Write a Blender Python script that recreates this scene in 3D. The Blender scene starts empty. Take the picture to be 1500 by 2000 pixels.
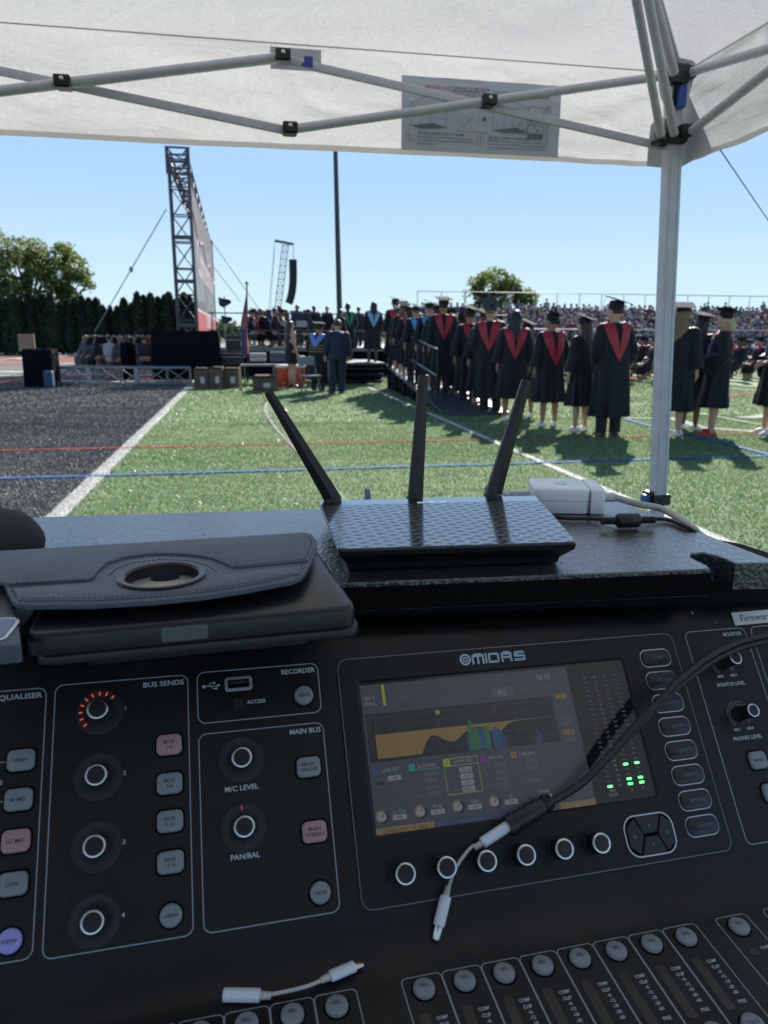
import bpy, math, random
import numpy as np
from mathutils import Matrix, Vector, noise
from mathutils.bvhtree import BVHTree
R_ = math.radians
SC = bpy.context.scene
COL = SC.collection

# ------------------------------------------------------------------ camera, world, sun, exposure
FPX, CX, CY, CAMH = 1430., 750., 1000., 1.40
YAW, PITCH, ROLL = R_(10.6), R_(13.65), R_(0.25)
FW = np.array([math.sin(YAW)*math.cos(PITCH), math.cos(YAW)*math.cos(PITCH), -math.sin(PITCH)])
_rt = np.array([math.cos(YAW), -math.sin(YAW), 0.]); _up = np.cross(_rt, FW)
RT = _rt*math.cos(ROLL)+_up*math.sin(ROLL); UP = _up*math.cos(ROLL)-_rt*math.sin(ROLL)
CAMP = np.array([0., 0., CAMH])
cd = bpy.data.cameras.new('camera'); cam = bpy.data.objects.new('camera', cd); COL.objects.link(cam)
cd.sensor_fit = 'VERTICAL'; cd.sensor_height = 9.6; cd.sensor_width = 7.2; cd.lens = 9.6*FPX/2000.
cd.clip_start = 0.02; cd.clip_end = 3000
cam.matrix_world = Matrix(((RT[0], UP[0], -FW[0], 0), (RT[1], UP[1], -FW[1], 0), (RT[2], UP[2], -FW[2], CAMH), (0, 0, 0, 1)))
cd.dof.use_dof = True; cd.dof.focus_distance = 0.66; cd.dof.aperture_fstop = 3.5; cd.dof.aperture_blades = 0
SC.camera = cam
SUN_AZ, SUN_EL = R_(27.2), R_(31.5)
w = bpy.data.worlds.new('World'); SC.world = w; w.use_nodes = True
nt = w.node_tree; bg = nt.nodes['Background']
sky = nt.nodes.new('ShaderNodeTexSky'); sky.sky_type = 'NISHITA'; sky.sun_disc = False
sky.sun_elevation = SUN_EL; sky.sun_rotation = SUN_AZ; sky.altitude = 0; sky.air_density = 1.0; sky.dust_density = 0.3; sky.ozone_density = 3.0
_g = nt.nodes.new('ShaderNodeTexCoord'); _s = nt.nodes.new('ShaderNodeSeparateXYZ'); nt.links.new(_g.outputs['Generated'], _s.inputs[0])
def _mr(a, b):
    m = nt.nodes.new('ShaderNodeMapRange'); m.interpolation_type = 'SMOOTHSTEP'; nt.links.new(_s.outputs[2], m.inputs[0]); m.inputs[1].default_value = a; m.inputs[2].default_value = b; return m
_m1, _m2 = _mr(-.02, .24), _mr(.16, .62)      # clear pale horizon, then blue, then the model sky overhead
_x1 = nt.nodes.new('ShaderNodeMix'); _x1.data_type = 'RGBA'; nt.links.new(_m1.outputs[0], _x1.inputs[0]); _x1.inputs[6].default_value = (4.3, 5.6, 6.1, 1); _x1.inputs[7].default_value = (2.5, 4.0, 6.3, 1)
_x = nt.nodes.new('ShaderNodeMix'); _x.data_type = 'RGBA'; nt.links.new(_m2.outputs[0], _x.inputs[0]); nt.links.new(_x1.outputs[2], _x.inputs[6]); nt.links.new(sky.outputs[0], _x.inputs[7])
nt.links.new(_x.outputs[2], bg.inputs[0]); bg.inputs[1].default_value = 0.08
sl = bpy.data.lights.new('sun', 'SUN'); sun = bpy.data.objects.new('sun', sl); COL.objects.link(sun)
sl.energy = 5.0; sl.angle = R_(0.53); sl.color = (1, .96, .89)
_sd = Vector((math.sin(SUN_AZ)*math.cos(SUN_EL), math.cos(SUN_AZ)*math.cos(SUN_EL), math.sin(SUN_EL)))
sun.rotation_euler = (-_sd).to_track_quat('-Z', 'Y').to_euler(); sun.location = (0, 0, 30)
SC.view_settings.view_transform = 'Standard'; SC.view_settings.look = 'None'
SC.view_settings.exposure = 1.08; SC.view_settings.gamma = 1.0; SC.view_settings.use_curve_mapping = False
try:
    SC.cycles.max_bounces = 8; SC.cycles.transparent_max_bounces = 16; SC.cycles.sample_clamp_indirect = 6
except Exception: pass

# photo point -> point of the place (a ground plane, a wall plane, a distance)
def ray(px, py): return (FW*FPX+RT*(px-CX)-UP*(py-CY))/FPX
def on_plane(px, py, p, n):
    d = ray(px, py); p = np.array(p, float); n = np.array(n, float)
    return Vector(CAMP+d*(np.dot(p-CAMP, n)/np.dot(d, n)))
def G(px, py, z=0.): return on_plane(px, py, (0, 0, z), (0, 0, 1))
def WY(px, py, y): return on_plane(px, py, (0, y, 0), (0, 1, 0))
def WX(px, py, x): return on_plane(px, py, (x, 0, 0), (1, 0, 0))
def DD(px, py, d): return Vector(CAMP+ray(px, py)*d)
def top_z(P, py):           # height above the ground at P that shows at row py
    a = np.array([P[0], P[1], 0.])-CAMP; k = (CY-py)/FPX
    # (a+zZ).UP = k (a+zZ).FW
    return float((k*np.dot(a, FW)-np.dot(a, UP))/(UP[2]-k*FW[2]))
rnd = random.Random(7)

# ------------------------------------------------------------------ materials
MATS = {}
def mat(name, col, rough=.5, metal=0., spec=.5, bump=0., bscale=50., var=0., vscale=5., em=None, es=0., trans=0., coat=0., coords='Object', bdist=.002, aniso=None, sheen=0.):
    if name in MATS: return MATS[name]
    m = bpy.data.materials.new(name); m.use_nodes = True; t = m.node_tree; b = t.nodes['Principled BSDF']
    b.inputs['Base Color'].default_value = (*col, 1); b.inputs['Roughness'].default_value = rough; b.inputs['Metallic'].default_value = metal
    b.inputs['Specular IOR Level'].default_value = spec
    if coat: b.inputs['Coat Weight'].default_value = coat; b.inputs['Coat Roughness'].default_value = .08
    if sheen: b.inputs['Sheen Weight'].default_value = sheen
    if em: b.inputs['Emission Color'].default_value = (*em, 1); b.inputs['Emission Strength'].default_value = es
    tc = t.nodes.new('ShaderNodeTexCoord')
    if var:
        n = t.nodes.new('ShaderNodeTexNoise'); n.inputs['Scale'].default_value = vscale; n.inputs['Detail'].default_value = 6
        t.links.new(tc.outputs[coords], n.inputs['Vector'])
        r = t.nodes.new('ShaderNodeMapRange'); r.inputs[1].default_value = .3; r.inputs[2].default_value = .7
        r.inputs[3].default_value = 1-var; r.inputs[4].default_value = 1+var
        t.links.new(n.outputs[0], r.inputs[0])
        mx = t.nodes.new('ShaderNodeMix'); mx.data_type = 'RGBA'; mx.blend_type = 'MULTIPLY'; mx.inputs[0].default_value = 1
        mx.inputs[6].default_value = (*col, 1); t.links.new(r.outputs[0], mx.inputs[7]); t.links.new(mx.outputs[2], b.inputs['Base Color'])
    if bump:
        n = t.nodes.new('ShaderNodeTexNoise'); n.inputs['Scale'].default_value = bscale; n.inputs['Detail'].default_value = 5
        t.links.new(tc.outputs[coords], n.inputs['Vector'])
        bp = t.nodes.new('ShaderNodeBump'); bp.inputs['Strength'].default_value = bump; bp.inputs['Distance'].default_value = bdist
        t.links.new(n.outputs[0], bp.inputs['Height']); t.links.new(bp.outputs[0], b.inputs['Normal'])
    if trans:
        out = t.nodes['Material Output']; tr = t.nodes.new('ShaderNodeBsdfTranslucent'); tr.inputs[0].default_value = (*col, 1)
        ms = t.nodes.new('ShaderNodeMixShader'); ms.inputs[0].default_value = trans
        t.links.new(b.outputs[0], ms.inputs[1]); t.links.new(tr.outputs[0], ms.inputs[2]); t.links.new(ms.outputs[0], out.inputs[0])
        if bump: t.links.new(bp.outputs[0], tr.inputs['Normal'])
    MATS[name] = m; return m

# ------------------------------------------------------------------ mesh builder
class MB:
    def __init__(s, k=1.): s.V = []; s.F = []; s.I = []; s.k = k; s.mi = 0
    def add(s, vs, fs, M=None):
        o = len(s.V)
        if M is not None: vs = [M@Vector(v) for v in vs]
        s.V += [(v[0]*s.k, v[1]*s.k, v[2]*s.k) for v in vs]
        s.F += [tuple(i+o for i in f) for f in fs]; s.I += [s.mi]*len(fs)
    def box(s, c, d, M=None, b=0.):
        x, y, z = d[0]/2, d[1]/2, d[2]/2
        if b <= 0:
            vs = [(c[0]+i*x, c[1]+j*y, c[2]+k*z) for i in (-1, 1) for j in (-1, 1) for k in (-1, 1)]
            fs = [(0, 1, 3, 2), (4, 6, 7, 5), (0, 4, 5, 1), (2, 3, 7, 6), (0, 2, 6, 4), (1, 5, 7, 3)]
            s.add(vs, fs, M)
        else:
            o = [(c[0]-x, c[1]-y), (c[0]+x, c[1]-y), (c[0]+x, c[1]+y), (c[0]-x, c[1]+y)]
            s.slab(o, c[2]-z, c[2]+z, b, M, both=True)
    def slab(s, o, z0, z1, ch=0., M=None, both=False):
        # convex-ish outline, chamfered top (and bottom) edge
        n = len(o); cx = sum(p[0] for p in o)/n; cy = sum(p[1] for p in o)/n
        def inset(q, a):
            r = []
            for p, b, nx in zip([q[i-1] for i in range(n)], q, [q[(i+1) % n] for i in range(n)]):
                d1 = Vector((b[0]-p[0], b[1]-p[1])); d2 = Vector((nx[0]-b[0], nx[1]-b[1]))
                if d1.length < 1e-9: d1 = d2
                if d2.length < 1e-9: d2 = d1
                d1.normalize(); d2.normalize()
                nn = Vector((-(d1.y+d2.y), d1.x+d2.x)); 
                if nn.length < 1e-6: nn = Vector((-d1.y, d1.x))
                nn.normalize(); c = max(.4, nn.dot(Vector((-d1.y, d1.x))))
                r.append((b[0]+nn.x*a/c, b[1]+nn.y*a/c))
            return r
        area = sum(o[i-1][0]*o[i][1]-o[i][0]*o[i-1][1] for i in range(n))
        if area < 0: o = o[::-1]
        lv = []
        if both and ch: lv.append((inset(o, ch), z0)); lv.append((o, z0+ch))
        else: lv.append((o, z0))
        if ch: lv += [(o, z1-ch), (inset(o, ch*.3), z1-ch*.3), (inset(o, ch), z1)]
        else: lv.append((o, z1))
        vs = [(p[0], p[1], z) for q, z in lv for p in q]; fs = []
        for l in range(len(lv)-1):
            for i in range(n): j = (i+1) % n; fs.append((l*n+i, l*n+j, l*n+n+j, l*n+n+i))
        fs.append(tuple(range(n))[::-1]); L = (len(lv)-1)*n; fs.append(tuple(range(L, L+n)))
        s.add(vs, fs, M)
    def rrect(s, c, w_, h, r, z0, z1, ch=0., M=None, seg=5): s.slab(rr(c, w_, h, r, seg), z0, z1, ch, M)
    def band(s, o, t, z, M=None, lift=0.):
        # closed flat line of width t along outline o, at height z (with thickness lift)
        n = len(o); inn = []; out = []
        for i in range(n):
            p, b, q = o[i-1], o[i], o[(i+1) % n]
            d = Vector((q[0]-p[0], q[1]-p[1])).normalized(); nn = (-d.y, d.x)
            inn.append((b[0]+nn[0]*t/2, b[1]+nn[1]*t/2, z)); out.append((b[0]-nn[0]*t/2, b[1]-nn[1]*t/2, z))
        s.add(inn+out, [(i, (i+1) % n, n+(i+1) % n, n+i)[::-1] for i in range(n)], M)
    def disc(s, c, r, z, n=24, M=None): s.add([(c[0]+r*math.cos(2*math.pi*i/n), c[1]+r*math.sin(2*math.pi*i/n), z) for i in range(n)], [tuple(range(n))], M)
    def quad(s, x0, y0, x1, y1, z, M=None): s.add([(x0, y0, z), (x1, y0, z), (x1, y1, z), (x0, y1, z)], [(0, 1, 2, 3)], M)
    def poly(s, o, z, M=None): s.add([(p[0], p[1], z) for p in o], [tuple(range(len(o)))], M)
    def lathe(s, prof, n=24, M=None, c=(0, 0), wob=None):
        vs = []; fs = []
        for r, z in prof:
            for i in range(n):
                a = 2*math.pi*i/n; rr_ = r*(wob(i, z) if wob else 1)
                vs.append((c[0]+rr_*math.cos(a), c[1]+rr_*math.sin(a), z))
        for l in range(len(prof)-1):
            for i in range(n): j = (i+1) % n; fs.append((l*n+i, l*n+j, l*n+n+j, l*n+n+i))
        fs.append(tuple(range(n))[::-1]); L = (len(prof)-1)*n; fs.append(tuple(range(L, L+n)))
        s.add(vs, fs, M)
    def tube(s, pts, r, n=8, M=None, flat=1., up=None):
        pts = [Vector(p) for p in pts]; m = len(pts)
        rs = r if isinstance(r, (list, tuple)) else [r]*m
        vs = []; fs = []; u = Vector(up) if up else None
        for i, p in enumerate(pts):
            t = (pts[min(i+1, m-1)]-pts[max(i-1, 0)])
            if t.length < 1e-9: t = Vector((0, 0, 1))
            t.normalize()
            if u is None: u = Vector((0, 0, 1)) if abs(t.z) < .9 else Vector((1, 0, 0))
            u = (u-t*u.dot(t)); 
            if u.length < 1e-6: u = t.orthogonal()
            u.normalize(); b = t.cross(u)
            for k in range(n):
                a = 2*math.pi*(k+.5)/n; vs.append(p+(b*math.cos(a)+u*math.sin(a)*flat)*rs[i])
        for l in range(m-1):
            for i in range(n): j = (i+1) % n; fs.append((l*n+i, l*n+j, l*n+n+j, l*n+n+i))
        fs.append(tuple(range(n))[::-1]); fs.append(tuple(range((m-1)*n, m*n)))
        s.add(vs, fs, M)
    def ball(s, c, r, n=12, m=8, M=None, f=None):
        r = r if isinstance(r, (list, tuple)) else (r, r, r); vs = [(c[0], c[1], c[2]-r[2])]; fs = []
        for l in range(1, m):
            ph = math.pi*l/m
            for i in range(n):
                a = 2*math.pi*i/n; v = Vector((r[0]*math.sin(ph)*math.cos(a), r[1]*math.sin(ph)*math.sin(a), -r[2]*math.cos(ph)))
                if f: v *= f(v)
                vs.append((c[0]+v.x, c[1]+v.y, c[2]+v.z))
        vs.append((c[0], c[1], c[2]+r[2])); top = len(vs)-1
        for i in range(n): fs.append((0, 1+(i+1) % n, 1+i)); fs.append((top, 1+(m-2)*n+i, 1+(m-2)*n+(i+1) % n))
        for l in range(m-2):
            for i in range(n): j = (i+1) % n; a = 1+l*n; fs.append((a+i, a+j, a+n+j, a+n+i))
        s.add(vs, fs, M)
    def cap(s, a, ra, b, rb, n=12):
        a = Vector(a); b = Vector(b); d = b-a; L = d.length; d.normalize(); pts = []; rs = []
        for k in range(5): t = math.pi/2*k/4; pts.append(a-d*ra*math.cos(t)); rs.append(max(.0005, ra*math.sin(t)))
        for k in range(5): t = math.pi/2*k/4; pts.append(b+d*rb*math.sin(t)); rs.append(max(.0005, rb*math.cos(t)))
        s.tube(pts, rs, n)
    def mesh(s, name, mats, smooth=False, ang=None):
        me = bpy.data.meshes.new(name); me.from_pydata(s.V, [], s.F)
        for m in (mats if isinstance(mats, (list, tuple)) else [mats]): me.materials.append(m)
        if any(s.I): me.polygons.foreach_set('material_index', s.I)
        me.validate(); me.update()
        if smooth:
            me.polygons.foreach_set('use_smooth', [True]*len(me.polygons))
            if ang:
                try: me.set_sharp_from_angle(angle=R_(ang))
                except Exception: pass
        return me
    def build(s, name, mats, parent=None, smooth=False, loc=None, ang=40, **kw):
        return obj(name, s.mesh(name, mats, smooth, ang), parent, loc, **kw)
def rr(c, w_, h, r, seg=5):
    o = []; r = min(r, w_/2-1e-4, h/2-1e-4)
    for k, (sx, sy) in enumerate(((1, 1), (-1, 1), (-1, -1), (1, -1))):
        for i in range(seg+1):
            a = math.pi/2*(k+i/seg); o.append((c[0]+sx*(w_/2-r)+r*math.cos(a), c[1]+sy*(h/2-r)+r*math.sin(a)))
    return o
def rrq(pts, r, seg=4):     # rounded polygon through given corners
    o = []; n = len(pts)
    for i in range(n):
        p = Vector(pts[i]); a = Vector(pts[i-1]); b = Vector(pts[(i+1) % n]); ri = r[i] if isinstance(r, (list, tuple)) else r
        A = p+(a-p).normalized()*ri; B = p+(b-p).normalized()*ri
        for k in range(seg+1): t = k/seg; o.append(tuple(A*(1-t)**2+p*2*t*(1-t)+B*t*t))
    return o
def obj(name, me, parent=None, loc=None, rot=None, label=None, cat=None, group=None, kind=None, M=None):
    o = bpy.data.objects.new(name, me); COL.objects.link(o)
    if parent: o.parent = parent
    if loc is not None: o.location = loc
    if rot is not None: o.rotation_euler = rot
    if M is not None: o.matrix_local = M
    tag(o, label, cat, group, kind); return o
def tag(o, label=None, cat=None, group=None, kind=None):
    if label: o['label'] = label
    if cat: o['category'] = cat
    if group: o['group'] = group
    if kind: o['kind'] = kind
    return o
def thing(name, label, cat, loc=(0, 0, 0), rot=(0, 0, 0), group=None, M=None):
    o = obj(name, None, None, loc, rot, label, cat, group)
    if M is not None: o.matrix_world = M
    o.empty_display_size = .1
    return o
def copy_tree(o, parent=None):
    c = o.copy(); COL.objects.link(c)
    if parent: c.parent = parent
    for ch in o.children: copy_tree(ch, c)
    return c
_tc = {}
def text_geo(s, bold=.0, spacing=1.):
    k = (s, bold, spacing)
    if k not in _tc:
        cu = bpy.data.curves.new('t', 'FONT'); cu.body = s; cu.size = 1; cu.align_x = 'CENTER'; cu.align_y = 'CENTER'; cu.resolution_u = 2
        cu.offset = bold; cu.space_character = spacing
        o = bpy.data.objects.new('t', cu); COL.objects.link(o)
        bpy.context.view_layer.update()
        me = bpy.data.meshes.new_from_object(o.evaluated_get(bpy.context.evaluated_depsgraph_get()))
        vs = [tuple(v.co) for v in me.vertices]; fs = [tuple(p.vertices) for p in me.polygons]
        xs = [v[0] for v in vs]; ys = [v[1] for v in vs]
        bpy.data.objects.remove(o); bpy.data.meshes.remove(me)
        _tc[k] = (vs, fs, min(xs), max(xs), min(ys), max(ys))
    return _tc[k]
def put_text(mb, s, x, y, w_=None, h=1., z=0., anchor='c', bold=.012, M=None):
    vs, fs, x0, x1, y0, y1 = text_geo(s, bold)
    ref = text_geo('H', bold); ky = h/(ref[5]-ref[4]); kx = ky if w_ is None else w_/(x1-x0)
    ym = (ref[4]+ref[5])/2; W = (x1-x0)*kx
    ox = {'c': x-(x0+x1)/2*kx, 'l': x-x0*kx, 'r': x-x1*kx}[anchor]
    mb.add([(ox+v[0]*kx, y+(v[1]-ym)*ky, z) for v in vs], fs, M); return W

# ================================================================== GROUND
def ground_material(name, c1, c2, scale, bump, rough=.9, c3=None):
    m = bpy.data.materials.new(name); m.use_nodes = True; t = m.node_tree; b = t.nodes['Principled BSDF']; L = t.links.new
    tc = t.nodes.new('ShaderNodeTexCoord'); n = t.nodes.new('ShaderNodeTexNoise'); n.inputs['Scale'].default_value = scale; n.inputs['Detail'].default_value = 8; n.inputs['Roughness'].default_value = .75
    L(tc.outputs['Object'], n.inputs['Vector']); cr = t.nodes.new('ShaderNodeValToRGB'); L(n.outputs[0], cr.inputs[0])
    cr.color_ramp.elements[0].position = .35; cr.color_ramp.elements[0].color = (*c1, 1); cr.color_ramp.elements[1].position = .68; cr.color_ramp.elements[1].color = (*c2, 1)
    n2 = t.nodes.new('ShaderNodeTexNoise'); n2.inputs['Scale'].default_value = .35; n2.inputs['Detail'].default_value = 4; L(tc.outputs['Object'], n2.inputs['Vector'])
    mr = t.nodes.new('ShaderNodeMapRange'); mr.inputs[3].default_value = .75; mr.inputs[4].default_value = 1.25; L(n2.outputs[0], mr.inputs[0])
    mx = t.nodes.new('ShaderNodeMix'); mx.data_type = 'RGBA'; mx.blend_type = 'MULTIPLY'; mx.inputs[0].default_value = 1
    L(cr.outputs[0], mx.inputs[6]); L(mr.outputs[0], mx.inputs[7]); L(mx.outputs[2], b.inputs['Base Color'])
    b.inputs['Roughness'].default_value = rough; b.inputs['Specular IOR Level'].default_value = .3
    bp = t.nodes.new('ShaderNodeBump'); bp.inputs['Strength'].default_value = bump; bp.inputs['Distance'].default_value = .02; L(n.outputs[0], bp.inputs['Height']); L(bp.outputs[0], b.inputs['Normal'])
    return m
M_TURF = ground_material('turf_base', (.09, .15, .065), (.23, .32, .16), 60, .8)
M_BLACK = ground_material('black_turf_base', (.03, .03, .03), (.25, .24, .225), 40, .9)
M_DIRT = ground_material('far_ground', (.04, .06, .03), (.07, .09, .05), 3, .3)
M_TRACK = ground_material('running_track', (.16, .05, .04), (.2, .07, .055), 30, .2)
M_LW = ground_material('line_white', (.42, .41, .38), (.72, .70, .66), 70, .5)
M_LR = ground_material('line_red', (.30, .035, .025), (.46, .07, .045), 70, .5)
M_LB = ground_material('line_blue', (.03, .09, .30), (.06, .17, .48), 70, .5)
def sheet(name, o, z, m, kind='structure'):
    mb = MB(); mb.poly(o, z); ob = mb.build(name, m); ob['kind'] = kind; return ob
sheet('ground', [(-700, -300), (700, -300), (700, 1500), (-700, 1500)], -.03, M_DIRT)
sheet('football_turf', [(-1.5, -25), (60, -25), (60, 41), (-1.5, 41)], 0, M_TURF)
sheet('black_end_zone_turf', [(-14, -25), (-1.5, -25), (-1.5, 41), (-14, 41)], 0, M_BLACK)
sheet('turf_margin', [(-40, -25), (-14.02, -25), (-14.02, 41), (-40, 41)], -.004, M_TURF)
sheet('running_track', [(-60, 41.02), (80, 41.02), (80, 50), (-60, 50)], -.004, M_TRACK)
sheet('floor_mat', [(-2.6, -5), (2.3, -5), (2.3, 2.4), (-2.6, 2.4)], .005, mat('mat_rubber', (.018, .018, .02), .8, spec=.2))  # unseen dark sheet added to stop green bounce from the turf
LINES = []      # (polyline, width, material key) also used to colour the turf blades
def line(pts, w_, key, name='painted_line', z=.004):
    LINES.append(([tuple(p) for p in pts], w_, key))
    mb = MB(); vs = []; n = len(pts)
    for i, p in enumerate(pts):
        a = Vector(pts[max(0, i-1)]).to_2d(); b = Vector(pts[min(n-1, i+1)]).to_2d(); d = (b-a).normalized(); q = Vector((-d.y, d.x))*w_/2
        vs += [(p[0]+q.x, p[1]+q.y, z), (p[0]-q.x, p[1]-q.y, z)]
    mb.add(vs, [(2*i, 2*i+1, 2*i+3, 2*i+2) for i in range(n-1)])
    o = mb.build(name, {'w': M_LW, 'r': M_LR, 'b': M_LB}[key]); o['kind'] = 'structure'; return o
g2 = lambda x, y: tuple(G(x, y))[:2]
line([(-1.5, 2.6), (-1.5, 40)], .15, 'w', 'white_goal_line', .004)
line([(3.25, -20), (3.25, 20)], .09, 'w', 'white_field_line', .008)
line([(-14, 9.5), (40, 9.6)], .055, 'r', 'red_field_line', .012)
line([(-14, 7.58), (40, 7.75)], .055, 'b', 'blue_field_line', .016)
line([g2(1220, 820), g2(1273, 835), g2(1367, 855), g2(1500, 890), g2(1620, 930)], .07, 'b', 'blue_diagonal_line', .020)
line([g2(1225, 817), g2(1280, 818)], .16, 'w', 'white_hash_mark', .008)
line([g2(1312, 817), g2(1370, 836), g2(1470, 843), g2(1600, 846)], .2, 'w', 'white_number_stroke', .008)
line([g2(1333, 801), g2(1400, 814), g2(1480, 829), g2(1600, 850)], .07, 'w', 'white_field_line', .010)
line([g2(1455, 816), g2(1530, 812)], .28, 'w', 'white_number_stroke', .008)
line([g2(1405, 757), g2(1500, 765)], .12, 'w', 'white_hash_mark', .008)
line([g2(1215, 790), g2(1262, 790)], .12, 'w', 'white_hash_mark', .008)
line([g2(1335, 788), g2(1400, 778), g2(1500, 764)], .1, 'r', 'red_arc_line', .012)
line([g2(1225, 743), g2(1250, 733), g2(1268, 727)], .14, 'r', 'red_arc_line', .012)
line([g2(1085, 780), g2(1110, 780)], .12, 'w', 'white_hash_mark', .008)
# painted bands and lettering of the end zone beyond the truss
for (a, b, wd, k) in [((-10, 704), (160, 692), .8, 'w'), ((160, 692), (420, 680), .5, 'w'), ((-10, 712), (175, 703), 1.0, 'r'), ((-10, 726), (140, 728), .55, 'w'), ((-10, 734), (120, 734), .35, 'w'), ((-10, 747), (100, 747), .35, 'r'),
                      ((100, 710), (320, 714), .45, 'w'), ((100, 720), (330, 722), .5, 'r'), ((100, 730), (330, 734), .35, 'w'), ((120, 737), (320, 741), .35, 'r'), ((100, 744), (300, 747), .28, 'w')]:
    line([g2(*a), g2(*b)], wd, k, 'end_zone_stripe', .006+.001*len(LINES)*.3)

# turf blades, coloured by what is painted under them
def blades(name, x0, x1, y0, y1, dens, cols, base, hgt=.022, wid=.0035, seed=1, side=None):
    rg = np.random.default_rng(seed)
    N = int((x1-x0)*(y1-y0)*dens)
    X = rg.uniform(x0, x1, N); Y = rg.uniform(y0, y1, N)
    # keep what the photograph could see
    P = np.stack([X, Y, np.zeros(N)], 1)-CAMP; d = P@FW; u = CX+FPX*(P@RT)/d
    k = (d > .5) & (u > -350) & (u < 1850); X = X[k]; Y = Y[k]; N = len(X)
    lo = np.sin(X*1.1+2*np.sin(Y*.5))*np.cos(Y*.9+1.5*np.sin(X*.7))+.6*np.sin(X*5.1+Y*2.3)*np.sin(Y*4.7-X*1.9)+.5*np.sign(np.sin(Y*1.9+.2))
    idx = np.clip(np.round(1.5+lo*.55+rg.normal(0, 1.1, N)), 0, len(cols)-1).astype(int)
    keys = {'w': len(cols), 'r': len(cols)+1, 'b': len(cols)+2}
    for pts, wd, key in LINES:
        for a, b in zip(pts[:-1], pts[1:]):
            a = np.array(a); b = np.array(b); ab = b-a; t = ((X-a[0])*ab[0]+(Y-a[1])*ab[1])/(ab@ab); t = np.clip(t, 0, 1)
            dd = np.hypot(X-a[0]-t*ab[0], Y-a[1]-t*ab[1]); idx[dd < wd/2*rg.uniform(.85, 1.12, N)] = keys[key]
    ang = rg.uniform(0, 2*np.pi, N); h = hgt*rg.uniform(.5, 1.15, N); ln = rg.normal(0, .55, (N, 2))*h[:, None]; wv = wid*rg.uniform(.7, 1.4, N)*(1+.05*Y)*np.where(idx >= len(cols), 1.7, 1.)
    V = np.zeros((N, 3, 3), np.float32)
    V[:, 0, 0] = X-np.cos(ang)*wv; V[:, 0, 1] = Y-np.sin(ang)*wv; V[:, 1, 0] = X+np.cos(ang)*wv; V[:, 1, 1] = Y+np.sin(ang)*wv
    V[:, 2, 0] = X+ln[:, 0]; V[:, 2, 1] = Y+ln[:, 1]; V[:, 2, 2] = h
    me = bpy.data.meshes.new(name); me.vertices.add(N*3); me.vertices.foreach_set('co', V.ravel())
    me.loops.add(N*3); me.loops.foreach_set('vertex_index', np.arange(N*3, dtype=np.int32)); me.polygons.add(N)
    me.polygons.foreach_set('loop_start', np.arange(0, N*3, 3, dtype=np.int32)); me.polygons.foreach_set('loop_total', np.full(N, 3, np.int32))
    for m in cols+[MATS['blade_w'], MATS['blade_r'], MATS['blade_b']]: me.materials.append(m)
    me.polygons.foreach_set('material_index', idx.astype(np.int32)); me.update()
    return obj(name, me, kind='stuff', cat='turf', label=base)
mat('blade_w', (.6, .59, .55), .6, trans=.3); mat('blade_r', (.62, .08, .05), .6, trans=.3); mat('blade_b', (.06, .18, .6), .6, trans=.3)
GB = [mat('blade_g%d' % i, c, r_, spec=.2, trans=.35) for i, (c, r_) in enumerate([((.17, .255, .105), .4), ((.11, .185, .075), .5), ((.22, .31, .14), .4), ((.44, .50, .31), .35)])]
KB = [mat('blade_k%d' % i, c, r_, spec=.15) for i, (c, r_) in enumerate([((.09, .088, .085), .6), ((.14, .136, .13), .6), ((.22, .21, .20), .6), ((.33, .32, .30), .6)])]
blades('artificial_grass', -1.5, 9, 2.0, 12, 3200, GB, 'short green artificial grass of the playing field', seed=1)
blades('artificial_grass', -1.5, 14, 12, 24, 700, GB, 'short green artificial grass farther out', hgt=.026, wid=.006, seed=2)
blades('black_artificial_grass', -9, -1.5, 15, 26, 1300, KB, 'black and grey speckled artificial grass around the ground truss', hgt=.026, wid=.0045, seed=4)
blades('black_artificial_grass', -5, -1.5, 3, 15, 5200, KB, 'black and grey speckled artificial grass of the end zone, near part', seed=3)

# ================================================================== MIXING CONSOLE (local axes: u along the panel, v up the slope, n out of it; millimetres)
cu_ = Vector((0.998, 0.062, -0.023)).normalized(); cv_ = Vector((-.019, .613, .79)); cv_ = (cv_-cu_*cv_.dot(cu_)).normalized(); cn_ = cu_.cross(cv_)
CP0 = DD(735, 1632, .468)
CM = Matrix((cu_, cv_, cn_)).transposed().to_4x4(); CM.translation = CP0
console = thing('mixing_console', 'black digital mixing console with colour screen, knobs and channel buttons in the foreground', 'mixing console', M=CM)
MM = lambda: MB(.001)
M_SHELL = mat('console_shell', (.0095, .0095, .0105), .45, spec=.3, bump=.12, bscale=900, bdist=.0004, var=.12, vscale=12)
M_PLATE = mat('console_plate', (.0080, .0082, .0092), .4, spec=.3, bump=.1, bscale=900, bdist=.0003, var=.1, vscale=20)
def smudge(m, a, b, sc):
    t = m.node_tree; n = t.nodes.new('ShaderNodeTexNoise'); n.inputs['Scale'].default_value = sc; n.inputs['Detail'].default_value = 7; n.inputs['Roughness'].default_value = .7; n.inputs['Distortion'].default_value = 1.5
    tc = t.nodes.new('ShaderNodeTexCoord'); t.links.new(tc.outputs['Object'], n.inputs['Vector']); r = t.nodes.new('ShaderNodeMapRange'); r.inputs[1].default_value = .35; r.inputs[2].default_value = .65; r.inputs[3].default_value = a; r.inputs[4].default_value = b
    t.links.new(n.outputs[0], r.inputs[0]); t.links.new(r.outputs[0], t.nodes['Principled BSDF'].inputs['Roughness'])
smudge(M_SHELL, .30, .58, 9); smudge(M_PLATE, .26, .55, 14)
M_KNOB = mat('knob_rubber', (.010, .010, .011), .55, spec=.4); M_KTOP = mat('knob_top', (.008, .008, .009), .3)
M_RING = mat('knob_ring', (.62, .64, .66), .22, metal=1.)
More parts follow.
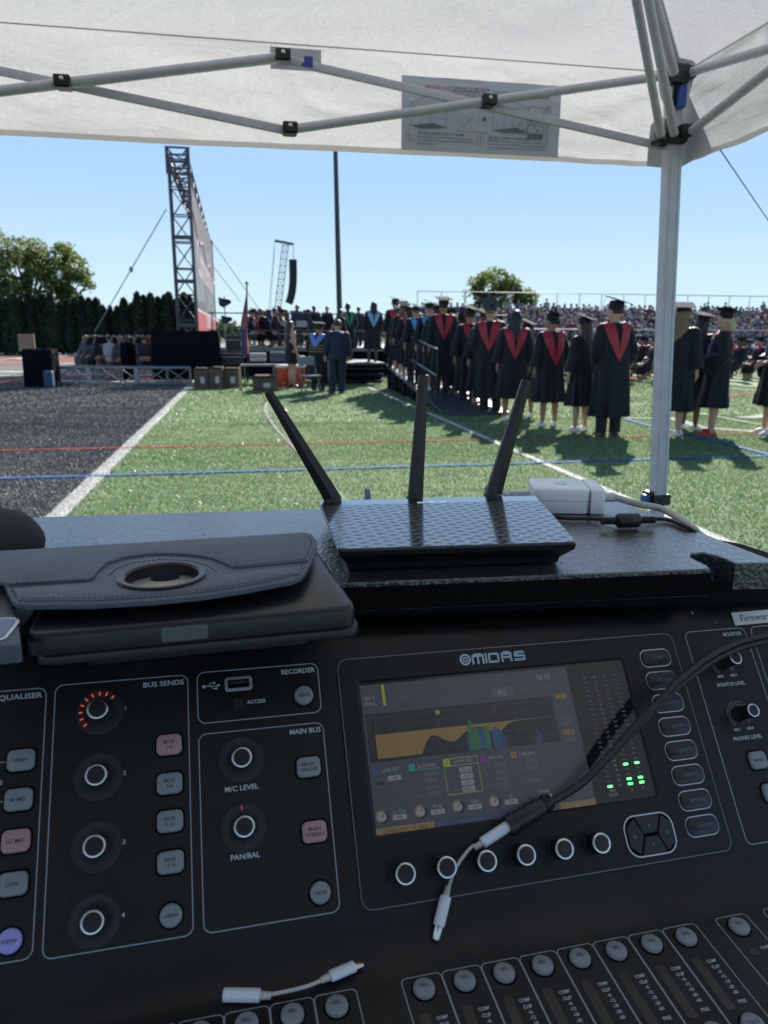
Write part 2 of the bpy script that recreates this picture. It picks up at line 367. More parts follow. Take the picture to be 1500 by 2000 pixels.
M_TXT = mat('panel_print', (.42, .47, .52), .6); M_TXTD = mat('panel_print_faint', (.10, .11, .12), .6); M_LINE = mat('panel_outline', (.26, .31, .34), .5)
M_BTN = mat('button_grey', (.17, .20, .22), .4, em=(.5, .6, .7), es=.006); M_BTNP = mat('button_pink', (.26, .17, .175), .4, em=(1., .55, .5), es=.014)
M_BTNB = mat('button_blue', (.2, .2, .42), .4, em=(.3, .3, 1.), es=.05); M_INK = mat('button_ink', (.02, .022, .025), .6)
M_GAP = mat('black_gap', (.002, .002, .002), .8, spec=.1); M_CHR = mat('chrome_line', (.45, .47, .48), .3, metal=.9)
M_RED = mat('red_led', (.2, .02, .01), .4, em=(1., .09, .03), es=.3); M_GRN = mat('green_led', (.02, .3, .06), .4, em=(.12, 1., .25), es=1.1); M_LED = mat('unlit_led', (.12, .125, .125), .45)
def part(mb, name, m, parent=console, smooth=False, loc=None, **kw):
    if loc is not None: loc = [c*.001 for c in loc]
    return mb.build(name, m, parent, smooth, loc, **kw)
# shell: a profile in v,n swept along u
prof = [(175, -300), (161, -43), (140.5, -12.5), (137.5, -9.0), (134.5, -5.6), (131, -3.0), (127, -1.2), (121, 0), (-48, 0)]
for k in range(1, 9):
    t = k/8; prof.append((-48*(1-t)**2+2*t*(1-t)*-66+t*t*(-66-.653*18), 2*t*(1-t)*0+t*t*.753*18))
prof += [(-66-.653*300, .753*300), (-66-.653*306-6, .753*303-8), (-66-.653*300-60, .753*300-60), (100, -330)]
mb = MM(); U0, U1 = -520, 372; n_ = len(prof)
seg = 1
mb.add([(U, p[0], p[1]) for U in (U0, U1) for p in prof], [(i, (i+1) % n_, n_+(i+1) % n_, n_+i) for i in range(n_)]+[tuple(range(n_))[::-1], tuple(range(n_, 2*n_))])
part(mb, 'shell', M_SHELL, smooth=True, ang=28)
# screen plate, a frame with the window cut out
mb = MM(); PT = 1.6
o1 = rr((118.5, 36.5), 266, 156, 7, 8); o2 = rr((101.3, 48.5), 207, 100, 2.5, 8)
n_ = len(o1)
lv = [(o1, 0), (o1, PT-.5), ([(118.5+(x-118.5)*.996, 36.5+(y-36.5)*.993) for x, y in o1], PT), (o2, PT), ([(101.3+(x-101.3)*.985, 48.5+(y-48.5)*.97) for x, y in o2], .5)]
mb.add([(x, y, z) for q, z in lv for x, y in q], [(l*n_+i, l*n_+(i+1) % n_, (l+1)*n_+(i+1) % n_, (l+1)*n_+i) for l in range(4) for i in range(n_)])
part(mb, 'screen_plate', M_PLATE)
mb = MM(); mb.band(rr((118.5, 36.5), 265.2, 155.2, 7, 8), .55, PT+.03); part(mb, 'screen_plate_edge_line', mat('plate_edge', (.16, .18, .19), .3, metal=.6))  # paler line painted for the light along the plate's raised edge
mb = MM(); mb.box((101, 48.5, .2), (208, 101, .5)); glass = part(mb, 'screen_glass', mat('screen_glass', (.012, .013, .015), .09, spec=.6))
# the lit picture on the glass
M_LCD = mat('lcd_base', (.02, .022, .028), .30, em=(.2, .23, .31), es=.034, spec=.8)
lcdm = [M_LCD]
def lc(name, c, e=.16): lcdm.append(mat('lcd_'+name, tuple(x*.10 for x in c), .30, em=c, es=e*.34, spec=.9)); return len(lcdm)-1
L_Y = lc('yellow', (.72, .47, .14), .13); L_YG = lc('lime', (.72, .7, .05), .22); L_T = lc('text', (.6, .66, .75), .22); L_BX = lc('box', (.55, .58, .64), .2); L_BXD = lc('box_dim', (.28, .31, .38), .1)
L_BL = lc('blue', (.06, .22, .55), .14); L_TE = lc('teal', (.04, .5, .5), .25); L_PU = lc('purple', (.4, .08, .6), .2); L_OR = lc('orange', (.75, .28, .06), .2); L_GR = lc('green', (.1, .5, .2), .11); L_DK = lc('dark', (.03, .035, .05), .1); L_NV = lc('navy', (.08, .12, .3), .16); L_TX2 = lc('text_dim', (.32, .36, .44), .12)
mb = MM(); z0 = .50
def Q(x0, y0, x1, y1, mi, z=.56): mb.mi = mi; mb.quad(x0, y0, x1, y1, z)
def T(s, x, y, h, mi=None, w_=None, a='c', z=.62): mb.mi = L_T if mi is None else mi; put_text(mb, s, x, y, w_, h, z, a, 0)
Q(0, -1.5, 156.4, 95.3, 0, .5)
Q(1.5, 44, 140, 75.5, L_DK, .53)
for k in range(9): Q(8+k*14.5, 46, 8.25+k*14.5, 75, L_BXD, .545)
for k in range(5): Q(7, 49+k*6, 139, 49.2+k*6, L_BXD, .545)
Q(15.2, 80.5, 17.2, 94.5, L_YG)
T('CH 9', 2.5, 86.3, 2.3, a='l'); T('Pod L', 2.5, 82.6, 2.3, a='l'); T('EQ', 103, 81.5, 3.2)
Q(95, 78.5, 112, 85, L_BXD, .53); T('16:15', 137, 89.5, 3.6, L_T, a='c'); T(':38', 146, 89.2, 2.4, L_TX2)
for s, x, y in [('SCENES', 72, 91), ('HOME', 28, 84.5), ('CONFIG', 45, 81.8), ('COMP', 62, 81.8), ('GATE', 80, 82), ('SENDS', 120, 81.5), ('MAIN', 140, 82.5), ('A: 48K', 101, 91), ('C: 48K', 119, 91), ('L: LAN', 120, 87)]: T(s, x, y, 1.8, L_TX2)
mb.mi = L_Y   # the equaliser curve, filled
cur = []
for i in range(60):
    x = 7+i*2.2
    lowcut = 1/(1+math.exp((x-38)/3.2)); y = 61.5-15.5*min(1, 2*lowcut)-9.0*math.exp(-((x-60)/10.5)**2)-6.2*math.exp(-((x-93.5)/8.)**2)-1.1*math.exp(-((x-80)/30)**2)
    cur.append((x, max(46, y)))
for (a, b), (c, d) in zip(cur[:-1], cur[1:]): mb.add([(a, 61.6, .56), (a, b, .56), (c, d, .56), (c, 61.6, .56)], [(0, 1, 2, 3)])
for x0, h, mi in [(71, 9, L_BL), (72.5, 17, L_GR), (74, 20, L_GR), (76, 15, L_GR), (78, 14, L_GR), (80, 14, L_BL), (82, 14, L_BL), (84, 15, L_GR), (86, 15, L_GR), (90, 13, L_BL), (92, 14, L_BL), (94, 13, L_BL), (96, 10, L_NV), (98, 7, L_NV), (121, 5, L_NV), (123, 9, L_NV), (125, 6, L_NV)]: Q(x0, 44.5, x0+2.1, 44.5+h, mi, .58)
Q(51.5, 70.8, 54.3, 73.6, L_YG); T('2', 52.9, 72.2, 1.6, L_DK)
for k, s in enumerate(['+15', '+10', '+5', '0', '-5', '-10', '-15']): T(s, 3.6, 73-k*3.9, 1.3, L_TX2)
for k, s in enumerate(['20', '40', '60', '80', '100', '200', '400', '600', '1k', '2k', '4k', '6k', '8k', '20k']): T(s, 9+k*9.6, 43.6, 1.2, L_TX2)
for x0, w_, mi, s, lab in [(2, 21, L_BL, '', 'LOW CUT'), (27, 21.5, L_TE, '1', 'LOW'), (74.5+3.5, 19, L_PU, '3', 'HIGH MID'), (100.5, 20, L_OR, '4', 'HIGH')]:
    Q(x0, 36.3, x0+4.2, 40.6, mi); Q(x0, 36.0, x0+w_, 36.5, mi if mi in (L_BL, L_TE) else L_BXD); T(s or ' ', x0+2.1, 38.5, 2, L_DK) if s else None; T(lab, x0+w_*.6, 38.4, 2.1, w_=w_*.55)
Q(4, 30, 9.5, 31.5, L_DK); T('FREQ', 7, 33, 1.7, L_TX2); Q(12, 31.5, 21, 34.7, L_BX); T('144', 16.5, 33.1, 1.9, L_DK)
for x0 in (29, 79, 102):
    for k, (a, b) in enumerate([('FREQ', '121.0'), ('GAIN', '+0.00'), ('Q', '2.0'), ('MODE', 'PEQ')]):
        if x0 == 102 and k == 2: continue
        T(a, x0+3, 33-k*4.2, 1.6, L_TX2); Q(x0+8, 31.4-k*4.2, x0+17, 34.5-k*4.2, L_BXD); T(b, x0+12.5, 33-k*4.2, 1.6, L_TX2)
mb.mi = L_YG; mb.band([(51.6, 18.2), (76, 18.2), (76, 40.9), (51.6, 40.9)], .6, .57); Q(51.6, 36, 76, 36.4, L_YG); Q(51.6, 36.2, 56.2, 40.9, L_YG); T('2', 53.9, 38.6, 2.2, L_DK); T('LOW MID', 66, 38.6, 2.2)
for k, (a, b) in enumerate([('FREQ', '351.6'), ('GAIN', '-10.7'), ('Q', '0.9'), ('MODE', 'PEQ')]): T(a, 57, 33-k*4.2, 1.7, L_TX2); Q(62, 31.3-k*4.2, 71, 34.7-k*4.2, L_BX); T(b, 66.5, 33-k*4.2, 2.1, L_DK)
for x0, a, b in [(5, 'Lo Cut', '144'), (31, 'Freq', '351.6'), (57, 'Gain', '-10.7'), (83, 'Q', '0.9')]:
    mb.mi = L_Y; mb.disc((x0, 10.6), 4.1, .55); mb.mi = L_DK; mb.disc((x0+1, 10), 3.8, .57); mb.mi = L_BX; mb.disc((x0, 10.4), 3.0, .6)
    mb.mi = L_DK; mb.add([(x0-.2, 10.4, .62), (x0+1.6, 12.4, .62), (x0+2, 12.1, .62), (x0+.3, 10.1, .62)], [(0, 1, 2, 3)])
    T(a, x0+12, 12.6, 2.1, L_T); Q(x0+7, 7.4, x0+16.5, 10.6, L_BX); T(b, x0+11.7, 9, 2, L_DK)
mb.mi = L_BXD; mb.band([(108+3.8*math.cos(a*.2618), 11+3.8*math.sin(a*.2618)) for a in range(24)], .35, .57); T('Mode', 120, 13, 2.1); Q(115, 7.6, 125, 10.8, L_BX); T('PEQ', 120, 9.2, 2, L_DK)
Q(0, -1.3, 25.5, 3.8, L_Y); T('LOW CUT', 13, 1.2, 2.3, L_DK); Q(26, -1.3, 39, 3.8, L_Y); T('BAR', 32, 1.2, 2.3, L_DK)
Q(39.5, -1.3, 52, 3.8, L_NV); T('SPEC', 45, 1.2, 2, L_TX2); Q(52.5, -1.3, 77.5, 3.8, L_NV); T('RTA PRE EQ', 65, 1.2, 2, L_TX2); Q(78, -1.3, 103.5, 3.8, L_NV); T('RTA SOLO', 90, 1.2, 2, L_TX2); Q(104, -1.3, 129, 3.8, L_NV); Q(129.5, -1.3, 156, 3.8, L_Y); T('EQ', 143, 1.2, 2.2, L_BX)
Q(143.5, 73, 151.5, 76.5, L_Y); T('ON', 147.5, 74.8, 1.7, L_DK); Q(143.5, 47.6, 152, 51, L_Y); T('LONG', 147.7, 49.3, 1.7, L_DK)
for y in (43, 54, 58): Q(143.5, y, 152, y+3, L_BXD)
part(mb, 'screen_image', lcdm, glass)
# meter bridge
rows = ['CLIP', '-1', '-2', '-3', '-4', '-6', '-8', '-10', '-12', '-15', '-18', '-21', '-24', '-27', '-30', '-33', '-36', '-39', '-42', '-45', '-48', '-51', '-54', '-57']
mb = MM(); mt = MM(); lit = {(0, 23), (1, 19), (1, 22), (1, 23), (2, 19), (2, 22), (2, 23)}
for c, ux in enumerate((169.6, 185.6, 194.6)):
    for r in range(24):
        vy = 86-r*3.3
        if (c, r) in lit:
            q = MM(); q.rrect((0, 0), 4.0, 1.7, .8, .4, .95, .2); part(q, 'lit_led', M_GRN, glass, loc=(ux, vy, .05))
        else: mb.rrect((ux, vy), 2.9, 1.0, .45, .4, .6, 0)
for r, s in enumerate(rows): put_text(mt, s, 177.4, 86-r*3.3, None, 1.45, .5)
put_text(mt, 'M/C', 171, 7.2, None, 1.7, .5); put_text(mt, 'SOLO', 171, 4.6, 6.6, 1.9, .5); put_text(mt, 'L', 186, 6.6, None, 1.7, .5); put_text(mt, 'R', 195, 6.6, None, 1.7, .5)
tag(part(mb, 'unlit_leds', M_LED, glass), kind='stuff'); part(mt, 'meter_scale', mat('meter_print', (.3, .32, .33), .5), glass)
# section outlines and headings printed on the panel
def outline(c, w_, h, r=5, z=.06, t=.62, M=None):
    m = MM(); m.band(rr(c, w_, h, r, 7), t, z, M); return part(m, 'section_outline', M_LINE)
for x0, x1, y0, y1 in [(-280, -200.4, -37, 112), (-195.2, -114.2, -38.6, 112.8), (-108.2, -27.6, 80.4, 113.5), (-108.2, -27.6, -39, 73.6), (264.2, 319.5, -40, 114), (325, 366, -40, 114)]:
    outline(((x0+x1)/2, (y0+y1)/2), x1-x0, y1-y0)
_lm = {}
def label(s, x, y, w_, h, a='c', z=.06, m=M_TXT, parent=console, bold=.02, M=None, name='lettering'):
    q = MM(); put_text(q, s, 0, 0, w_, h, 0, a, bold); o = part(q, name, m, parent)
    if M is None: o.location = (x*.001, y*.001, z*.001)
    else: o.matrix_local = M@Matrix.Translation((x*.001, y*.001, z*.001))
    return o
label('BUS SENDS', -116.6, 108.4, 25.5, 3.3, 'r'); label('EQUALISER', -202.6, 107.8, 28, 3.3, 'r'); label('RECORDER', -29.6, 109.2, 23, 3.3, 'r'); label('MAIN BUS', -29.4, 69.2, 20.5, 3.3, 'r')
label('M/C LEVEL', -82.6, 38.4, 20.8, 3.1); label('PAN/BAL', -82.4, -1, 17.6, 3.1); label('ACCESS', -70.5, 91.4, 12.2, 2.4)
label('MONITOR', 315.5, 109.6, 17, 3.0, 'r')
for y, s in ((77.5, 'MONITOR LEVEL'), (37.3, 'PHONES LEVEL')): label('MIN', 284.6, y, 5, 2.1); label('MAX', 296.6, y, 6, 2.1); label(s, 291.6, y-6.4, 25, 2.7)
for k, y in enumerate((94.5, 55.4, 16.2, -22.7)): label(str(k+1), -152.9, y, None, 2.6)
label('2', -223, 57.7, None, 2.6)
for y in (69.2, 46.8, 24.2): q = MM(); q.quad(-260, y-.3, -220.4, y+.3, .06); part(q, 'section_outline', M_LINE)
# knobs
def knob_meshes(r, h, ring=.9):
    k = MM(); k.lathe([(r*1.1, 0), (r*1.1, 1.0), (r, 1.4), (r, h-.9)], 72, wob=lambda i, z: 1.0 if i % 2 else .965)
    kr = MM(); kr.lathe([(r-.15, h-1.1), (r+.12, h-.8), (r+.05, h-.15), (r-.35, h+.12), (r-ring-.35, h+.12), (r-ring-.6, h-.25)], 40)
    kc = MM(); kc.lathe([(r-ring-.35, h-.6), (r-ring-.6, h-.1), (r-ring-1.4, h-.02), (.05, h-.1)], 32)
    return k.mesh('knob', M_KNOB, True, 50), kr.mesh('ring', M_RING, True, 50), kc.mesh('cap', M_KTOP, True, 50)
KB_ = knob_meshes(6.3, 10.5); KS_ = knob_meshes(6.4, 13); KM_ = knob_meshes(4.9, 17.5, .55)
def knob(me, x, y, z=0, name='knob'):
    o = obj(name, me[0], console, (x*.001, y*.001, z*.001)); obj('ring', me[1], o); obj('cap', me[2], o); return o
for x, y in [(-168.4, 94.0), (-168.3, 55.0), (-168.3, 15.6), (-168.3, -23.4), (-82.1, 55.8), (-82.6, 15.4)]:
    q = MM(); q.lathe([(14.2, 0), (14.1, .35), (13.6, .5), (13.4, .12), (7.2, .12), (7, .02)], 56); part(q, 'knob_well', mat('knob_well', (.016, .016, .019), .5), smooth=True, loc=(x, y, 0))
    knob(KB_, x, y, .1)
for k in range(9):
    a = R_(222-k*21.8); q = MM(); q.box((11.3, 0, .2), (2.2, .85, .16)); o = part(q, 'led_tick', M_RED); o.location = (-.1684, .0940, .0001); o.rotation_euler = (0, 0, a)
q = MM(); q.box((11.3, 0, .2), (2.6, .8, .16)); o = part(q, 'led_tick', mat('red_led_dim', (.2, .02, .02), .4, em=(1., .1, .08), es=.14)); o.location = (-.0826, .0154, .0001); o.rotation_euler = (0, 0, R_(93))
for k in range(6): knob(KS_, 12.6+26.8*k, -23.6, PT)
for x, y in ((289.6, 87.6), (290.0, 48.2)):
    knob(KM_, x, y, 0)
    for k in range(6):
        a0 = R_(228-k*47+4); a1 = R_(228-(k+1)*47+13); r0, r1 = 7.6, 9.6+.0*k
        q = MM(); q.band([(r0*math.cos(a0), r0*math.sin(a0)), (r0*math.cos((a0+a1)/2), r0*math.sin((a0+a1)/2)), (r0*math.cos(a1), r0*math.sin(a1)), (r1*math.cos(a1), r1*math.sin(a1)), (r1*math.cos((a0+a1)/2), r1*math.sin((a0+a1)/2)), (r1*math.cos(a0), r1*math.sin(a0))], .35, 0)
        part(q, 'scale_mark', M_LINE, loc=(x, y, .06))
# buttons
_bm = {}
def button(shape, x, y, txt, m=M_BTN, z=0, M=None, w_=15.4, h=12.6, hp=3.0):
    key = (shape, m.name, w_, h)
    if key not in _bm:
        q = MM(); g = MM()
        if shape == 'r':
            o = rr((0, 0), w_, h, 3.4, 5); q.slab(o, 0, hp, 1.1); g.slab(rr((0, 0), w_+2.2, h+2.2, 4.2, 5), 0, .35, .1)
        else:
            o = [(6.4*math.cos(a*math.pi/18), 6.4*math.sin(a*math.pi/18)) for a in range(36)]; q.slab(o, 0, hp, 1.3); g.slab([(p[0]*1.17, p[1]*1.17) for p in o], 0, .35, .1)
        _bm[key] = (q.mesh('button', m, True, 50), g.mesh('button_gap', M_GAP))
    o = obj('button', _bm[key][0], console); gp = obj('button_gap', _bm[key][1], o)
    T_ = Matrix.Translation((x*.001, y*.001, z*.001)); o.matrix_local = (M@T_) if M is not None else T_
    ls = txt.split('\n')
    for i, s in enumerate(ls):
        hh = 2.0 if len(ls) == 2 else 2.2; yy = 0 if len(ls) == 1 else (1.6, -1.6)[i]
        ww = {'SEL': 5.0, 'VIEW': 8.2, 'MAIN': 7.6, 'STEREO': 11.2, 'MONO': 8.6, 'CENTRE': 10.8, 'BUS': 6.4, 'SOLO': 7.6, 'MUTE': 7.6, 'DIM': 6}.get(s)
        label(s, 0, yy+(0.9 if s == 'SEL' else 0), ww, hh, z=hp+.06, m=M_INK, parent=o, bold=.02)
    return o
for y, s, m in [(69.2, 'HIGH', M_BTN), (46.8, 'HI MID', M_BTN), (24.2, 'LO MID', M_BTNP), (1.7, 'LOW', M_BTN)]: button('r', -212.3, y, s, m)
button('c', -212.2, -26.8, 'VIEW', M_BTNB)
for y, s, m in [(69.2, 'BUS\n1-4', M_BTNP), (46.0, 'BUS\n5-8', M_BTN), (24.2, 'BUS\n9-12', M_BTN), (1.5, 'BUS\n13-16', M_BTN)]: button('r', -126.3, y, s, m)
button('c', -126.4, -26.8, 'VIEW'); button('c', -38.8, 92.2, 'VIEW'); button('c', -38.8, -27.2, 'VIEW')
button('r', -39.6, 46.2, 'MONO\nCENTRE'); button('r', -39.3, 7.3, 'MAIN\nSTEREO', M_BTNP)
button('r', 293.0, 14.2, 'MONO', w_=14, h=12.6); button('r', 296.0, -8.6, 'DIM', w_=14, h=12.6)
# function keys beside the screen, rims catching the light
for k, s in enumerate(['HOME', 'METERS', 'ROUTING', 'SETUP', 'LIBRARY', 'EFFECTS', 'MUTE GRP', 'UTILITY']):
    y = 95.8-17*k; q = MM(); q.slab(rr((0, 0), 24.4, 11.8, 4.6, 6), 0, 1.6, .7); b = part(q, 'function_key', M_KTOP, smooth=True, loc=(231.9, y, PT), ang=50)
    q = MM(); q.band(rr((0, 0), 25.4, 12.9, 5.2, 6), .75, .12); part(q, 'key_rim', M_CHR, b)
    label(s, 1.5, 0, min(12, 2.0*len(s)), 2.3, z=1.66, m=M_TXTD, parent=b)
q = MM(); pad = rr((0, 0), 37.5, 24, 8, 7)
pad = [(x*(1-.12*(abs(x)/19)**2*0), y*(1+.10*(1-(x/19)**2))) for x, y in pad]; q.slab(pad, 0, .5, .1); nav = part(q, 'cursor_pad', M_GAP, loc=(190.2, -23.6, PT))
q = MM(); q.band(pad, 1.0, .55); part(q, 'pad_rim', M_CHR, nav)
for o in ([(-9.5, 11.8), (9.5, 11.8), (5, 1), (-5, 1)], [(-9.5, -11.8), (9.5, -11.8), (5, -1), (-5, -1)], [(-10.6, 11.3), (-5.9, .9), (-5.9, -.9), (-10.6, -11.3), (-17.5, -6), (-17.5, 6)], [(10.6, 11.3), (5.9, .9), (5.9, -.9), (10.6, -11.3), (17.5, -6), (17.5, 6)]):
    q = MM(); q.slab(o, .3, 1.7, .5); part(q, 'arrow_key', M_KTOP, nav)
for x, y, a in ((0, 6, 90), (0, -6, -90), (-12.5, 0, 180), (12.5, 0, 0)):
    q = MM(); c_, s_ = math.cos(R_(a)), math.sin(R_(a)); q.poly([(x+1.5*c_, y+1.5*s_), (x-c_*.8-s_*1.2, y-s_*.8+c_*1.2), (x-c_*.8+s_*1.2, y-s_*.8-c_*1.2)], 1.76); part(q, 'arrow_mark', M_TXTD, nav)
# maker's mark
q = MM(); zz = PT+.06
q.band([(79.3+3.5*math.cos(a*.1745), 106.9+3.5*math.sin(a*.1745)) for a in range(36)], 1.2, zz)
for a in range(4): q.disc((79.3+1.35*math.cos(a*1.5708), 106.9+1.35*math.sin(a*1.5708)), .72, zz, 8)
q.band([(79.3+2.2*math.cos(a*1.5708+.785), 106.9+2.2*math.sin(a*1.5708+.785)) for a in range(4)], .5, zz)
def st(x0, x1, ys):     # horizontal stripes making up a letter
    for y in ys: q.quad(x0, 103+y*.86, x1, 103+y*.86+.6, zz)
def vst(x, ys, w_=1.5):
    for y in ys: q.quad(x, 103+y*.86, x+w_, 103+y*.86+.68, zz)
U = range
def arch(x0, x1, top=(7, 8), inset_=.8):
    for j, y in enumerate(top): q.quad(x0+(inset_*j if y == max(top) else 0), 103+y*.86, x1-(inset_*j if y == max(top) else 0), 103+y*.86+.66, zz)
arch(84.3, 93.7, (6, 7, 8)); vst(84.3, U(0, 6)); vst(88.3, U(0, 6)); vst(92.2, U(0, 6))
vst(94.6, U(0, 9), 1.3)
arch(97.0, 105.4, (6.6, 7.6)); vst(97.0, U(2, 7)); vst(104.0, U(2, 7)); st(97.0, 105.0, (0, 1))
arch(107.0, 115.4, (6, 7, 8)); vst(107, U(0, 6)); vst(113.9, U(0, 6)); st(107, 115.2, (3, 4))
arch(117.2, 125.8, (6.2, 7.4)); vst(117.2, (5.2,), 3); st(117.2, 125.8, (3.4, 4.4)); vst(124.2, (2.2,), 1.6); st(117.0, 125.8, (0, 1.1))
part(q, 'maker_lettering', mat('logo_print', (.40, .52, .66), .5))
# usb socket, access lamp, trident
q = MM(); q.slab(rr((0, 0), 18, 9.4, 2, 4), 0, .9, .3); usb = part(q, 'usb_socket', mat('usb_rim', (.40, .43, .46), .35, metal=.7), loc=(-81.5, 104.0, 0))
q = MM(); q.slab(rr((0, 0), 14, 5.6, .5, 2), .5, .98, .05); part(q, 'socket_opening', M_GAP, usb); q = MM(); q.box((0, .8, 1.05), (11.5, 1.6, .15)); part(q, 'contact_tongue', mat('tongue', (.03, .03, .035), .4), usb)
q = MM(); q.slab(rr((0, 0), 6.6, 6.2, 1, 3), 0, .3, .15); part(q, 'access_lamp', mat('lamp_dark', (.006, .006, .007), .25), loc=(-82.3, 91.3, 0))
q = MM(); q.tube([(-103.5, 104, .1), (-94, 104, .1)], .3, 4); q.disc((-104, 104), 1.1, .12, 12); q.poly([(-93, 104), (-95.2, 105), (-95.2, 103)], .12)
q.tube([(-101.5, 104, .1), (-99.5, 106, .1), (-97.5, 106, .1)], .25, 4); q.disc((-97.3, 106), .8, .12, 10); q.tube([(-100, 104, .1), (-98, 102.2, .1), (-96.5, 102.2, .1)], .25, 4); q.quad(-96.8, 101.5, -95.4, 102.9, .12)
part(q, 'usb_symbol', M_TXT)
# label tape
q = MM(); q.box((0, 0, .1), (62, 10.6, .2)); o = part(q, 'label_tape', mat('label_white', (.55, .58, .6), .45)); o.location = (.3425, .1215, .0008)
o.rotation_euler = (0, 0, R_(.5)); label('Firmware', -24.0, .2, None, 5.4, 'l', z=.24, m=M_INK, parent=o, bold=.005)
# fader deck
FMx = Matrix(((1, 0, 0), (0, .6553, .7554), (0, -.7554, .6553))).to_4x4(); FMx.translation = (0, -.066, 0)
def fo(c, w_, h): q = MM(); q.band(rr(c, w_, h, 3.2, 6), .6, .06); o = part(q, 'strip_outline', M_LINE); o.matrix_local = FMx
_sm = {}
def strip(x0, w_=24.4, meter=True):
    fo((x0+w_/2, -18-120), w_-.15, 240)
    button('c', x0+11.6, -27.3, 'SEL', M=FMx)
    if meter:
        if 'slot' not in _sm: q = MM(); q.rrect((0, 0), 6.2, 35, 1.6, 0, .3, .1); _sm['slot'] = q.mesh('meter_slot', mat('meter_slot', (.006, .006, .007), .2))
        o = obj('meter_slot', _sm['slot'], console); o.matrix_local = FMx@Matrix.Translation(((x0+7)*.001, -.0585, 0))
        if 'txt' not in _sm:
            q = MM()
            for s, y, ww in [('COMP', -45.2, 6.6), ('CLIP', -49.2, 5.4), ('-6', -52.6, 2.6), ('-12', -56, 3.6), ('-18', -59.4, 3.6), ('-30', -63, 3.6), ('-60', -66.4, 3.6), ('PRE', -72.2, 5)]: put_text(q, s, 0, y, ww, 2.1, 0, 'c', .02)
            _sm['txt'] = q.mesh('meter_legend', M_TXT)
        o = obj('meter_legend', _sm['txt'], console); o.matrix_local = FMx@Matrix.Translation(((x0+16.6)*.001, 0, .00006))
    else:
        q = MM(); q.rrect((0, 0), 6, 5, 1.2, 0, .35, .1); o = part(q, 'access_lamp', MATS['lamp_dark']); o.matrix_local = FMx@Matrix.Translation(((x0+8)*.001, -.0455, 0))
        label('COMP', x0+17.5, -43.5, 6.6, 2.1, M=FMx)
    button('c', x0+11.6, -86.5, 'SOLO', M=FMx)
for k in range(8): strip(1.6+24.68*k)
for k in range(7): strip(-24.8-24.4-24.68*k)
strip(213.5, 23.6, False); strip(250, 23.6, False)
# dust and crumbs lying on the deck
q = MM(); rd = random.Random(3)
for k in range(46):
    x, y, r = rd.uniform(-200, 300), rd.uniform(-40, 108), rd.uniform(.1, .3)
    if -16 < x < 252 and y > -42: continue
    q.ball((x, y, .1), (r*rd.uniform(.8, 2), r, r*.5), 5, 3)
for k in range(60):
    v = FMx@Vector((rd.gauss(.11, .07), rd.gauss(-.008, .006), .0001)); r = rd.uniform(.15, .42); q.ball((v.x*1000, v.y*1000, v.z*1000), (r, r*.8, r*.5), 5, 3)
q.ball((277, 129, .0), (.7, 1.4, .3), 6, 4); q.ball((296, 120, .0), (.5, .7, .2), 6, 4)
tag(part(q, 'dust', mat('dust', (.28, .28, .26), .9)), kind='stuff')

# ================================================================== ROAD CASE under the console, with the raised top that carries router and adapter
def lp(parent, M=None): return parent.matrix_basis.inverted()
def part_w(mb, name, m, parent, smooth=False, **kw):       # geometry given in world coordinates
    o = mb.build(name, m, parent, smooth, **kw); o.matrix_parent_inverse = parent.matrix_basis.inverted(); return o
def hide_mat():
    m = bpy.data.materials.new('textured_case_paint'); m.use_nodes = True; t = m.node_tree; b = t.nodes['Principled BSDF']; L = t.links.new
    b.inputs['Base Color'].default_value = (.020, .026, .037, 1); b.inputs['Roughness'].default_value = .33; b.inputs['Specular IOR Level'].default_value = 1.0; b.inputs['Coat Weight'].default_value = .6; b.inputs['Coat Roughness'].default_value = .25; L_ = 0
    tc = t.nodes.new('ShaderNodeTexCoord'); v = t.nodes.new('ShaderNodeTexVoronoi'); v.inputs['Scale'].default_value = 330; v.feature = 'SMOOTH_F1'; L(tc.outputs['Object'], v.inputs['Vector'])
    n = t.nodes.new('ShaderNodeTexNoise'); n.inputs['Scale'].default_value = 240; n.inputs['Detail'].default_value = 6; L(tc.outputs['Object'], n.inputs['Vector'])
    a = t.nodes.new('ShaderNodeMath'); a.operation = 'ADD'; L(v.outputs['Distance'], a.inputs[0]); L(n.outputs[0], a.inputs[1])
    bp = t.nodes.new('ShaderNodeBump'); bp.inputs['Strength'].default_value = .9; bp.inputs['Distance'].default_value = .0011; L(a.outputs[0], bp.inputs['Height']); L(bp.outputs[0], b.inputs['Normal'])
    n2 = t.nodes.new('ShaderNodeTexNoise'); n2.inputs['Scale'].default_value = 14; n2.inputs['Detail'].default_value = 5; L(tc.outputs['Object'], n2.inputs['Vector'])
    mr = t.nodes.new('ShaderNodeMapRange'); mr.inputs[3].default_value = .14; mr.inputs[4].default_value = .3; L(n2.outputs[0], mr.inputs[0]); L(mr.outputs[0], b.inputs['Roughness'])
    n3 = t.nodes.new('ShaderNodeTexNoise'); n3.inputs['Scale'].default_value = 420; n3.inputs['Detail'].default_value = 2; L(tc.outputs['Object'], n3.inputs['Vector'])
    c3 = t.nodes.new('ShaderNodeValToRGB'); c3.color_ramp.elements[0].position = .5; c3.color_ramp.elements[0].color = (.016, .021, .03, 1); c3.color_ramp.elements[1].position = .72; c3.color_ramp.elements[1].color = (.055, .066, .085, 1); L(n3.outputs[0], c3.inputs[0]); L(c3.outputs[0], b.inputs['Base Color'])  # paint grain; its blue sky tint and sparkle are put into the colour
    return m
M_CASE = hide_mat(); ZC = 1.228
case = thing('road_case', 'black textured road case standing behind the mixing console', 'road case', (0.06, .6, 0))
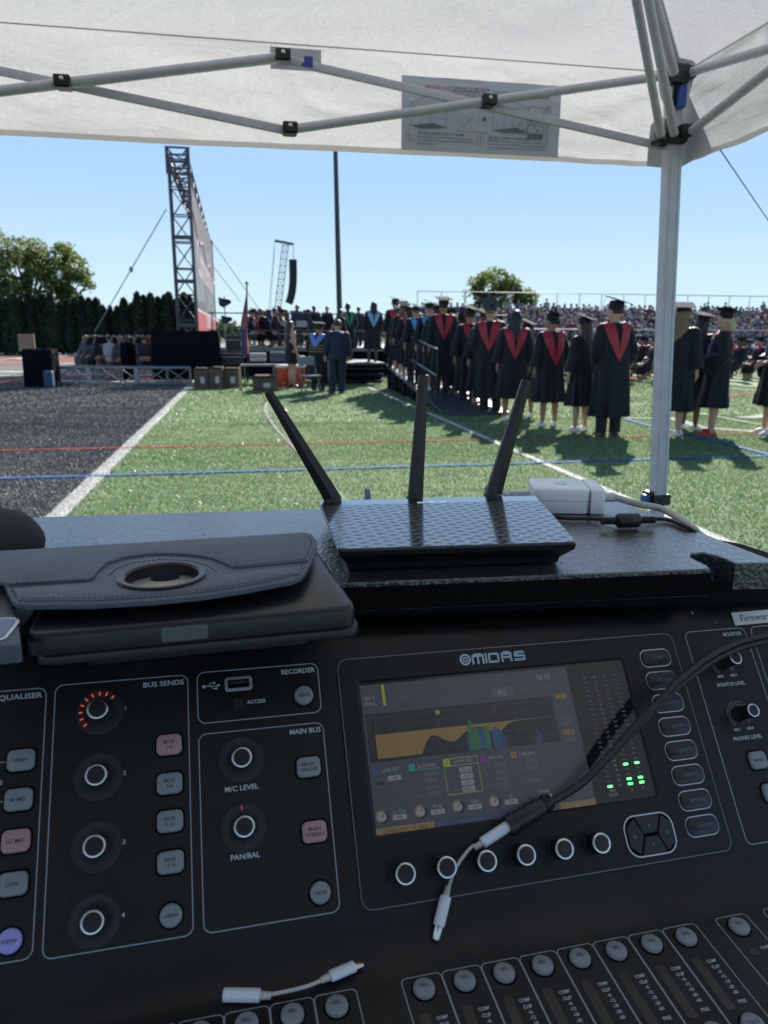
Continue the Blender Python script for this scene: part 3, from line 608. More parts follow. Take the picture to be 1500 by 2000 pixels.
FL_, FR_, BR_, BL_ = Vector((-.62, .4896+.0363)), G(1388, 1111, ZC).to_2d(), Vector((.386, .7102)), Vector((-.62, .7102+.0362))
cut = [G(x, y, ZC).to_2d() for x, y in [(1388, 1111), (1380, 1103), (1362, 1095), (1348, 1087), (1350, 1081), (1372, 1079), (1400, 1085), (1420, 1092), (1437, 1100)]]
RF_ = Vector((.4045, .480)); 
top = [tuple(FL_)]+[tuple(c) for c in cut]+[(RF_.x, RF_.y), tuple(BR_), tuple(BL_)]
mb = MB(); mb.slab(top, ZC-.0215, ZC, .0012); part_w(mb, 'top_board', M_CASE, case)
M_DARKW = mat('case_inner_black', (.008, .008, .009), .8, spec=.15)
M_GRIP = mat('ribbed_rubber', (.003, .003, .0035), .75, spec=.12)
mb = MB(); a = Vector((FL_.x, FL_.y)); b = FR_; d = (b-a).normalized(); _n = Vector((d.y, -d.x)); mb.add([(p.x+_n.x*k, p.y+_n.y*k, z) for z in (ZC-.0210, ZC-.0035) for p, k in ((a, .0009), (b, .0009), (b, -.002), (a, -.002))], [(0, 1, 5, 4), (1, 2, 6, 5), (2, 3, 7, 6), (3, 0, 4, 7), (4, 5, 6, 7), (3, 2, 1, 0)]); part_w(mb, 'rubber_strip', M_GRIP, case)  # dark strip added to put the front face's dark reflection into colour
mb = MB(); nn = Vector((d.y, -d.x)); Lg = (b-a).length; a = a+nn*.0009; b = b+nn*.0009
for r in range(5):      # studded rubber band along the front face
    for k in range(int(Lg/.0044)):
        c = a+d*(k*.0044+(.0022 if r % 2 else 0)+.002); z = ZC-.0058-r*.0032
        mb.add([(c.x-d.x*.0019, c.y-d.y*.0019, z), (c.x, c.y, z-.0016), (c.x+d.x*.0019, c.y+d.y*.0019, z), (c.x, c.y, z+.0016), (c.x+nn.x*.0007, c.y+nn.y*.0007, z)], [(0, 1, 4), (1, 2, 4), (2, 3, 4), (3, 0, 4)])
tag(part_w(mb, 'rubber_studs', M_GRIP, case), kind='stuff')
mb = MB(); mb.slab([(-.64, .585), (.39, .553), (.385, .70), (-.64, .74)], .12, ZC-.0217, 0); part_w(mb, 'back_box', M_CASE, case)
mb = MB(); mb.slab([(-.6, .545), (.352, .512), (.48, .500), (.46, .60), (.385, .703), (-.6, .74)], ZC-.046, ZC-.0216, 0); part_w(mb, 'riser', M_DARKW, case)  # dark filler added to stand for the shade in the gap below the board
mb = MB(); mb.box((-.07, .3, .55), (.98, .46, .8)); part_w(mb, 'lower_box', M_CASE, case)
mb = MB()
for x in (-.5, .36):
    for y in (.14, .66): mb.ball((x, y, .06), (.05, .025, .06), 16, 10); mb.box((x, y, .125), (.09, .09, .012)); mb.box((x-.03, y, .09), (.004, .03, .08))
part_w(mb, 'castors', mat('rubber', (.02, .02, .02), .7), case, kind='stuff')

# ================================================================== WI-FI ROUTER
router = thing('wifi_router', 'black wi-fi router with a cross-hatched lid and three upright antennas on the road case', 'router', (.165, .58, ZC))
ZR = 1.2500; nl, fl, fr, nr = [G(x, y, ZR) for x, y in [(660, 1072), (622, 977), (1046, 967), (1127, 1058)]]
def router_mat():
    m = bpy.data.materials.new('cross_hatched_lid'); m.use_nodes = True; t = m.node_tree; b = t.nodes['Principled BSDF']; L = t.links.new
    tc = t.nodes.new('ShaderNodeTexCoord'); outs = []
    for ang, sc_ in ((29, 1), (-33, 1)):
        mp = t.nodes.new('ShaderNodeMapping'); mp.inputs['Rotation'].default_value = (0, 0, R_(ang)); L(tc.outputs['Object'], mp.inputs['Vector'])
        w_ = t.nodes.new('ShaderNodeTexWave'); w_.wave_type = 'BANDS'; w_.bands_direction = 'Y'; w_.inputs['Scale'].default_value = 34; w_.inputs['Distortion'].default_value = .3; w_.inputs['Detail'].default_value = 0; w_.inputs['Detail Scale'].default_value = .3
        L(mp.outputs[0], w_.inputs['Vector']); cr = t.nodes.new('ShaderNodeValToRGB'); cr.color_ramp.elements[0].position = .56; cr.color_ramp.elements[1].position = .72; L(w_.outputs[0], cr.inputs[0]); outs.append(cr)
    a = t.nodes.new('ShaderNodeMath'); a.operation = 'MAXIMUM'; L(outs[0].outputs[0], a.inputs[0]); L(outs[1].outputs[0], a.inputs[1])
    mr = t.nodes.new('ShaderNodeMapRange'); mr.inputs[2].default_value = 1; mr.inputs[3].default_value = .42; mr.inputs[4].default_value = .10; b.inputs['Coat Weight'].default_value = .35; b.inputs['Coat Roughness'].default_value = .12; L(a.outputs[0], mr.inputs[0]); L(mr.outputs[0], b.inputs['Roughness'])
    mc = t.nodes.new('ShaderNodeMix'); mc.data_type = 'RGBA'; mc.inputs[6].default_value = (.050, .046, .045, 1); mc.inputs[7].default_value = (.045, .054, .07, 1)
    h = t.nodes.new('ShaderNodeMath'); h.operation = 'MULTIPLY'; h.inputs[1].default_value = 1.; L(a.outputs[0], h.inputs[0]); L(h.outputs[0], mc.inputs[0]); L(mc.outputs[2], b.inputs['Base Color'])
    bp = t.nodes.new('ShaderNodeBump'); bp.inputs['Strength'].default_value = .15; bp.inputs['Distance'].default_value = .0002; L(a.outputs[0], bp.inputs['Height']); L(bp.outputs[0], b.inputs['Normal'])
    ms = t.nodes.new('ShaderNodeMapRange'); ms.inputs[2].default_value = 1; ms.inputs[3].default_value = .4; ms.inputs[4].default_value = 1.1; L(a.outputs[0], ms.inputs[0]); L(ms.outputs[0], b.inputs['Specular IOR Level'])
    return m
M_RB = mat('router_body', (.008, .008, .009), .35, spec=.5, bump=.1, bscale=800)
lid = [tuple(p.to_2d()) for p in (nl, nr, fr, fl)]; lerp = lambda a, b, t: a*(1-t)+b*t
n2, n3 = lerp(fl, nl, .14), lerp(fr, nr, .14)
mb = MB(); mb.slab(rrq([tuple(p.to_2d()) for p in (nl, nr, n3, n2)], [.003, .003, .0006, .0006]), ZR-.0022, ZR, .0007); part_w(mb, 'lid', router_mat(), router)
mb = MB(); mb.slab(rrq([tuple(p.to_2d()) for p in (n2, n3, fr, fl)], [.0004, .0004, .003, .003]), ZR-.0022, ZR-.0004, .0006); part_w(mb, 'rear_strip', mat('gloss_strip', (.012, .013, .015), .12, spec=1., coat=1.), router)
c = (nl+nr+fr+fl)/4
mb = MB(); A = [p for p in (nl, nr, fr, fl)]; B = [G(677, 1112, ZC+.0015), G(1093, 1098, ZC+.0015), fr+Vector((-.012, -.008, 0)), fl+Vector((.012, -.008, 0))]
vs = [(lerp(p, c, .004).x, lerp(p, c, .004).y, ZR-.0022) for p in A]+[(lerp(p, c, .012).x, lerp(p, c, .012).y, ZR-.006) for p in A]+[(p.x, p.y, ZC+.006) for p in B]+[(lerp(p, c, .02).x, lerp(p, c, .02).y, ZC+.001) for p in B]
mb.add(vs, [(l*4+i, l*4+4+i, l*4+4+(i+1) % 4, l*4+(i+1) % 4) for l in range(3) for i in range(4)]+[(0, 1, 2, 3), (15, 14, 13, 12)]); part_w(mb, 'body', M_RB, router)
mb = MB()
for k in range(3): t = .45+.05*k; p = lerp(n2, n3, t); mb.box((p.x, p.y+.004, ZR), (.006, .0012, .0004))
part_w(mb, 'status_lights', mat('status', (.5, .55, .6), .3, em=(.6, .8, 1), es=.3), router, kind='stuff')
yb = (fl.y+fr.y)/2+.004
for bx, by, tx, ty, wb, wt in [(650, 974, 523, 764, .0088, .0046), (811, 972, 827, 733, .0080, .0052), (963, 966, 1028, 743, .0088, .0054)]:
    p0, p1 = WY(bx, by, yb), WY(tx, ty, yb+.008); d = (p1-p0).normalized()
    mb = MB(); pts = [p0-d*.004, p0+d*.004]+[lerp(p0, p1, t) for t in (.2, .5, .8, .985)]+[p1]
    mb.tube(pts, [wb*.9, wb]+[lerp(wb, wt, t) for t in (.2, .5, .8, .985)]+[wt*.8], 6, flat=.62, up=(0, -1, 0)); an = part_w(mb, 'antenna', mat('antenna_plastic', (.010, .010, .011), .38, spec=.5), router)
    mb = MB(); mb.lathe([(.0075, -.006), (.0085, -.004), (.0085, .006), (.007, .008)], 16, Matrix.Translation(p0+Vector((0, .002, -.006)))); h = mb.build('hinge', M_RB, an, True); h.matrix_parent_inverse = router.matrix_basis.inverted()@an.matrix_parent_inverse.inverted() if False else Matrix.Identity(4)

# ================================================================== POWER ADAPTER and leads
ad = thing('power_adapter', 'white rounded square power adapter standing on the black case right of the router', 'power adapter', (.3157, .6853, ZC), (0, 0, R_(-14.8)))
M_WP = mat('white_plastic', (.74, .76, .79), .28, spec=.5); M_WP2 = mat('white_plastic_shade', (.60, .61, .63), .35)  # second white is slightly greyer, for collar and strain relief
mb = MB(); mb.rrect((-.007, 0), .056, .060, .009, .0008, .0250, .0028); mb.build('adapter_body', M_WP, ad, True, ang=60)
mb = MB(); mb.rrect((0, 0), .0715, .0605, .009, .01270, .01295, 0); 
mb = MB(); o_ = [(.0213, -.030), (.029, -.030)]+[(.029+.007*math.sin(a), -.023-.007*math.cos(a)) for a in (.4, .8, 1.2, 1.5707)]+[(.036+.0, .022)]+[(.029+.007*math.cos(a), .023+.007*math.sin(a)) for a in (.0, .4, .8, 1.2, 1.5707)]+[(.0213, .030)]
mb.slab(o_, .0008, .0248, .0028); mb.build('plug_end', M_WP, ad, True, ang=60)
mb = MB(); mb.box((-.0070, -.03005, .0133), (.0555, .0002, .00035)); mb.build('seam', mat('seam_grey', (.25, .25, .26), .6), ad)
mb = MB(); ap = [(0, .78), (.25, .9), (.55, .82), (.72, .62), (.5, .35), (.52, .05), (.8, -.25), (.6, -.7), (.3, -.95), (.0, -.85), (-.3, -.95), (-.62, -.6), (-.82, -.05), (-.7, .55), (-.4, .85)]
mb.poly([(x*.0085-.004, y*.0085, ) for x, y in ap], .0252); mb.poly([(-.004+x*.0085, y*.0085) for x, y in [(0, 1.0), (.08, 1.3), (.38, 1.55), (.36, 1.25), (.15, 1.02)]], .0252)
mb.build('embossed_mark', mat('emboss', (.55, .57, .60), .4), ad)
mb = MB(); mb.box((-.0445, .006, .0115), (.022, .011, .009), b=.003); mb.build('plug_collar', M_WP2, ad, True)
mb = MB(); mb.box((.0440, -.004, .0125), (.016, .010, .009), b=.003); mb.build('strain_relief', M_WP2, ad, True)
def bez(pts, n=8):      # Catmull-Rom through points
    P = [Vector(p) for p in pts]; P = [P[0]*2-P[1]]+P+[P[-1]*2-P[-2]]; o = []
    for i in range(1, len(P)-2):
        for k in range(n):
            t = k/n; o.append(.5*((2*P[i])+(P[i+1]-P[i-1])*t+(2*P[i-1]-5*P[i]+4*P[i+1]-P[i+2])*t*t+(3*P[i]-P[i-1]-3*P[i+1]+P[i+2])*t**3))
    o.append(P[-2]); return o
M_CG = mat('grey_cord', (.42, .41, .39), .45); M_CK = mat('black_cord', (.010, .010, .011), .45)
mb = MB(); mb.tube(bez([ad.matrix_basis@Vector((.050, -.004, .0125)), G(1245, 984, ZC+.012), G(1290, 993, ZC+.007), G(1322, 1010, ZC+.004), G(1345, 1026, ZC+.002), G(1362, 1040, ZC-.006), G(1372, 1060, ZC-.05), G(1375, 1120, ZC-.25)]), .0034, 10); part_w(mb, 'mains_cord', M_CG, ad, True)
mb = MB(); mb.tube(bez([ad.matrix_basis@Vector((-.054, .006, .0115)), G(1012, 975, ZC+.007), G(985, 965, ZC+.004)+Vector((0, .02, 0)), G(960, 960, ZC+.004)+Vector((0, .02, 0))]), .0032, 10); part_w(mb, 'output_cord', M_CG, ad, True)
pc = thing('power_cable', 'thin black power cable with a ferrite bead lying in front of the white adapter', 'cable', tuple(G(1225, 1022, ZC)))
h = .0032; mb = MB(); mb.tube(bez([G(1000, 975, ZC+h)+Vector((0, .02, 0)), G(1048, 992, ZC+h), G(1090, 1010, ZC+h), G(1150, 1013, ZC+h), G(1205, 1015, ZC+h+.002), G(1250, 1014, ZC+h+.002), G(1300, 1014, ZC+h), G(1330, 1024, ZC+h), G(1350, 1034, ZC+h-.002), G(1364, 1046, ZC-.008), G(1370, 1070, ZC-.06), G(1372, 1130, ZC-.25)]), .0018, 8); part_w(mb, 'cord', M_CK, pc, True)
a, b = G(1204, 1017, ZC+.0072), G(1249, 1016, ZC+.0072); d = b-a
mb = MB(); mb.tube([a, a+d*.02, a+d*.08, b-d*.08, b-d*.02, b], [.004, .0058, .0068, .0068, .0058, .004], 12); part_w(mb, 'ferrite_bead', mat('bead', (.012, .012, .013), .4), pc, True)
mb = MB()
for k in range(5):
    for e, s in ((a, -1), (b, 1)): p = e+d.normalized()*s*(.0015+k*.0028); mb.tube([p, p+d.normalized()*s*.0016], .0034, 10)
tag(part_w(mb, 'strain_relief', M_CK, pc), kind='stuff')
# rounded dark pouch at the left edge of the case
mb = MB(); c_ = G(-22, 1080, ZC); mb.ball((0, 0, .0), (.043, .034, .030), 28, 16, f=lambda v: 1+.03*math.sin(v.x*150)*math.cos(v.z*90))
mb.ball((-.012, -.006, .001), (.036, .032, .031), 24, 14)
po = mb.build('pouch', mat('pouch_cloth', (.022, .024, .028), .75, bump=.3, bscale=900), None, True, loc=(c_.x, c_.y, ZC+.008)); tag(po, 'rounded dark grey padded pouch at the left end of the case', 'pouch')

# ================================================================== TABLET IN FOLIO CASE
M_LEA = mat('black_leather', (.066, .084, .115), .5, spec=.45, bump=.8, bscale=300, bdist=.0009, var=.15, vscale=30)  # blue-grey sky sheen on the black leather is put into its colour
M_LEB = mat('black_leather_shell', (.011, .012, .014), .36, spec=.5, bump=.35, bscale=420, bdist=.0005)
tb = thing('tablet_case', 'small tablet in black leather folio case with round window, left of the router', 'tablet case', (-.04, .48, 1.19))
gz = lambda pts, z: [tuple(G(x, y, z).to_2d()) for x, y in pts]
ZB = 1.2415
fl_, fr_ = G(44, 1242, ZB).to_2d(), G(699, 1184, ZB).to_2d(); bd = (fr_-fl_).normalized(); bn = Vector((-bd.y, bd.x)); br_, bl_ = fr_+bn*.137+bd*-.004, fl_+bn*.137
mb = MB(); mb.slab(rrq([tuple(p) for p in (fl_, fr_, br_, bl_)], .011, 6), ZC+.0008, ZB, .0035); part_w(mb, 'shell', M_LEB, tb, True, ang=45)
mb = MB(); fo2 = [fl_+bd*.003+bn*.003, fr_+bd*.003+bn*.002, fr_+bd*.003+bn*.066, fl_+bd*.002+bn*.066]
mb.slab(rrq([tuple(p) for p in fo2], .012, 6), 1.2215, ZC, .003); part_w(mb, 'lower_cover', M_LEB, tb, True, ang=45)
mb = MB(); mb.slab(rrq([tuple(p) for p in (fl_+bd*.02+bn*.052, fr_-bd*.02+bn*.052, fr_-bd*.02+bn*.064, fl_+bd*.02+bn*.064)], .010, 5), 1.1975, 1.2213, .003); part_w(mb, 'lower_cover_lip', M_LEB, tb, True, ang=45)
def cut_hole(o, c, r):
    q = MB(); q.lathe([(r, c[2]-.02), (r, c[2]+.02)], 64, c=(c[0], c[1])); k = bpy.data.objects.new('k', q.mesh('k', [])); COL.objects.link(k)
    t_ = bpy.data.objects.new('t', o.data); COL.objects.link(t_); m = t_.modifiers.new('b', 'BOOLEAN'); m.operation = 'DIFFERENCE'; m.object = k; m.solver = 'EXACT'
    nm = bpy.data.meshes.new_from_object(t_.evaluated_get(bpy.context.evaluated_depsgraph_get())); nm.name = o.data.name
    bpy.data.objects.remove(t_); bpy.data.objects.remove(k)
    if len(nm.polygons) > 20: o.data = nm
q0, q1 = lerp(fl_, fr_, .395), lerp(fl_, fr_, .515)
mb = MB(); cc = (q0+q1)/2-bn*.0001; Mx = Matrix.Translation((cc.x, cc.y, 1.2345))@Matrix.Rotation(math.atan2(bd.y, bd.x), 4, 'Z')@Matrix.Rotation(R_(90), 4, 'X')
mb.rrect((0, 0), .0255, .0085, .0015, -.0002, .0006, .0001, Mx); part_w(mb, 'port_cutout', mat('tablet_metal', (.22, .24, .27), .35, metal=.8), tb)
ZF = 1.2535
flap = gz([(-60, 1081), (250, 1062), (596, 1040), (610, 1043), (619, 1052), (620, 1062), (612, 1086), (596, 1114), (588, 1124), (570, 1131), (480, 1148), (400, 1160), (300, 1170), (180, 1177), (60, 1178), (32, 1176), (22, 1168), (14, 1150), (2, 1126), (-60, 1110)], ZF)
mb = MB(); mb.slab(flap, ZF-.0038, ZF-.0008, .001); leafA = part_w(mb, 'cover_leaf', M_LEA, tb, True, ang=25)
up = gz([(-60, 1081), (250, 1062.5), (596, 1041), (609, 1045), (616, 1054), (612, 1074), (602, 1096), (470, 1108), (452, 1108), (437, 1100), (415, 1091), (380, 1085), (335, 1082), (290, 1083), (245, 1089), (210, 1100), (192, 1115), (184, 1128), (170, 1134), (20, 1142), (-60, 1128)], ZF)
mb = MB(); mb.slab(up, ZF-.0012, ZF+.0008, .0009); part_w(mb, 'raised_leaf', M_LEA, tb, True, ang=25)
mb = MB(); cen = G(317, 1126, ZF).to_2d(); rc = .0262
mb.lathe([(rc+.010, -.0006), (rc+.010, .0004), (rc+.009, .0010), (rc+.004, .0012), (rc, .0006)], 64, Matrix.Translation((cen.x, cen.y, ZF-.0008))); 
lowp = gz([(205, 1125), (220, 1108), (255, 1095), (315, 1088), (375, 1091), (415, 1102), (432, 1118), (437, 1122), (520, 1112), (596, 1105), (586, 1120), (480, 1143), (400, 1155), (300, 1165), (180, 1172), (60, 1173), (36, 1172), (26, 1150), (120, 1141), (195, 1137)], ZF)
mb = MB(); mb.slab(lowp, ZF-.0012, ZF+.0002, .0008); leafB = part_w(mb, 'hinge_leaf', M_LEA, tb, True, ang=25)
for o_ in (leafA, leafB): cut_hole(o_, (cen.x, cen.y, ZF), rc-.001)
mb = MB(); n_ = 64; pr = [(rc, -.001), (rc+.0008, .0012), (rc, .0020), (rc-.0028, .0018), (rc-.0042, .0006), (rc-.0046, -.0062), (rc, -.0062)]
mb.add([(cen.x+r*math.cos(2*math.pi*k/n_), cen.y+r*math.sin(2*math.pi*k/n_), ZF+z) for r, z in pr for k in range(n_)], [(l*n_+k, l*n_+(k+1) % n_, ((l+1) % 7)*n_+(k+1) % n_, ((l+1) % 7)*n_+k) for l in range(7) for k in range(n_)])
ringo = part_w(mb, 'hinge_ring', mat('ring_plastic', (.016, .016, .017), .3, spec=.5), tb, True, ang=35)
mb = MB(); mb.lathe([(rc, -.0012), (rc, 0)], 48, Matrix.Translation((cen.x, cen.y, ZF-.0060))); part_w(mb, 'tablet_back', mat('tablet_silver', (.42, .39, .35), .4, metal=.5), tb)
mc_ = G(322, 1127, ZF-.0058); mb = MB(); mb.poly([(mc_.x-y*.0105, mc_.y+x*.0105) for x, y in ap], ZF-.0058); mb.poly([(mc_.x-y*.0105, mc_.y+x*.0105) for x, y in [(0, 1.0), (.08, 1.3), (.38, 1.55), (.36, 1.25), (.15, 1.02)]], ZF-.0058)
part_w(mb, 'mirror_mark', mat('mirror_mark', (.5, .52, .55), .05, metal=1.), tb)
mb = MB()       # stitching
def stitches(px, z):
    P = [G(x, y, z) for x, y in px]
    for a, b in zip(P[:-1], P[1:]):
        L_ = (b-a).length; n_ = max(1, int(L_/.0028)); d_ = (b-a)/n_
        for k in range(n_): mb.tube([a+d_*(k+.15), a+d_*(k+.75)], .00028, 4)
stitches([(212, 1124), (226, 1111), (258, 1099), (315, 1092), (372, 1095), (408, 1105), (424, 1117)], ZF+.0003)
stitches([(600, 1048), (609, 1056), (604, 1075), (592, 1096), (588, 1110)], ZF+.0009); stitches([(8, 1120), (20, 1142), (30, 1166)], ZF+.0003); stitches([(40, 1169), (180, 1168), (300, 1161), (400, 1151), (480, 1139), (575, 1120)], ZF+.0003); stitches([(30, 1139), (170, 1131)], ZF+.0009); stitches([(460, 1105), (595, 1092)], ZF+.0009)
tag(part_w(mb, 'stitching', mat('thread', (.012, .012, .015), .8), tb), kind='stuff')
mb = MB(); mb.slab(gz([(60, 1105), (540, 1070), (520, 1085), (80, 1120)], ZF), ZB, ZF-.0038, 0); part_w(mb, 'leaf_fold', M_LEB, tb)
mb = MB(); mb.slab(rrq(gz([(-80, 1130), (2, 1130), (22, 1175), (37, 1222), (41, 1258), (-80, 1268)], 1.246), .003), 1.236, 1.246, .001); fl2 = part_w(mb, 'second_leaf', M_LEA, tb, True, ang=50)
c_ = G(-6, 1232, 1.246); mb = MB(); mb.slab(rr((c_.x, c_.y), .018, .034, .008, 6), 1.2462, 1.2470, .0004); part_w(mb, 'camera_cutout_rim', mat('silver_rim', (.5, .52, .55), .25, metal=1), tb)
mb = MB(); mb.slab(rr((c_.x, c_.y), .0135, .0295, .006, 6), 1.2471, 1.2473, 0); part_w(mb, 'camera_cutout', mat('blue_glass', (.06, .09, .18), .1), tb)
c1, c2 = G(-80, 1283, 1.226), G(27, 1274, 1.226); mb = MB(); mb.slab([tuple(c1.to_2d()), tuple(c2.to_2d()), (c2.x, c2.y+.05), (c1.x, c1.y+.05)], 1.2262, 1.2335, .0006); part_w(mb, 'tablet_edge', mat('tablet_edge', (.25, .26, .27), .4, metal=.6), tb)

# ================================================================== AUDIO CABLE with dongle, spare dongle
def CPt(px, py, h): return on_plane(px, py, CP0+cn_*h*.001, cn_)
fM = CM@FMx; fn_ = fM.to_3x3().col[2]; 
def FPt(px, py, h): return on_plane(px, py, fM.translation+fn_*h*.001, fn_)
ac = thing('audio_cable', 'black twin-strand audio cable crossing the console screen, ending in a moulded plug', 'cable', tuple(CPt(1250, 1420, 0)))
path = [(1590, 1222, 44), (1500, 1246, 40), (1440, 1262, 36), (1380, 1292, 33), (1325, 1335, 30), (1290, 1370, 27), (1230, 1432, 20), (1180, 1487, 14.5), (1130, 1535, 10.5), (1070, 1570, 9.2), (1050, 1580, 9)]
P = bez([CPt(*p) for p in path], 8)
for s in (-1, 1):
    mb = MB(); pts = []
    for i, p in enumerate(P):
        t = (P[min(i+1, len(P)-1)]-P[max(i-1, 0)]).normalized(); sd = t.cross(cn_).normalized(); tw = i/len(P)
        pts.append(p+sd*s*.0021*math.cos(tw*1.6)+cn_*s*.0021*math.sin(tw*1.6))
    mb.tube(pts, .0023, 10); part_w(mb, 'strand', mat('cable_rubber', (.016, .016, .018), .42, spec=.5), ac, True)
a, b = CPt(1062, 1572, 9), CPt(992, 1614, 6.8); d = (b-a)
mb = MB(); mb.tube([a-d*.02, a+d*.08, a+d*.45, a+d*.8, a+d*.82, b], [.0052, .0062, .0066, .0062, .0072, .0070], 14, flat=.85, up=cn_); part_w(mb, 'moulded_plug', mat('plug_rubber', (.013, .013, .014), .38), ac, True, ang=30)
mb = MB()
for k in range(4): p = a-d*(.02+.055*k); mb.tube([p, p-d*.03], .0066-.0006*k, 12, flat=.8, up=cn_)
tag(part_w(mb, 'grip_ribs', MATS['plug_rubber'], ac, True, ang=30), kind='stuff')
M_DW = mat('dongle_white', (.62, .66, .74), .3); M_DC = mat('dongle_cord', (.45, .43, .41), .4); M_TIP = mat('plug_metal', (.55, .53, .50), .25, metal=1)
def dongle(label_, A, B, mid, C, D_, E, tip_r, grp):
    r = .0036; t = thing('headphone_adapter', label_, 'headphone adapter', tuple(A), group=grp)
    mb = MB(); dd = (B-A).normalized(); mb.tube([A, A+dd*.0006, B-dd*.0006, B], [r*.85, r, r, r*.85], 20); part_w(mb, 'socket_barrel', M_DW, t, True, ang=40)
    mb = MB(); mb.tube([B, B+dd*.006], [.0023, .0019], 12); part_w(mb, 'cord_collar', M_DC, t, True)
    mb = MB(); mb.tube(bez([B+dd*.003]+mid+[C]), .0011, 10); part_w(mb, 'cord', M_DC, t, True)
    de = (D_-C).normalized(); mb = MB(); mb.tube([C-de*.006, C], [.0017, .0022], 12); part_w(mb, 'cord_collar', M_DC, t, True)
    mb = MB(); mb.tube([C, C+de*.0006, D_-de*.0006, D_], [.0036*.85, .0036, .0036, .0034], 20, flat=.75, up=(0, 0, 1)); part_w(mb, 'plug_barrel', M_DW, t, True, ang=40)
    mb = MB(); mb.tube([D_, E-(E-D_)*.08, E], [tip_r, tip_r, tip_r*.8], 16, flat=.5, up=(0, 0, 1)); part_w(mb, 'metal_plug', M_TIP, t, True, ang=40)
    return t
dongle('white headphone adapter plugged into the black cable, hanging below the screen', CPt(994, 1612, 6.8), CPt(941, 1647, 5.5), [CPt(920, 1655, 6), CPt(893, 1690, 12), CPt(880, 1722, 9)], CPt(871, 1750, 6), FPt(857, 1811, 5) if False else CPt(857, 1808, 6), CPt(851, 1836, 5), .0029, 'white headphone adapters')
dongle('loose white headphone adapter lying above the left fader buttons', FPt(436, 1943, 4), FPt(508, 1944, 4), [FPt(550, 1938, 4.5), FPt(600, 1926, 5.5)], FPt(645, 1907, 5), FPt(692, 1887, 4.5), FPt(707, 1880, 4.2), .0030, 'white headphone adapters')

# ================================================================== CANOPY TENT
YF, XR, ZV, ZE = 1.95, 1.15, 1.8405, 2.066
XL, YB = XR-3.0, YF-3.0; APX = Vector(((XR+XL)/2, (YF+YB)/2, ZE+.78))
tent = thing('canopy_tent', 'white pop-up canopy tent over the mixing console with scissor frame and printed safety banner', 'canopy tent', (XR-1.5, YF-1.5, 0))
def fabric_mat(name, col, tr, warm=0):
    m = bpy.data.materials.new(name); m.use_nodes = True; t = m.node_tree; b = t.nodes['Principled BSDF']; L = t.links.new; out = t.nodes['Material Output']
    b.inputs['Base Color'].default_value = (*col, 1); b.inputs['Roughness'].default_value = .7; b.inputs['Specular IOR Level'].default_value = .25; b.inputs['Sheen Weight'].default_value = .15
    tc = t.nodes.new('ShaderNodeTexCoord')
    wv = []
    n = t.nodes.new('ShaderNodeTexNoise'); n.inputs['Scale'].default_value = 130; n.inputs['Detail'].default_value = 4; L(tc.outputs['Object'], n.inputs['Vector'])
    mp = t.nodes.new('ShaderNodeMapping'); mp.inputs['Scale'].default_value = (2.2, 2.2, 9); L(tc.outputs['Object'], mp.inputs['Vector'])
    n2 = t.nodes.new('ShaderNodeTexNoise'); n2.inputs['Scale'].default_value = 1.6; n2.inputs['Detail'].default_value = 7; n2.inputs['Roughness'].default_value = .6; n2.inputs['Distortion'].default_value = 1.2; L(mp.outputs[0], n2.inputs['Vector'])
    a = t.nodes.new('ShaderNodeMath'); a.operation = 'MULTIPLY_ADD'; L(n2.outputs[0], a.inputs[0]); a.inputs[1].default_value = 7; L(n.outputs[0], a.inputs[2])
    bp = t.nodes.new('ShaderNodeBump'); bp.inputs['Strength'].default_value = .75; bp.inputs['Distance'].default_value = .0011; L(a.outputs[0], bp.inputs['Height']); L(bp.outputs[0], b.inputs['Normal'])
    tl = t.nodes.new('ShaderNodeBsdfTranslucent'); L(bp.outputs[0], tl.inputs['Normal'])
    mr = t.nodes.new('ShaderNodeMapRange'); mr.inputs[1].default_value = .3; mr.inputs[2].default_value = .7; mr.inputs[3].default_value = .9; mr.inputs[4].default_value = 1.07; L(n.outputs[0], mr.inputs[0])
    mx = t.nodes.new('ShaderNodeMix'); mx.data_type = 'RGBA'; mx.blend_type = 'MULTIPLY'; mx.inputs[0].default_value = 1; mx.inputs[6].default_value = (col[0]*.95, col[1]*.97, col[2], 1); L(mr.outputs[0], mx.inputs[7]); L(mx.outputs[2], tl.inputs[0])
    ms = t.nodes.new('ShaderNodeMixShader'); ms.inputs[0].default_value = tr; L(b.outputs[0], ms.inputs[1]); L(tl.outputs[0], ms.inputs[2]); L(ms.outputs[0], out.inputs[0])
    return m
M_FAB = fabric_mat('tent_fabric', (.60, .585, .575), .33); M_PATCH = fabric_mat('tent_patch', (.52, .54, .58), .12); M_HEM = fabric_mat('tent_hem', (.6, .57, .52), .12)
def crease(x, y, z):
    v = noise.noise(Vector((x*1.7, y*1.7, z*9)))*.014+noise.noise(Vector((x*5+3, y*5, z*22)))*.007
    r = abs(noise.noise(Vector((x*4.2+z*3, y*4.2-z*2, z*6+8)))); v += .020*max(0, .1-r)/.1*noise.noise(Vector((x*2, y*2, z*2+5)))
    return v
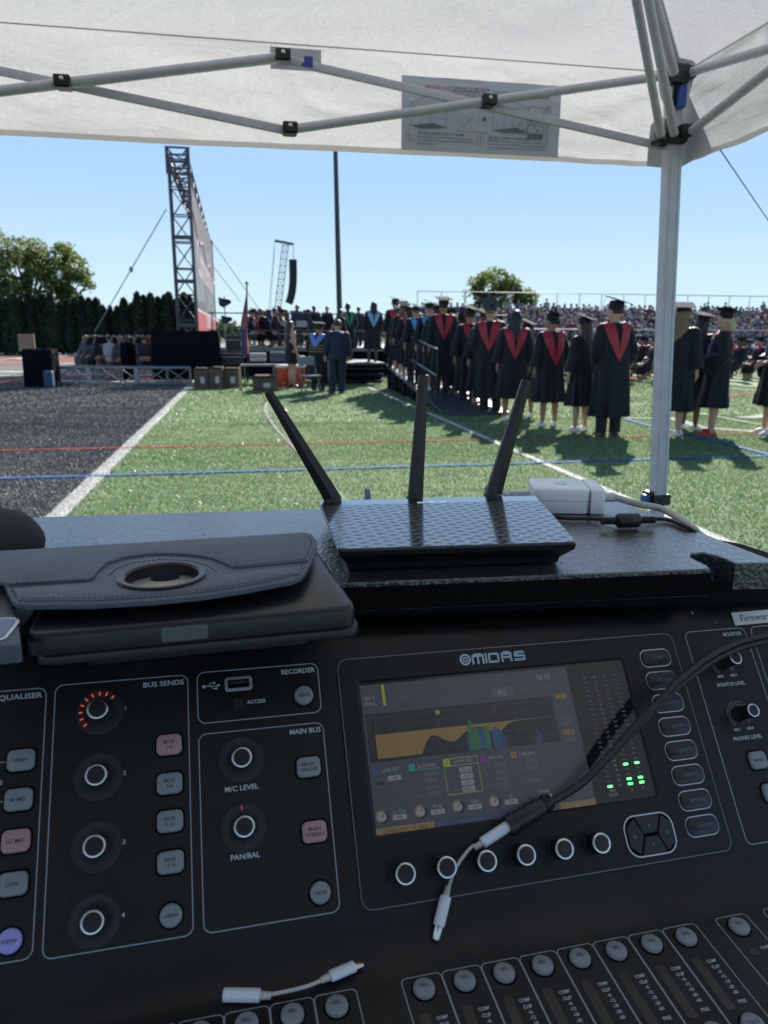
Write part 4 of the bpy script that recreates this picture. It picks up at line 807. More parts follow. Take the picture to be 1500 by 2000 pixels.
def sheet3(name, f, nu, nv, m, nrm, amp=1., edge=None, flare=None):
    vs = []
    for j in range(nv+1):
        for i in range(nu+1):
            p = Vector(f(i/nu, j/nv)); _e = min(1, 12*min(i, nu-i)/nu)*min(1, 10*j/nv if name != 'hem' else 1); k = crease(*p)*amp*_e
            c_ = max(0, 1-(p-Vector((XR, YF, ZE-.06))).length/.5)       # gathers radiating from the corner
            ang = math.atan2(p.z-ZE+.02, abs(p.x-XR)+abs(p.y-YF)+.01); k += _e*.010*c_*math.sin(ang*17)*min(1, (abs(p.x-XR)+abs(p.y-YF))/.12)
            vs.append(p+Vector(nrm)*k)
    mb = MB(); mb.add(vs, [(j*(nu+1)+i, j*(nu+1)+i+1, (j+1)*(nu+1)+i+1, (j+1)*(nu+1)+i) for j in range(nv) for i in range(nu)])
    return part_w(mb, name, m, tent, True, ang=None)
corners = [(XR, YF), (XL, YF), (XL, YB), (XR, YB)]
for k in range(4):
    (ax, ay), (bx, by) = corners[k], corners[(k+1) % 4]; A = Vector((ax, ay, ZE)); B = Vector((bx, by, ZE)); nr_ = (Vector((A.x+B.x, A.y+B.y, 0))/2-Vector((APX.x, APX.y, 0))).normalized()
    near = k in (0, 3); nu = 260 if near else 60
    sheet3('valance', lambda u, v, A=A, B=B, n=nr_: (A.lerp(B, u)-Vector((0, 0, (ZE-ZV-.012)*v)))+n*(.012*v)*min(1, 30*min(u, 1-u)), nu, 36 if near else 8, M_FAB, nr_)
    sheet3('hem', lambda u, v, A=A, B=B, n=nr_: (A.lerp(B, u)-Vector((0, 0, (ZE-ZV-.012)+.013*v)))+n*.0125*min(1, 30*min(u, 1-u)), nu, 2, M_HEM, nr_)
    sheet3('roof_panel', lambda u, v, A=A, B=B: (lerp(A.lerp(B, u), APX, v) if v < .995 else APX)-Vector((0, 0, .03*math.sin(math.pi*min(1, v*1.0))*math.sin(math.pi*u))), nu, 90 if near else 20, M_FAB, (nr_+Vector((0, 0, 1.5))).normalized(), 1.3)
    mb = MB(); P_ = [A.lerp(B, i/60)+nr_*.003+Vector((0, 0, .001)) for i in range(61)]; mb.tube(P_, .0016, 6); part_w(mb, 'seam', M_FAB, tent, True); mb = MB(); mb.tube([A+Vector((0, 0, .001)), APX], .006, 6, flat=.3); part_w(mb, 'ridge_tape', M_FAB, tent, True)
M_AL = mat('frame_white_grey', (.52, .54, .60), .38, metal=.0, spec=.5, var=.08, vscale=30); M_JT = mat('joint_black', (.012, .013, .016), .4); M_BLUE = mat('blue_lever', (.02, .07, .32), .35); M_STL = mat('bolt_steel', (.6, .6, .6), .25, metal=1)
def bar(p, q, w_=.0115, flat=.72, m=None, name='truss_bar', n=12): mb = MB(); mb.tube([p, q], w_, n, flat=flat, up=(0, 0, 1) if abs((q-p).normalized().z) < .9 else (0, 1, 0)); return part_w(mb, name, m or M_AL, tent, True, ang=60)
def flatbar(p, q, w_, d, name='truss_bar'):
    t = (q-p).normalized(); L_ = (q-p).length; mb = MB(); zax = t; yax = Vector((0, 1, 0)) if abs(t.y) < .7 else Vector((1, 0, 0)); xax = yax.cross(zax).normalized(); yax = zax.cross(xax)
    M = Matrix((xax, yax, zax)).transposed().to_4x4(); M.translation = p; mb.slab(rr((0, 0), w_, d, .003, 3), 0, L_, 0, M); return part_w(mb, name, M_AL, tent, True, ang=30)
def joint(p, s=1., n=(0, -1, 0)):
    mb = MB(); mb.box((p.x, p.y, p.z), (.034*s, .040*s, .026*s), b=.004); j = part_w(mb, 'joint', M_JT, tent)
    mb = MB(); mb.ball((0, 0, 0), (.005, .003, .005), 10, 6); o = mb.build('bolt', M_STL, j, True); o.location = Vector((p.x, p.y, p.z))+Vector(n)*.0215*s+Vector((0, 0, .003)); return j
YT = YF-.075
xs = [XR-.03, XR-.03-.985, XR-.03-1.97, XL+.03]
TJ = 1.0135
zt = [2.028, 2.008, 2.008, 2.028]; zb = [1.879, 1.858, 1.858, 1.879]
for i in range(3):
    a, b = xs[i], xs[i+1]
    flatbar(Vector((a, YT+.012, zb[i] if i == 0 else zt[i] if i == 1 else zb[i])), Vector((b, YT+.012, zt[1] if i == 0 else zb[2] if i == 1 else zt[3])), .021, .012) if False else None
# bars placed in the plane of the front truss
def W(px, py, dy=0.): return WY(px, py, YT+dy)
pA0, pA1, pB1, pX, pCe, pDe, pV = W(125, 163), W(552, 112), W(566, 253), W(952, 199), W(1300, 148), W(1298, 283), W(125, 163)
ext = lambda a, b, t: a+(b-a)*t
bar(ext(pA1, pA0, 2.0), pA1, .0135, .8); flatbar(ext(pB1, W(125, 163, .02), 2.0), pB1+Vector((0, .014, 0)), .019, .010)
bar(pB1, pCe, .0125, .8); flatbar(pA1+Vector((0, .014, 0)), pDe+Vector((0, .014, 0)), .019, .010)
# the farther bay to the left, out of frame
pL1, pL2 = ext(pA1, pA0, 2.0), ext(pB1, W(125, 163, .02), 2.0); pC1, pC2 = Vector((XL+.03, YT, 2.03)), Vector((XL+.03, YT, 1.88))
bar(pL1, pC1, .0125, .8); flatbar(pL2, pC2, .019, .010)
for p in (pA0, pA1, pB1, pX, pL1, pL2): joint(p+Vector((0, -.004, 0)))
# small clear reinforcement and blue tab where the valance is clipped on
mb = MB(); a = WY(527, 93, YF-.012); b = WY(627, 143, YF-.012); mb.box(((a.x+b.x)/2, YF-.02, (a.z+b.z)/2), (b.x-a.x, .001, a.z-b.z)); part_w(mb, 'clip_patch', M_PATCH, tent)
mb = MB(); p = W(600, 122, -.022); mb.slab([(p.x-.016, p.z-.008), (p.x+.013, p.z-.011), (p.x+.013, p.z+.013), (p.x-.006, p.z+.013), (p.x-.006, p.z+.003)], 0, .012, .002, Matrix(((1, 0, 0, 0), (0, 0, 1, p.y), (0, 1, 0, 0), (0, 0, 0, 1)))); part_w(mb, 'blue_tab', M_BLUE, tent)
# right side truss, running back towards the camera
XT = XR-.03
def WR(px, py): return WX(px, py, XT)
bar(WR(1345, 142), ext(WR(1345, 142), WR(1500, 96), 2.2), .0125, .8); bar(WR(1325, 276), ext(WR(1325, 276), WR(1500, 140), 2.6), .0125, .8)
# rods from the corner up to the peak
dn = (.7071, -.7071, 0); cp = (XT, YT, 0)
for (a, b, w_) in [((1291, 264), (1243, 0), .0095), ((1317, 262), (1266, 0), .0105), ((1316, 142), (1278, 0), .0115)]:
    p, q = on_plane(*a, cp, dn), on_plane(*b, cp, dn); bar(p, ext(p, q, 1.5/(max(.2, (q-p).to_2d().length)) if False else 3.2), w_, .85)
# corner leg
lt, lb = WY(1306, 300, YT), WY(1284, 985, YT); d_ = (lb-lt).normalized(); foot = lt+d_*((lt.z)/(-d_.z))
def prism_between(p, q, w_, dpt, r=.003):
    zax = (q-p).normalized(); xax = Vector((0, 1, 0)).cross(zax).normalized(); yax = zax.cross(xax); M = Matrix((xax, yax, zax)).transposed().to_4x4(); M.translation = p; return M, (q-p).length
leg = None
def tent_leg(top, bot, foot_):
    M, L_ = prism_between(bot, top, .035, .035)
    mb = MB(); mb.slab(rr((0, 0), .038, .038, .004, 3), 0, L_, 0, M)
    for s in (-1, 1): mb.slab(rr((s*.011, -.0195), .005, .003, .001, 2), 0, L_, 0, M)
    lg = part_w(mb, 'leg', M_AL, tent, True, ang=30)
    M2, L2 = prism_between(foot_, bot, .03, .03); mb = MB(); mb.slab(rr((0, 0), .030, .030, .003, 3), 0, L2, 0, M2); part_w(mb, 'inner_leg', M_AL, tent, True, ang=30)
    mb = MB(); mb.box((0, 0, .016), (.052, .048, .032), M, b=.004); mb.box((-.03, 0, .02), (.018, .030, .045), M, b=.004); j = part_w(mb, 'leg_lock', M_JT, tent)
    mb = MB(); mb.box((-.044, -.006, .022), (.014, .022, .026), M, b=.004); lv_ = mb.build('lock_lever', M_BLUE, j)
    mb = MB(); mb.box((foot_.x, foot_.y, .004), (.08, .08, .008), b=.002); part_w(mb, 'foot_plate', M_JT, tent)
    return M
tent_leg(lt+Vector((0, 0, .16)), lb, foot)
for (x, y) in ((XL+.03, YT), (XL+.03, YB+.07), (XT, YB+.07)): tent_leg(Vector((x, y, 2.03)), Vector((x, y, .95)), Vector((x, y, 0)))
# corner castings
p = WY(1310, 268, YT-.004); mb = MB(); mb.box((p.x, p.y, p.z), (.062, .055, .040), b=.006); mb.box((p.x-.030, p.y-.004, p.z-.014), (.035, .03, .012), b=.003); mb.box((p.x+.02, p.y-.03, p.z+.008), (.03, .03, .03), b=.004); mb.box((p.x-.012, p.y-.008, p.z+.03), (.016, .02, .03), b=.004); part_w(mb, 'slider_casting', M_JT, tent)
p = WY(1318, 150, YT-.004); mb = MB(); mb.box((p.x, p.y, p.z), (.05, .052, .05), b=.006); mb.box((p.x+.006, p.y, p.z-.045), (.034, .036, .06), b=.005); mb.box((p.x+.03, p.y, p.z+.01), (.04, .03, .03), b=.004); mb.box((p.x-.025, p.y, p.z+.008), (.03, .03, .024), b=.004); j = part_w(mb, 'corner_casting', M_JT, tent)
p = WY(1331, 190, YT-.03); mb = MB(); mb.box((p.x, p.y, p.z), (.017, .02, .052), b=.004); part_w(mb, 'corner_lever', M_BLUE, tent)
# grey corner reinforcement sewn inside the corner
mb = MB()
def patch(px, y0, nrm_off=-.006, plane='y'):
    vs = []
    for (x, y) in px: vs.append(WY(x, y, y0) if plane == 'y' else WX(x, y, y0))
    mb.add(vs, [tuple(range(len(vs)))])
patch([(1263, 325), (1266, 285), (1271, 245), (1283, 231), (1300, 229), (1318, 240), (1318, 330)], YF-.012); patch([(1283, 145), (1290, 135), (1302, 130), (1325, 132), (1325, 215), (1300, 215), (1290, 190)], YF-.012)
patch([(1328, 328), (1328, 180), (1345, 185), (1372, 245), (1392, 295), (1345, 318)], XR-.008, 0, 'x'); patch([(1322, 185), (1322, 95), (1350, 115), (1358, 122), (1357, 145), (1345, 190)], XR-.010, 0, 'x')
part_w(mb, 'corner_patch', M_PATCH, tent)
# printed safety banner on the valance
B0, B1 = WY(785, 143, YF-.024), WY(1097, 172, YF-.024); bw = B1.x-B0.x; bz0, bz1 = ZV+.002, B0.z-.004
MBn = Matrix(((1, 0, 0, B0.x), (0, 0, -1, YF-.026), (0, 1, 0, bz0), (0, 0, 0, 1)))      # local x right, y up, z towards the viewer
H_ = bz1-bz0
M_BAN = fabric_mat('banner_plastic', (.46, .50, .58), .2); M_PRT = mat('banner_print', (.07, .08, .10), .6); M_PRR = mat('banner_red', (.42, .06, .07), .6); M_PRG = mat('banner_tint', (.17, .19, .22), .6)
mb = MB(); n1, n2_ = 60, 24
mb.add([(bw*i/n1, H_*j/n2_, .003*noise.noise(Vector((i*.14, j*.5, 3)))-.002) for j in range(n2_+1) for i in range(n1+1)], [(j*(n1+1)+i, j*(n1+1)+i+1, (j+1)*(n1+1)+i+1, (j+1)*(n1+1)+i) for j in range(n2_) for i in range(n1)], MBn); ban = part_w(mb, 'safety_banner', M_BAN, tent, True)
mb = MB(); X = lambda f: bw*f; Yb = lambda f: H_*f
def BT(s, x, y, h, mi=0, w_=None, a='l'): mb.mi = mi; put_text(mb, s, X(x), Yb(y), w_, H_*h, .004, a, .015, MBn)
BT('SECURE CANOPY TOP TO FRAME', .095, .235, .038, 0, bw*.29); BT('SECURE CANOPY TO GROUND', .54, .225, .038, 0, bw*.26)
for k, (s, w_) in enumerate([('Secure HOOK & LOOP FASTENERS on the underside', .34), ('of the CANOPY TOP, then wrap around SCISSOR POLES', .35), ('(as shown above).', .12)]): BT(s, .095, .185-.045*k, .025, 0, bw*w_)
for k, (s, w_) in enumerate([('Stick STAKES through the holes at the bottom of each leg.', .36), ('Extend four corner GUYLINES out at 45 angle from shelter', .37), ('and stick stakes through the end loops. Tighten as necessary.', .38)]): BT(s, .535, .178-.045*k, .025, 0, bw*w_)
BT('BEFORE USE', .14, .86, .04, 1, bw*.15); BT('FOR WIND', .80, .80, .04, 1, bw*.12)
BT('WARNING: KEEP ALL FLAME AND HEAT', .30, .87, .032, 0, bw*.24); BT('SOURCES AWAY FROM THIS TENT FABRIC', .30, .83, .032, 0, bw*.22)
for k in range(5): BT('this canopy meets the flammability requirements of', .30, .79-.028*k, .014, 0, bw*.235)
for k in range(5): BT(['California State Fire', 'This tent is', 'Marshal', 'Made in China', 'Date'][k], .56, .85-.035*k, .02)
for x, y in ((.045, .19), (.488, .175)): mb.mi = 1; mb.band(rr((X(x), Yb(y)), bw*.038, H_*.13, .003, 4), .0012, .004, MBn); BT('!', x, y, .09, 1, None, 'c')
def pl(pts, t=.0011, mi=2):
    mb.mi = mi
    for (a, b), (c, d) in zip(pts[:-1], pts[1:]):
        p = Vector((X(a), Yb(b))); q = Vector((X(c), Yb(d))); n_ = (q-p).normalized(); n_ = Vector((-n_.y, n_.x))*t/2; mb.add([(p.x+n_.x, p.y+n_.y, .004), (q.x+n_.x, q.y+n_.y, .004), (q.x-n_.x, q.y-n_.y, .004), (p.x-n_.x, p.y-n_.y, .004)], [(0, 1, 2, 3)], MBn)
for x0 in (.05, .565):
    pl([(x0, .62), (x0+.11, .75), (x0+.22, .66)]); pl([(x0, .62), (x0, .58), (x0+.22, .62), (x0+.22, .66)]); pl([(x0, .58), (x0, .32)]); pl([(x0+.07, .57), (x0+.07, .30)]); pl([(x0+.13, .6), (x0+.13, .37)]); pl([(x0+.22, .62), (x0+.22, .33)])
    mb.mi = 2; mb.add([(X(a), Yb(b), .0038) for a, b in ((x0, .33), (x0+.07, .29), (x0+.235, .32), (x0+.14, .38))], [(0, 1, 2, 3)], MBn)
mb.mi = 2; mb.disc((X(.51), Yb(.47)), bw*.013, .0042, 16, MBn); pl([(.34, .30), (.4, .40), (.44, .5)]); pl([(.33, .29), (.54, .28)]); pl([(.70, .33), (.78, .56)]); mb.mi = 0
for x, y in ((.725, .33), (.762, .33)): mb.band([(X(x)+.0065*math.cos(a), Yb(y)+.0065*math.sin(a)) for a in np.linspace(0, 6.28, 14)[:-1]], .001, .004, MBn)
for y in (.58, .33): mb.mi = 0; mb.band(rr((X(.838), Yb(y)), bw*.10, H_*.20, .006, 4), .0012, .004, MBn); mb.mi = 2; mb.quad(X(.79), Yb(y-.095), X(.886), Yb(y-.02), .0038, MBn)
pl([(.82, .42), (.85, .35), (.83, .27)], .0016, 0); pl([(.85, .35), (.87, .34)], .0016, 0)
mb.mi = 0; mb.band([(X(.915)+.0075*math.cos(a), Yb(.66)+.0075*math.sin(a)) for a in np.linspace(0, 6.28, 14)[:-1]], .001, .004, MBn); BT('R', .915, .66, .045, 0, None, 'c')
for k in range(2): pl([(.905+.012*k, .5), (.908+.012*k, .12)], .0016, 2)
part_w(mb, 'banner_print', [M_PRT, M_PRR, M_PRG], tent)
# guy line running down from the right side
mb = MB(); a = WX(1406, 292, XR+.01); b = DD(1500, 430, a.y*1.0+.6); mb.tube([a, a+(b-a)*3], .0016, 5)
gl = thing('guy_rope', 'thin dark guy line stretching down to the right from the canopy edge', 'rope', tuple(a)); part_w(mb, 'rope', M_CK, gl)

# ================================================================== PEOPLE
def pm(name, c, r=.75, **k): return mat(name, c, r, **k)
M_SKIN = [pm('skin_light', (.50, .30, .21), .5), pm('skin_tan', (.33, .18, .11), .5), pm('skin_deep', (.12, .065, .04), .5)]
M_GOWN = pm('black_gown', (.008, .0095, .015), .62, bump=.6, bscale=18, bdist=.02, sheen=.1, spec=.25); M_TROU = pm('dark_trousers', (.014, .015, .02), .8); M_NAVY = pm('navy_suit', (.012, .02, .05), .7); M_NAV2 = pm('navy_trousers', (.012, .017, .04), .7)
M_HRED = pm('red_satin', (.42, .018, .030), .45, sheen=.2, trans=.12); M_HBLU = pm('light_blue_satin', (.10, .36, .62), .45); M_HSKY = pm('pale_blue_satin', (.22, .36, .55), .5); M_GOLD = pm('gold_trim', (.30, .22, .07), .5); M_PURP = pm('purple_cord', (.16, .05, .32), .5)
M_BRD = pm('mortarboard_cloth', (.075, .072, .068), .9, spec=.05); M_TAS = pm('tassel', (.5, .1, .08), .6)
M_HAIR = {k: pm('hair_'+k, c, .45, bump=.8, bscale=70, bdist=.01) for k, c in dict(black=(.012, .010, .009), brown=(.045, .022, .012), light=(.20, .12, .055), blonde=(.52, .40, .24), auburn=(.12, .035, .015), grey=(.25, .24, .23)).items()}
M_SHOE = {'white': pm('shoe_white', (.7, .7, .68), .5), 'black': pm('shoe_black', (.015, .015, .015), .3), 'red': pm('shoe_red', (.5, .01, .01), .25), 'tan': pm('sandal_tan', (.45, .33, .22), .5)}
def body_mesh(pose, turn=0):
    """one continuous figure, 1.72 m tall, facing +y, feet at z=0 (seated: hips on a 0.45 m seat)"""
    mb = MB(); c = mb.cap
    hip = .93 if pose != 'sit' else .52
    dz = hip-.93
    H_c = Vector((0, .01, 1.60+dz)); TR = Matrix.Rotation(R_(turn), 3, 'Z'); HV = lambda *v: H_c+TR@Vector(v)
    HM = Matrix.Translation(H_c)@TR.to_4x4()
    mb.ball((0, 0, 0), (.077, .098, .115), 20, 14, HM); mb.ball((0, .03, -.06), (.055, .062, .06), 16, 10, HM)
    c(HV(0, .088, 0), .011, HV(0, .108, -.028), .015, 8)                    # nose
    for s in (-1, 1): mb.ball((s*.079, -.005, -.01), (.012, .022, .032), 10, 8, HM); mb.ball((s*.03, .083, .012), (.014, .012, .010), 8, 6, HM)
    c(HV(-.02, .09, -.062), .008, HV(.02, .09, -.062), .008, 8)
    c((0, -.01, 1.40+dz), .058, H_c+Vector((0, -.005, -.06)), .054)
    c((-.10, 0, 1.35+dz), .085, (.10, 0, 1.35+dz), .085); c((-.08, 0, 1.22+dz), .11, (.08, 0, 1.22+dz), .11); c((-.05, 0, 1.06+dz), .105, (.05, 0, 1.06+dz), .105); c((-.075, -.01, .93+dz), .115, (.075, -.01, .93+dz), .115)
    c((0, 0, 1.0+dz), .12, (0, 0, 1.3+dz), .11)
    for s in (-1, 1):
        sh = Vector((s*.185, -.005, 1.395+dz))
        if pose == 'stand': el = Vector((s*.235, -.025, 1.12+dz)); wr = Vector((s*.245, .035, .88+dz))
        elif pose == 'front': el = Vector((s*.25, -.02, 1.13+dz)); wr = Vector((s*.07, .20, 1.03+dz))
        elif pose == 'phone': el = Vector((s*.22, .06, 1.14+dz)); wr = Vector((s*.05, .25, 1.24+dz))
        else: el = Vector((s*.22, .06, 1.13+dz)); wr = Vector((s*.12, .27, 1.02+dz))
        c(s*Vector((.06, 0, 0))+Vector((0, 0, 1.39+dz)), .065, sh, .062); c(sh, .055, el, .042); c(el, .041, wr, .027)
        d = (wr-el).normalized(); sd = Vector((0, 1, 0)) if abs(d.z) > .7 else Vector((0, 0, 1)); sd = (sd-d*sd.dot(d)).normalized()
        c(wr, .026, wr+d*.065, .030); 
        for k, (o, L_) in enumerate([(-.027, .070), (-.009, .082), (.009, .078), (.027, .060)]):
            a = wr+d*.07+sd*o*-1; inn = Vector((-s, 0, 0)) if abs(d.z) > .7 else Vector((0, 0, -1)); m_ = a+d*L_*.55+inn*.006; c(a, .0095, m_, .009, 8); c(m_, .009, m_+d*L_*.35+inn*.02, .0078, 8)
        t0 = wr+d*.025+sd*.022; t1 = t0+d*.035+sd*.022; c(t0, .012, t1, .0105, 8); c(t1, .0105, t1+d*.028+sd*.004, .009, 8)
        hp = Vector((s*.095, 0, .90+dz))
        if pose == 'sit': kn = Vector((s*.12, .44, .50)); an = Vector((s*.12, .40, .09))
        else: kn = Vector((s*.10, .012, .50)); an = Vector((s*.095+s*.01, -.012, .085))
        c(hp, .088, kn, .056); c(kn+Vector((0, .005, -.01)), .053, kn.lerp(an, .35)+Vector((0, -.02, 0)), .056); c(kn.lerp(an, .35)+Vector((0, -.02, 0)), .056, an, .036)
        c(an+Vector((0, -.012, -.04)), .034, an+Vector((0, .12, -.06)), .026)
    me = mb.mesh('body_raw', []); o = bpy.data.objects.new('b', me); COL.objects.link(o)
    r = o.modifiers.new('r', 'REMESH'); r.mode = 'VOXEL'; r.voxel_size = .0085; sm = o.modifiers.new('s', 'SMOOTH'); sm.factor = .5; sm.iterations = 2
    dg = bpy.context.evaluated_depsgraph_get(); nm = bpy.data.meshes.new_from_object(o.evaluated_get(dg)); bpy.data.objects.remove(o)
    nm.polygons.foreach_set('use_smooth', [True]*len(nm.polygons)); return nm
_body = {}
def body(pose, skin, turn=0):
    if (pose, turn) not in _body: _body[(pose, turn)] = body_mesh(pose, turn)
    k = (pose, turn, skin.name)
    if k not in _body: m = _body[(pose, turn)].copy(); m.materials.clear(); m.materials.append(skin); _body[k] = m
    return _body[k]
def loft(mb, rings, n=40, folds=0, ph=0., close=True):
    """rings: (cx, cy, z, rx, ry, fold amplitude)"""
    vs = []
    for cx, cy, z, rx, ry, fa in rings:
        for i in range(n):
            a = 2*math.pi*i/n; w_ = 1+fa*(math.sin(a*folds+ph)+.5*math.sin(a*(folds*2-3)+ph*2+z*2)); sx = abs(math.cos(a))**.8*math.copysign(1, math.cos(a)); sy = abs(math.sin(a))**.9*math.copysign(1, math.sin(a))
            vs.append((cx+rx*sx*w_, cy+ry*sy*w_, z))
    m = len(rings); fs = [(l*n+i, l*n+(i+1) % n, (l+1)*n+(i+1) % n, (l+1)*n+i) for l in range(m-1) for i in range(n)]
    if close: fs += [tuple(range(n))[::-1], tuple(range((m-1)*n, m*n))]
    mb.add(vs, fs)
def gown_mesh(pose='stand', hem=.36, seed=0, width=1., m=M_GOWN, name='gown'):
    mb = MB(); ph = seed*1.7; W_ = width; 
    R = [(0, 0, hem, .252*W_, .19*W_, .13), (0, 0, hem+.12, .242*W_, .182*W_, .11), (0, 0, .62, .23*W_, .172*W_, .085), (0, 0, .80, .218*W_, .162*W_, .06), (0, 0, .95, .212*W_, .155*W_, .04), (0, 0, 1.1, .215*W_, .155, .018), (0, 0, 1.24, .212, .150, .01), (0, 0, 1.34, .205, .135, .004), (0, 0, 1.41, .172, .105, 0), (0, -.004, 1.45, .11, .078, 0), (0, -.006, 1.468, .068, .062, 0)]
    if pose == 'sit':
        R = [(0, .40, .22, .22, .12, .06), (0, .38, .40, .24, .16, .04), (0, .22, .52, .25, .24, .03), (0, .06, .60, .23, .19, .02)]+[(x, y, z-.41, a, b, f) for x, y, z, a, b, f in R[5:]]
    loft(mb, R, 44, 9, ph)
    for s in (-1, 1):
        dz = -.41 if pose == 'sit' else 0
        sh = Vector((s*.165, 0, 1.375+dz))
        if pose == 'stand': e, w_ = Vector((s*.238, -.03, 1.13)), Vector((s*.248, .015, .93))
        elif pose == 'front': e, w_ = Vector((s*.255, -.03, 1.13)), Vector((s*.12, .15, 1.03))
        elif pose == 'phone': e, w_ = Vector((s*.22, .04, 1.13)), Vector((s*.10, .17, 1.19))
        else: e, w_ = Vector((s*.23, .04, 1.13+dz)), Vector((s*.14, .20, 1.03+dz))
        mb.ball((s*.162, -.003, 1.372+dz), (.098, .088, .092), 14, 10)
        pts = [sh, sh.lerp(e, .35)+Vector((s*.012, 0, 0)), e, e.lerp(w_, .5), w_]; rs = [.072, .078, .082, .092, .102]
        m0 = len(mb.V); mb.tube(pts, rs, 18, up=(0, 1, 0))
        # the bell sleeve hangs below the forearm
        for k in range(m0+36, len(mb.V)):
            x, y, z = mb.V[k]; l = (k-m0)//18; ax = pts[l]
            if pose != 'stand' and z < ax.z: mb.V[k] = (x, y, ax.z+(z-ax.z)*(1.0+.55*(l-1)))
            mb.V[k] = (mb.V[k][0]+.006*math.sin(k*2.1), mb.V[k][1]+.006*math.sin(k*1.3+ph), mb.V[k][2])
    return mb.mesh(name, m, True, 70)
_gown = {}
def gown(pose, hem, seed, width, m):
    k = (pose, round(hem, 2), seed, width, m.name)
    if k not in _gown:
        me = gown_mesh(pose, hem, seed, width, m); _gown[k] = (me, BVHTree.FromPolygons([v.co.copy() for v in me.vertices], [tuple(p.vertices) for p in me.polygons]))
    return _gown[k]
def drape(bvh, cells, off=.010, back=True, m=None, name='hood', dz=0.):
    """a cloth panel laid over the back (or front) of a garment: cells is a function (s,t)->(x,z)"""
    nu, nv = 14, 10; vs = []
    for layer in (0, 1):
        for j in range(nv+1):
            for i in range(nu+1):
                x, z = cells(i/nu, j/nv); d = 1 if back else -1
                h = bvh.ray_cast(Vector((x, -d, z+dz)), Vector((0, d, 0)))
                y = h[0].y if h[0] else (-.06*d)
                vs.append((x, y-d*(off if layer == 0 else off*.2), z+dz))
    N = (nu+1)*(nv+1); fs = []
    for l in (0, 1):
        for j in range(nv):
            for i in range(nu):
                a = l*N+j*(nu+1)+i; q = (a, a+1, a+nu+2, a+nu+1); fs.append(q if l == 0 else q[::-1])
    mb = MB(); mb.add(vs, fs); return mb.mesh(name, m, True)
def hood_cells(wd, tip, arm):
    # left half strip of a V: outer edge shoulder->tip, inner edge neck->inner tip
    def f(s, t, sg):
        top_o, top_i = (sg*wd, 1.425), (sg*.055, 1.462); bo, bi = (0, tip), (0, tip+arm)
        o = (top_o[0]*(1-t)+bo[0]*t, top_o[1]*(1-t)+bo[1]*t); i_ = (top_i[0]*(1-t)+bi[0]*t, top_i[1]*(1-t)+bi[1]*t)
        # keep the outer edge a little convex
        return (o[0]*(1-s)+i_[0]*s+sg*.018*math.sin(t*math.pi)*(1-s), o[1]*(1-s)+i_[1]*s)
    return f
def hair_mesh(style, seed=0):
    mb = MB(); c = Vector((0, .01, 1.60)); rd_ = random.Random(seed)
    cap_ = lambda sc, low: mb.ball(c+Vector((0, -.012, .012)), (.086*sc, .104*sc, .118*sc), 22, 14, f=lambda v: (1+.04*noise.noise(v*30)) if not (v.y > .02 and v.z < .05) and v.z > low else .80)
    if style == 'short': cap_(1.0, -.045)
    elif style == 'bun': cap_(1.02, -.05); mb.ball(c+Vector((0, -.11, .0)), .04, 12, 8)
    else:
        cap_(1.05, -.09)
        L_ = {'long': 1.22, 'vlong': 1.12, 'curly': 1.30, 'bob': 1.42}[style]; cur = style == 'curly'
        R = []
        for k in range(14):
            t = k/13; z = 1.66-(1.66-L_)*t; wv = .012*math.sin(t*14+seed) if cur or style == 'vlong' else .006*math.sin(t*9+seed)
            R.append((wv, -.045-.035*min(1, t*1.6), z, (.088+.016*math.sin(t*3))*(1.18 if cur else 1)*(1-.45*max(0, t-.8)/.2), (.055+.012*t)*(1.25 if cur else 1), .05 if cur else .03))
        vs0 = len(mb.V); loft(mb, R[::-1], 30, 11 if cur else 13, seed)
        for k in range(vs0, len(mb.V)):
            v = Vector(mb.V[k]); d = noise.noise_vector(v*(38 if cur else 20))*(.016 if cur else .007); mb.V[k] = tuple(v+d)
    return mb
_hair = {}
def hair(style, colr, seed):
    k = (style, colr, seed)
    if k not in _hair: _hair[k] = hair_mesh(style, seed).mesh('hair', M_HAIR[colr], True)
    return _hair[k]
_cap = {}
def cap_parts(root, tilt, yaw, dz=0., turn=0):
    if 'c' not in _cap:
        q = MB(); q.lathe([(.090, -.045), (.100, -.015), (.099, .03), (.084, .062), (.02, .072)], 24); _cap['c'] = q.mesh('cap', M_GOWN, True, 60)
        q = MB(); q.slab([(-.135, -.135), (.135, -.135), (.135, .135), (-.135, .135)], 0, .006, .0015); _cap['b'] = q.mesh('board', M_BRD)
        q = MB(); q.tube([(0, 0, .008), (.06, .02, .009), (.13, .05, .008), (.14, .055, -.02), (.14, .055, -.12)], .0025, 5); q.tube([(.14, .055, -.10), (.14, .055, -.17)], [.005, .009], 7); q.ball((0, 0, .008), (.008, .008, .004), 8, 5); _cap['t'] = q.mesh('tassel', M_TAS, True)
    c = obj('cap', _cap['c'], root, (0, -.008, 1.668+dz), (R_(tilt*.6), R_(2*math.sin(yaw*3)), R_(turn))); b = obj('board', _cap['b'], c, (0, 0, .076), (R_(tilt*.4+8), R_(2), R_(yaw))); 
    t = obj('tassel', _cap['t'], c, (0, 0, .078), (R_(tilt*.4+8), 0, R_(yaw+40)))
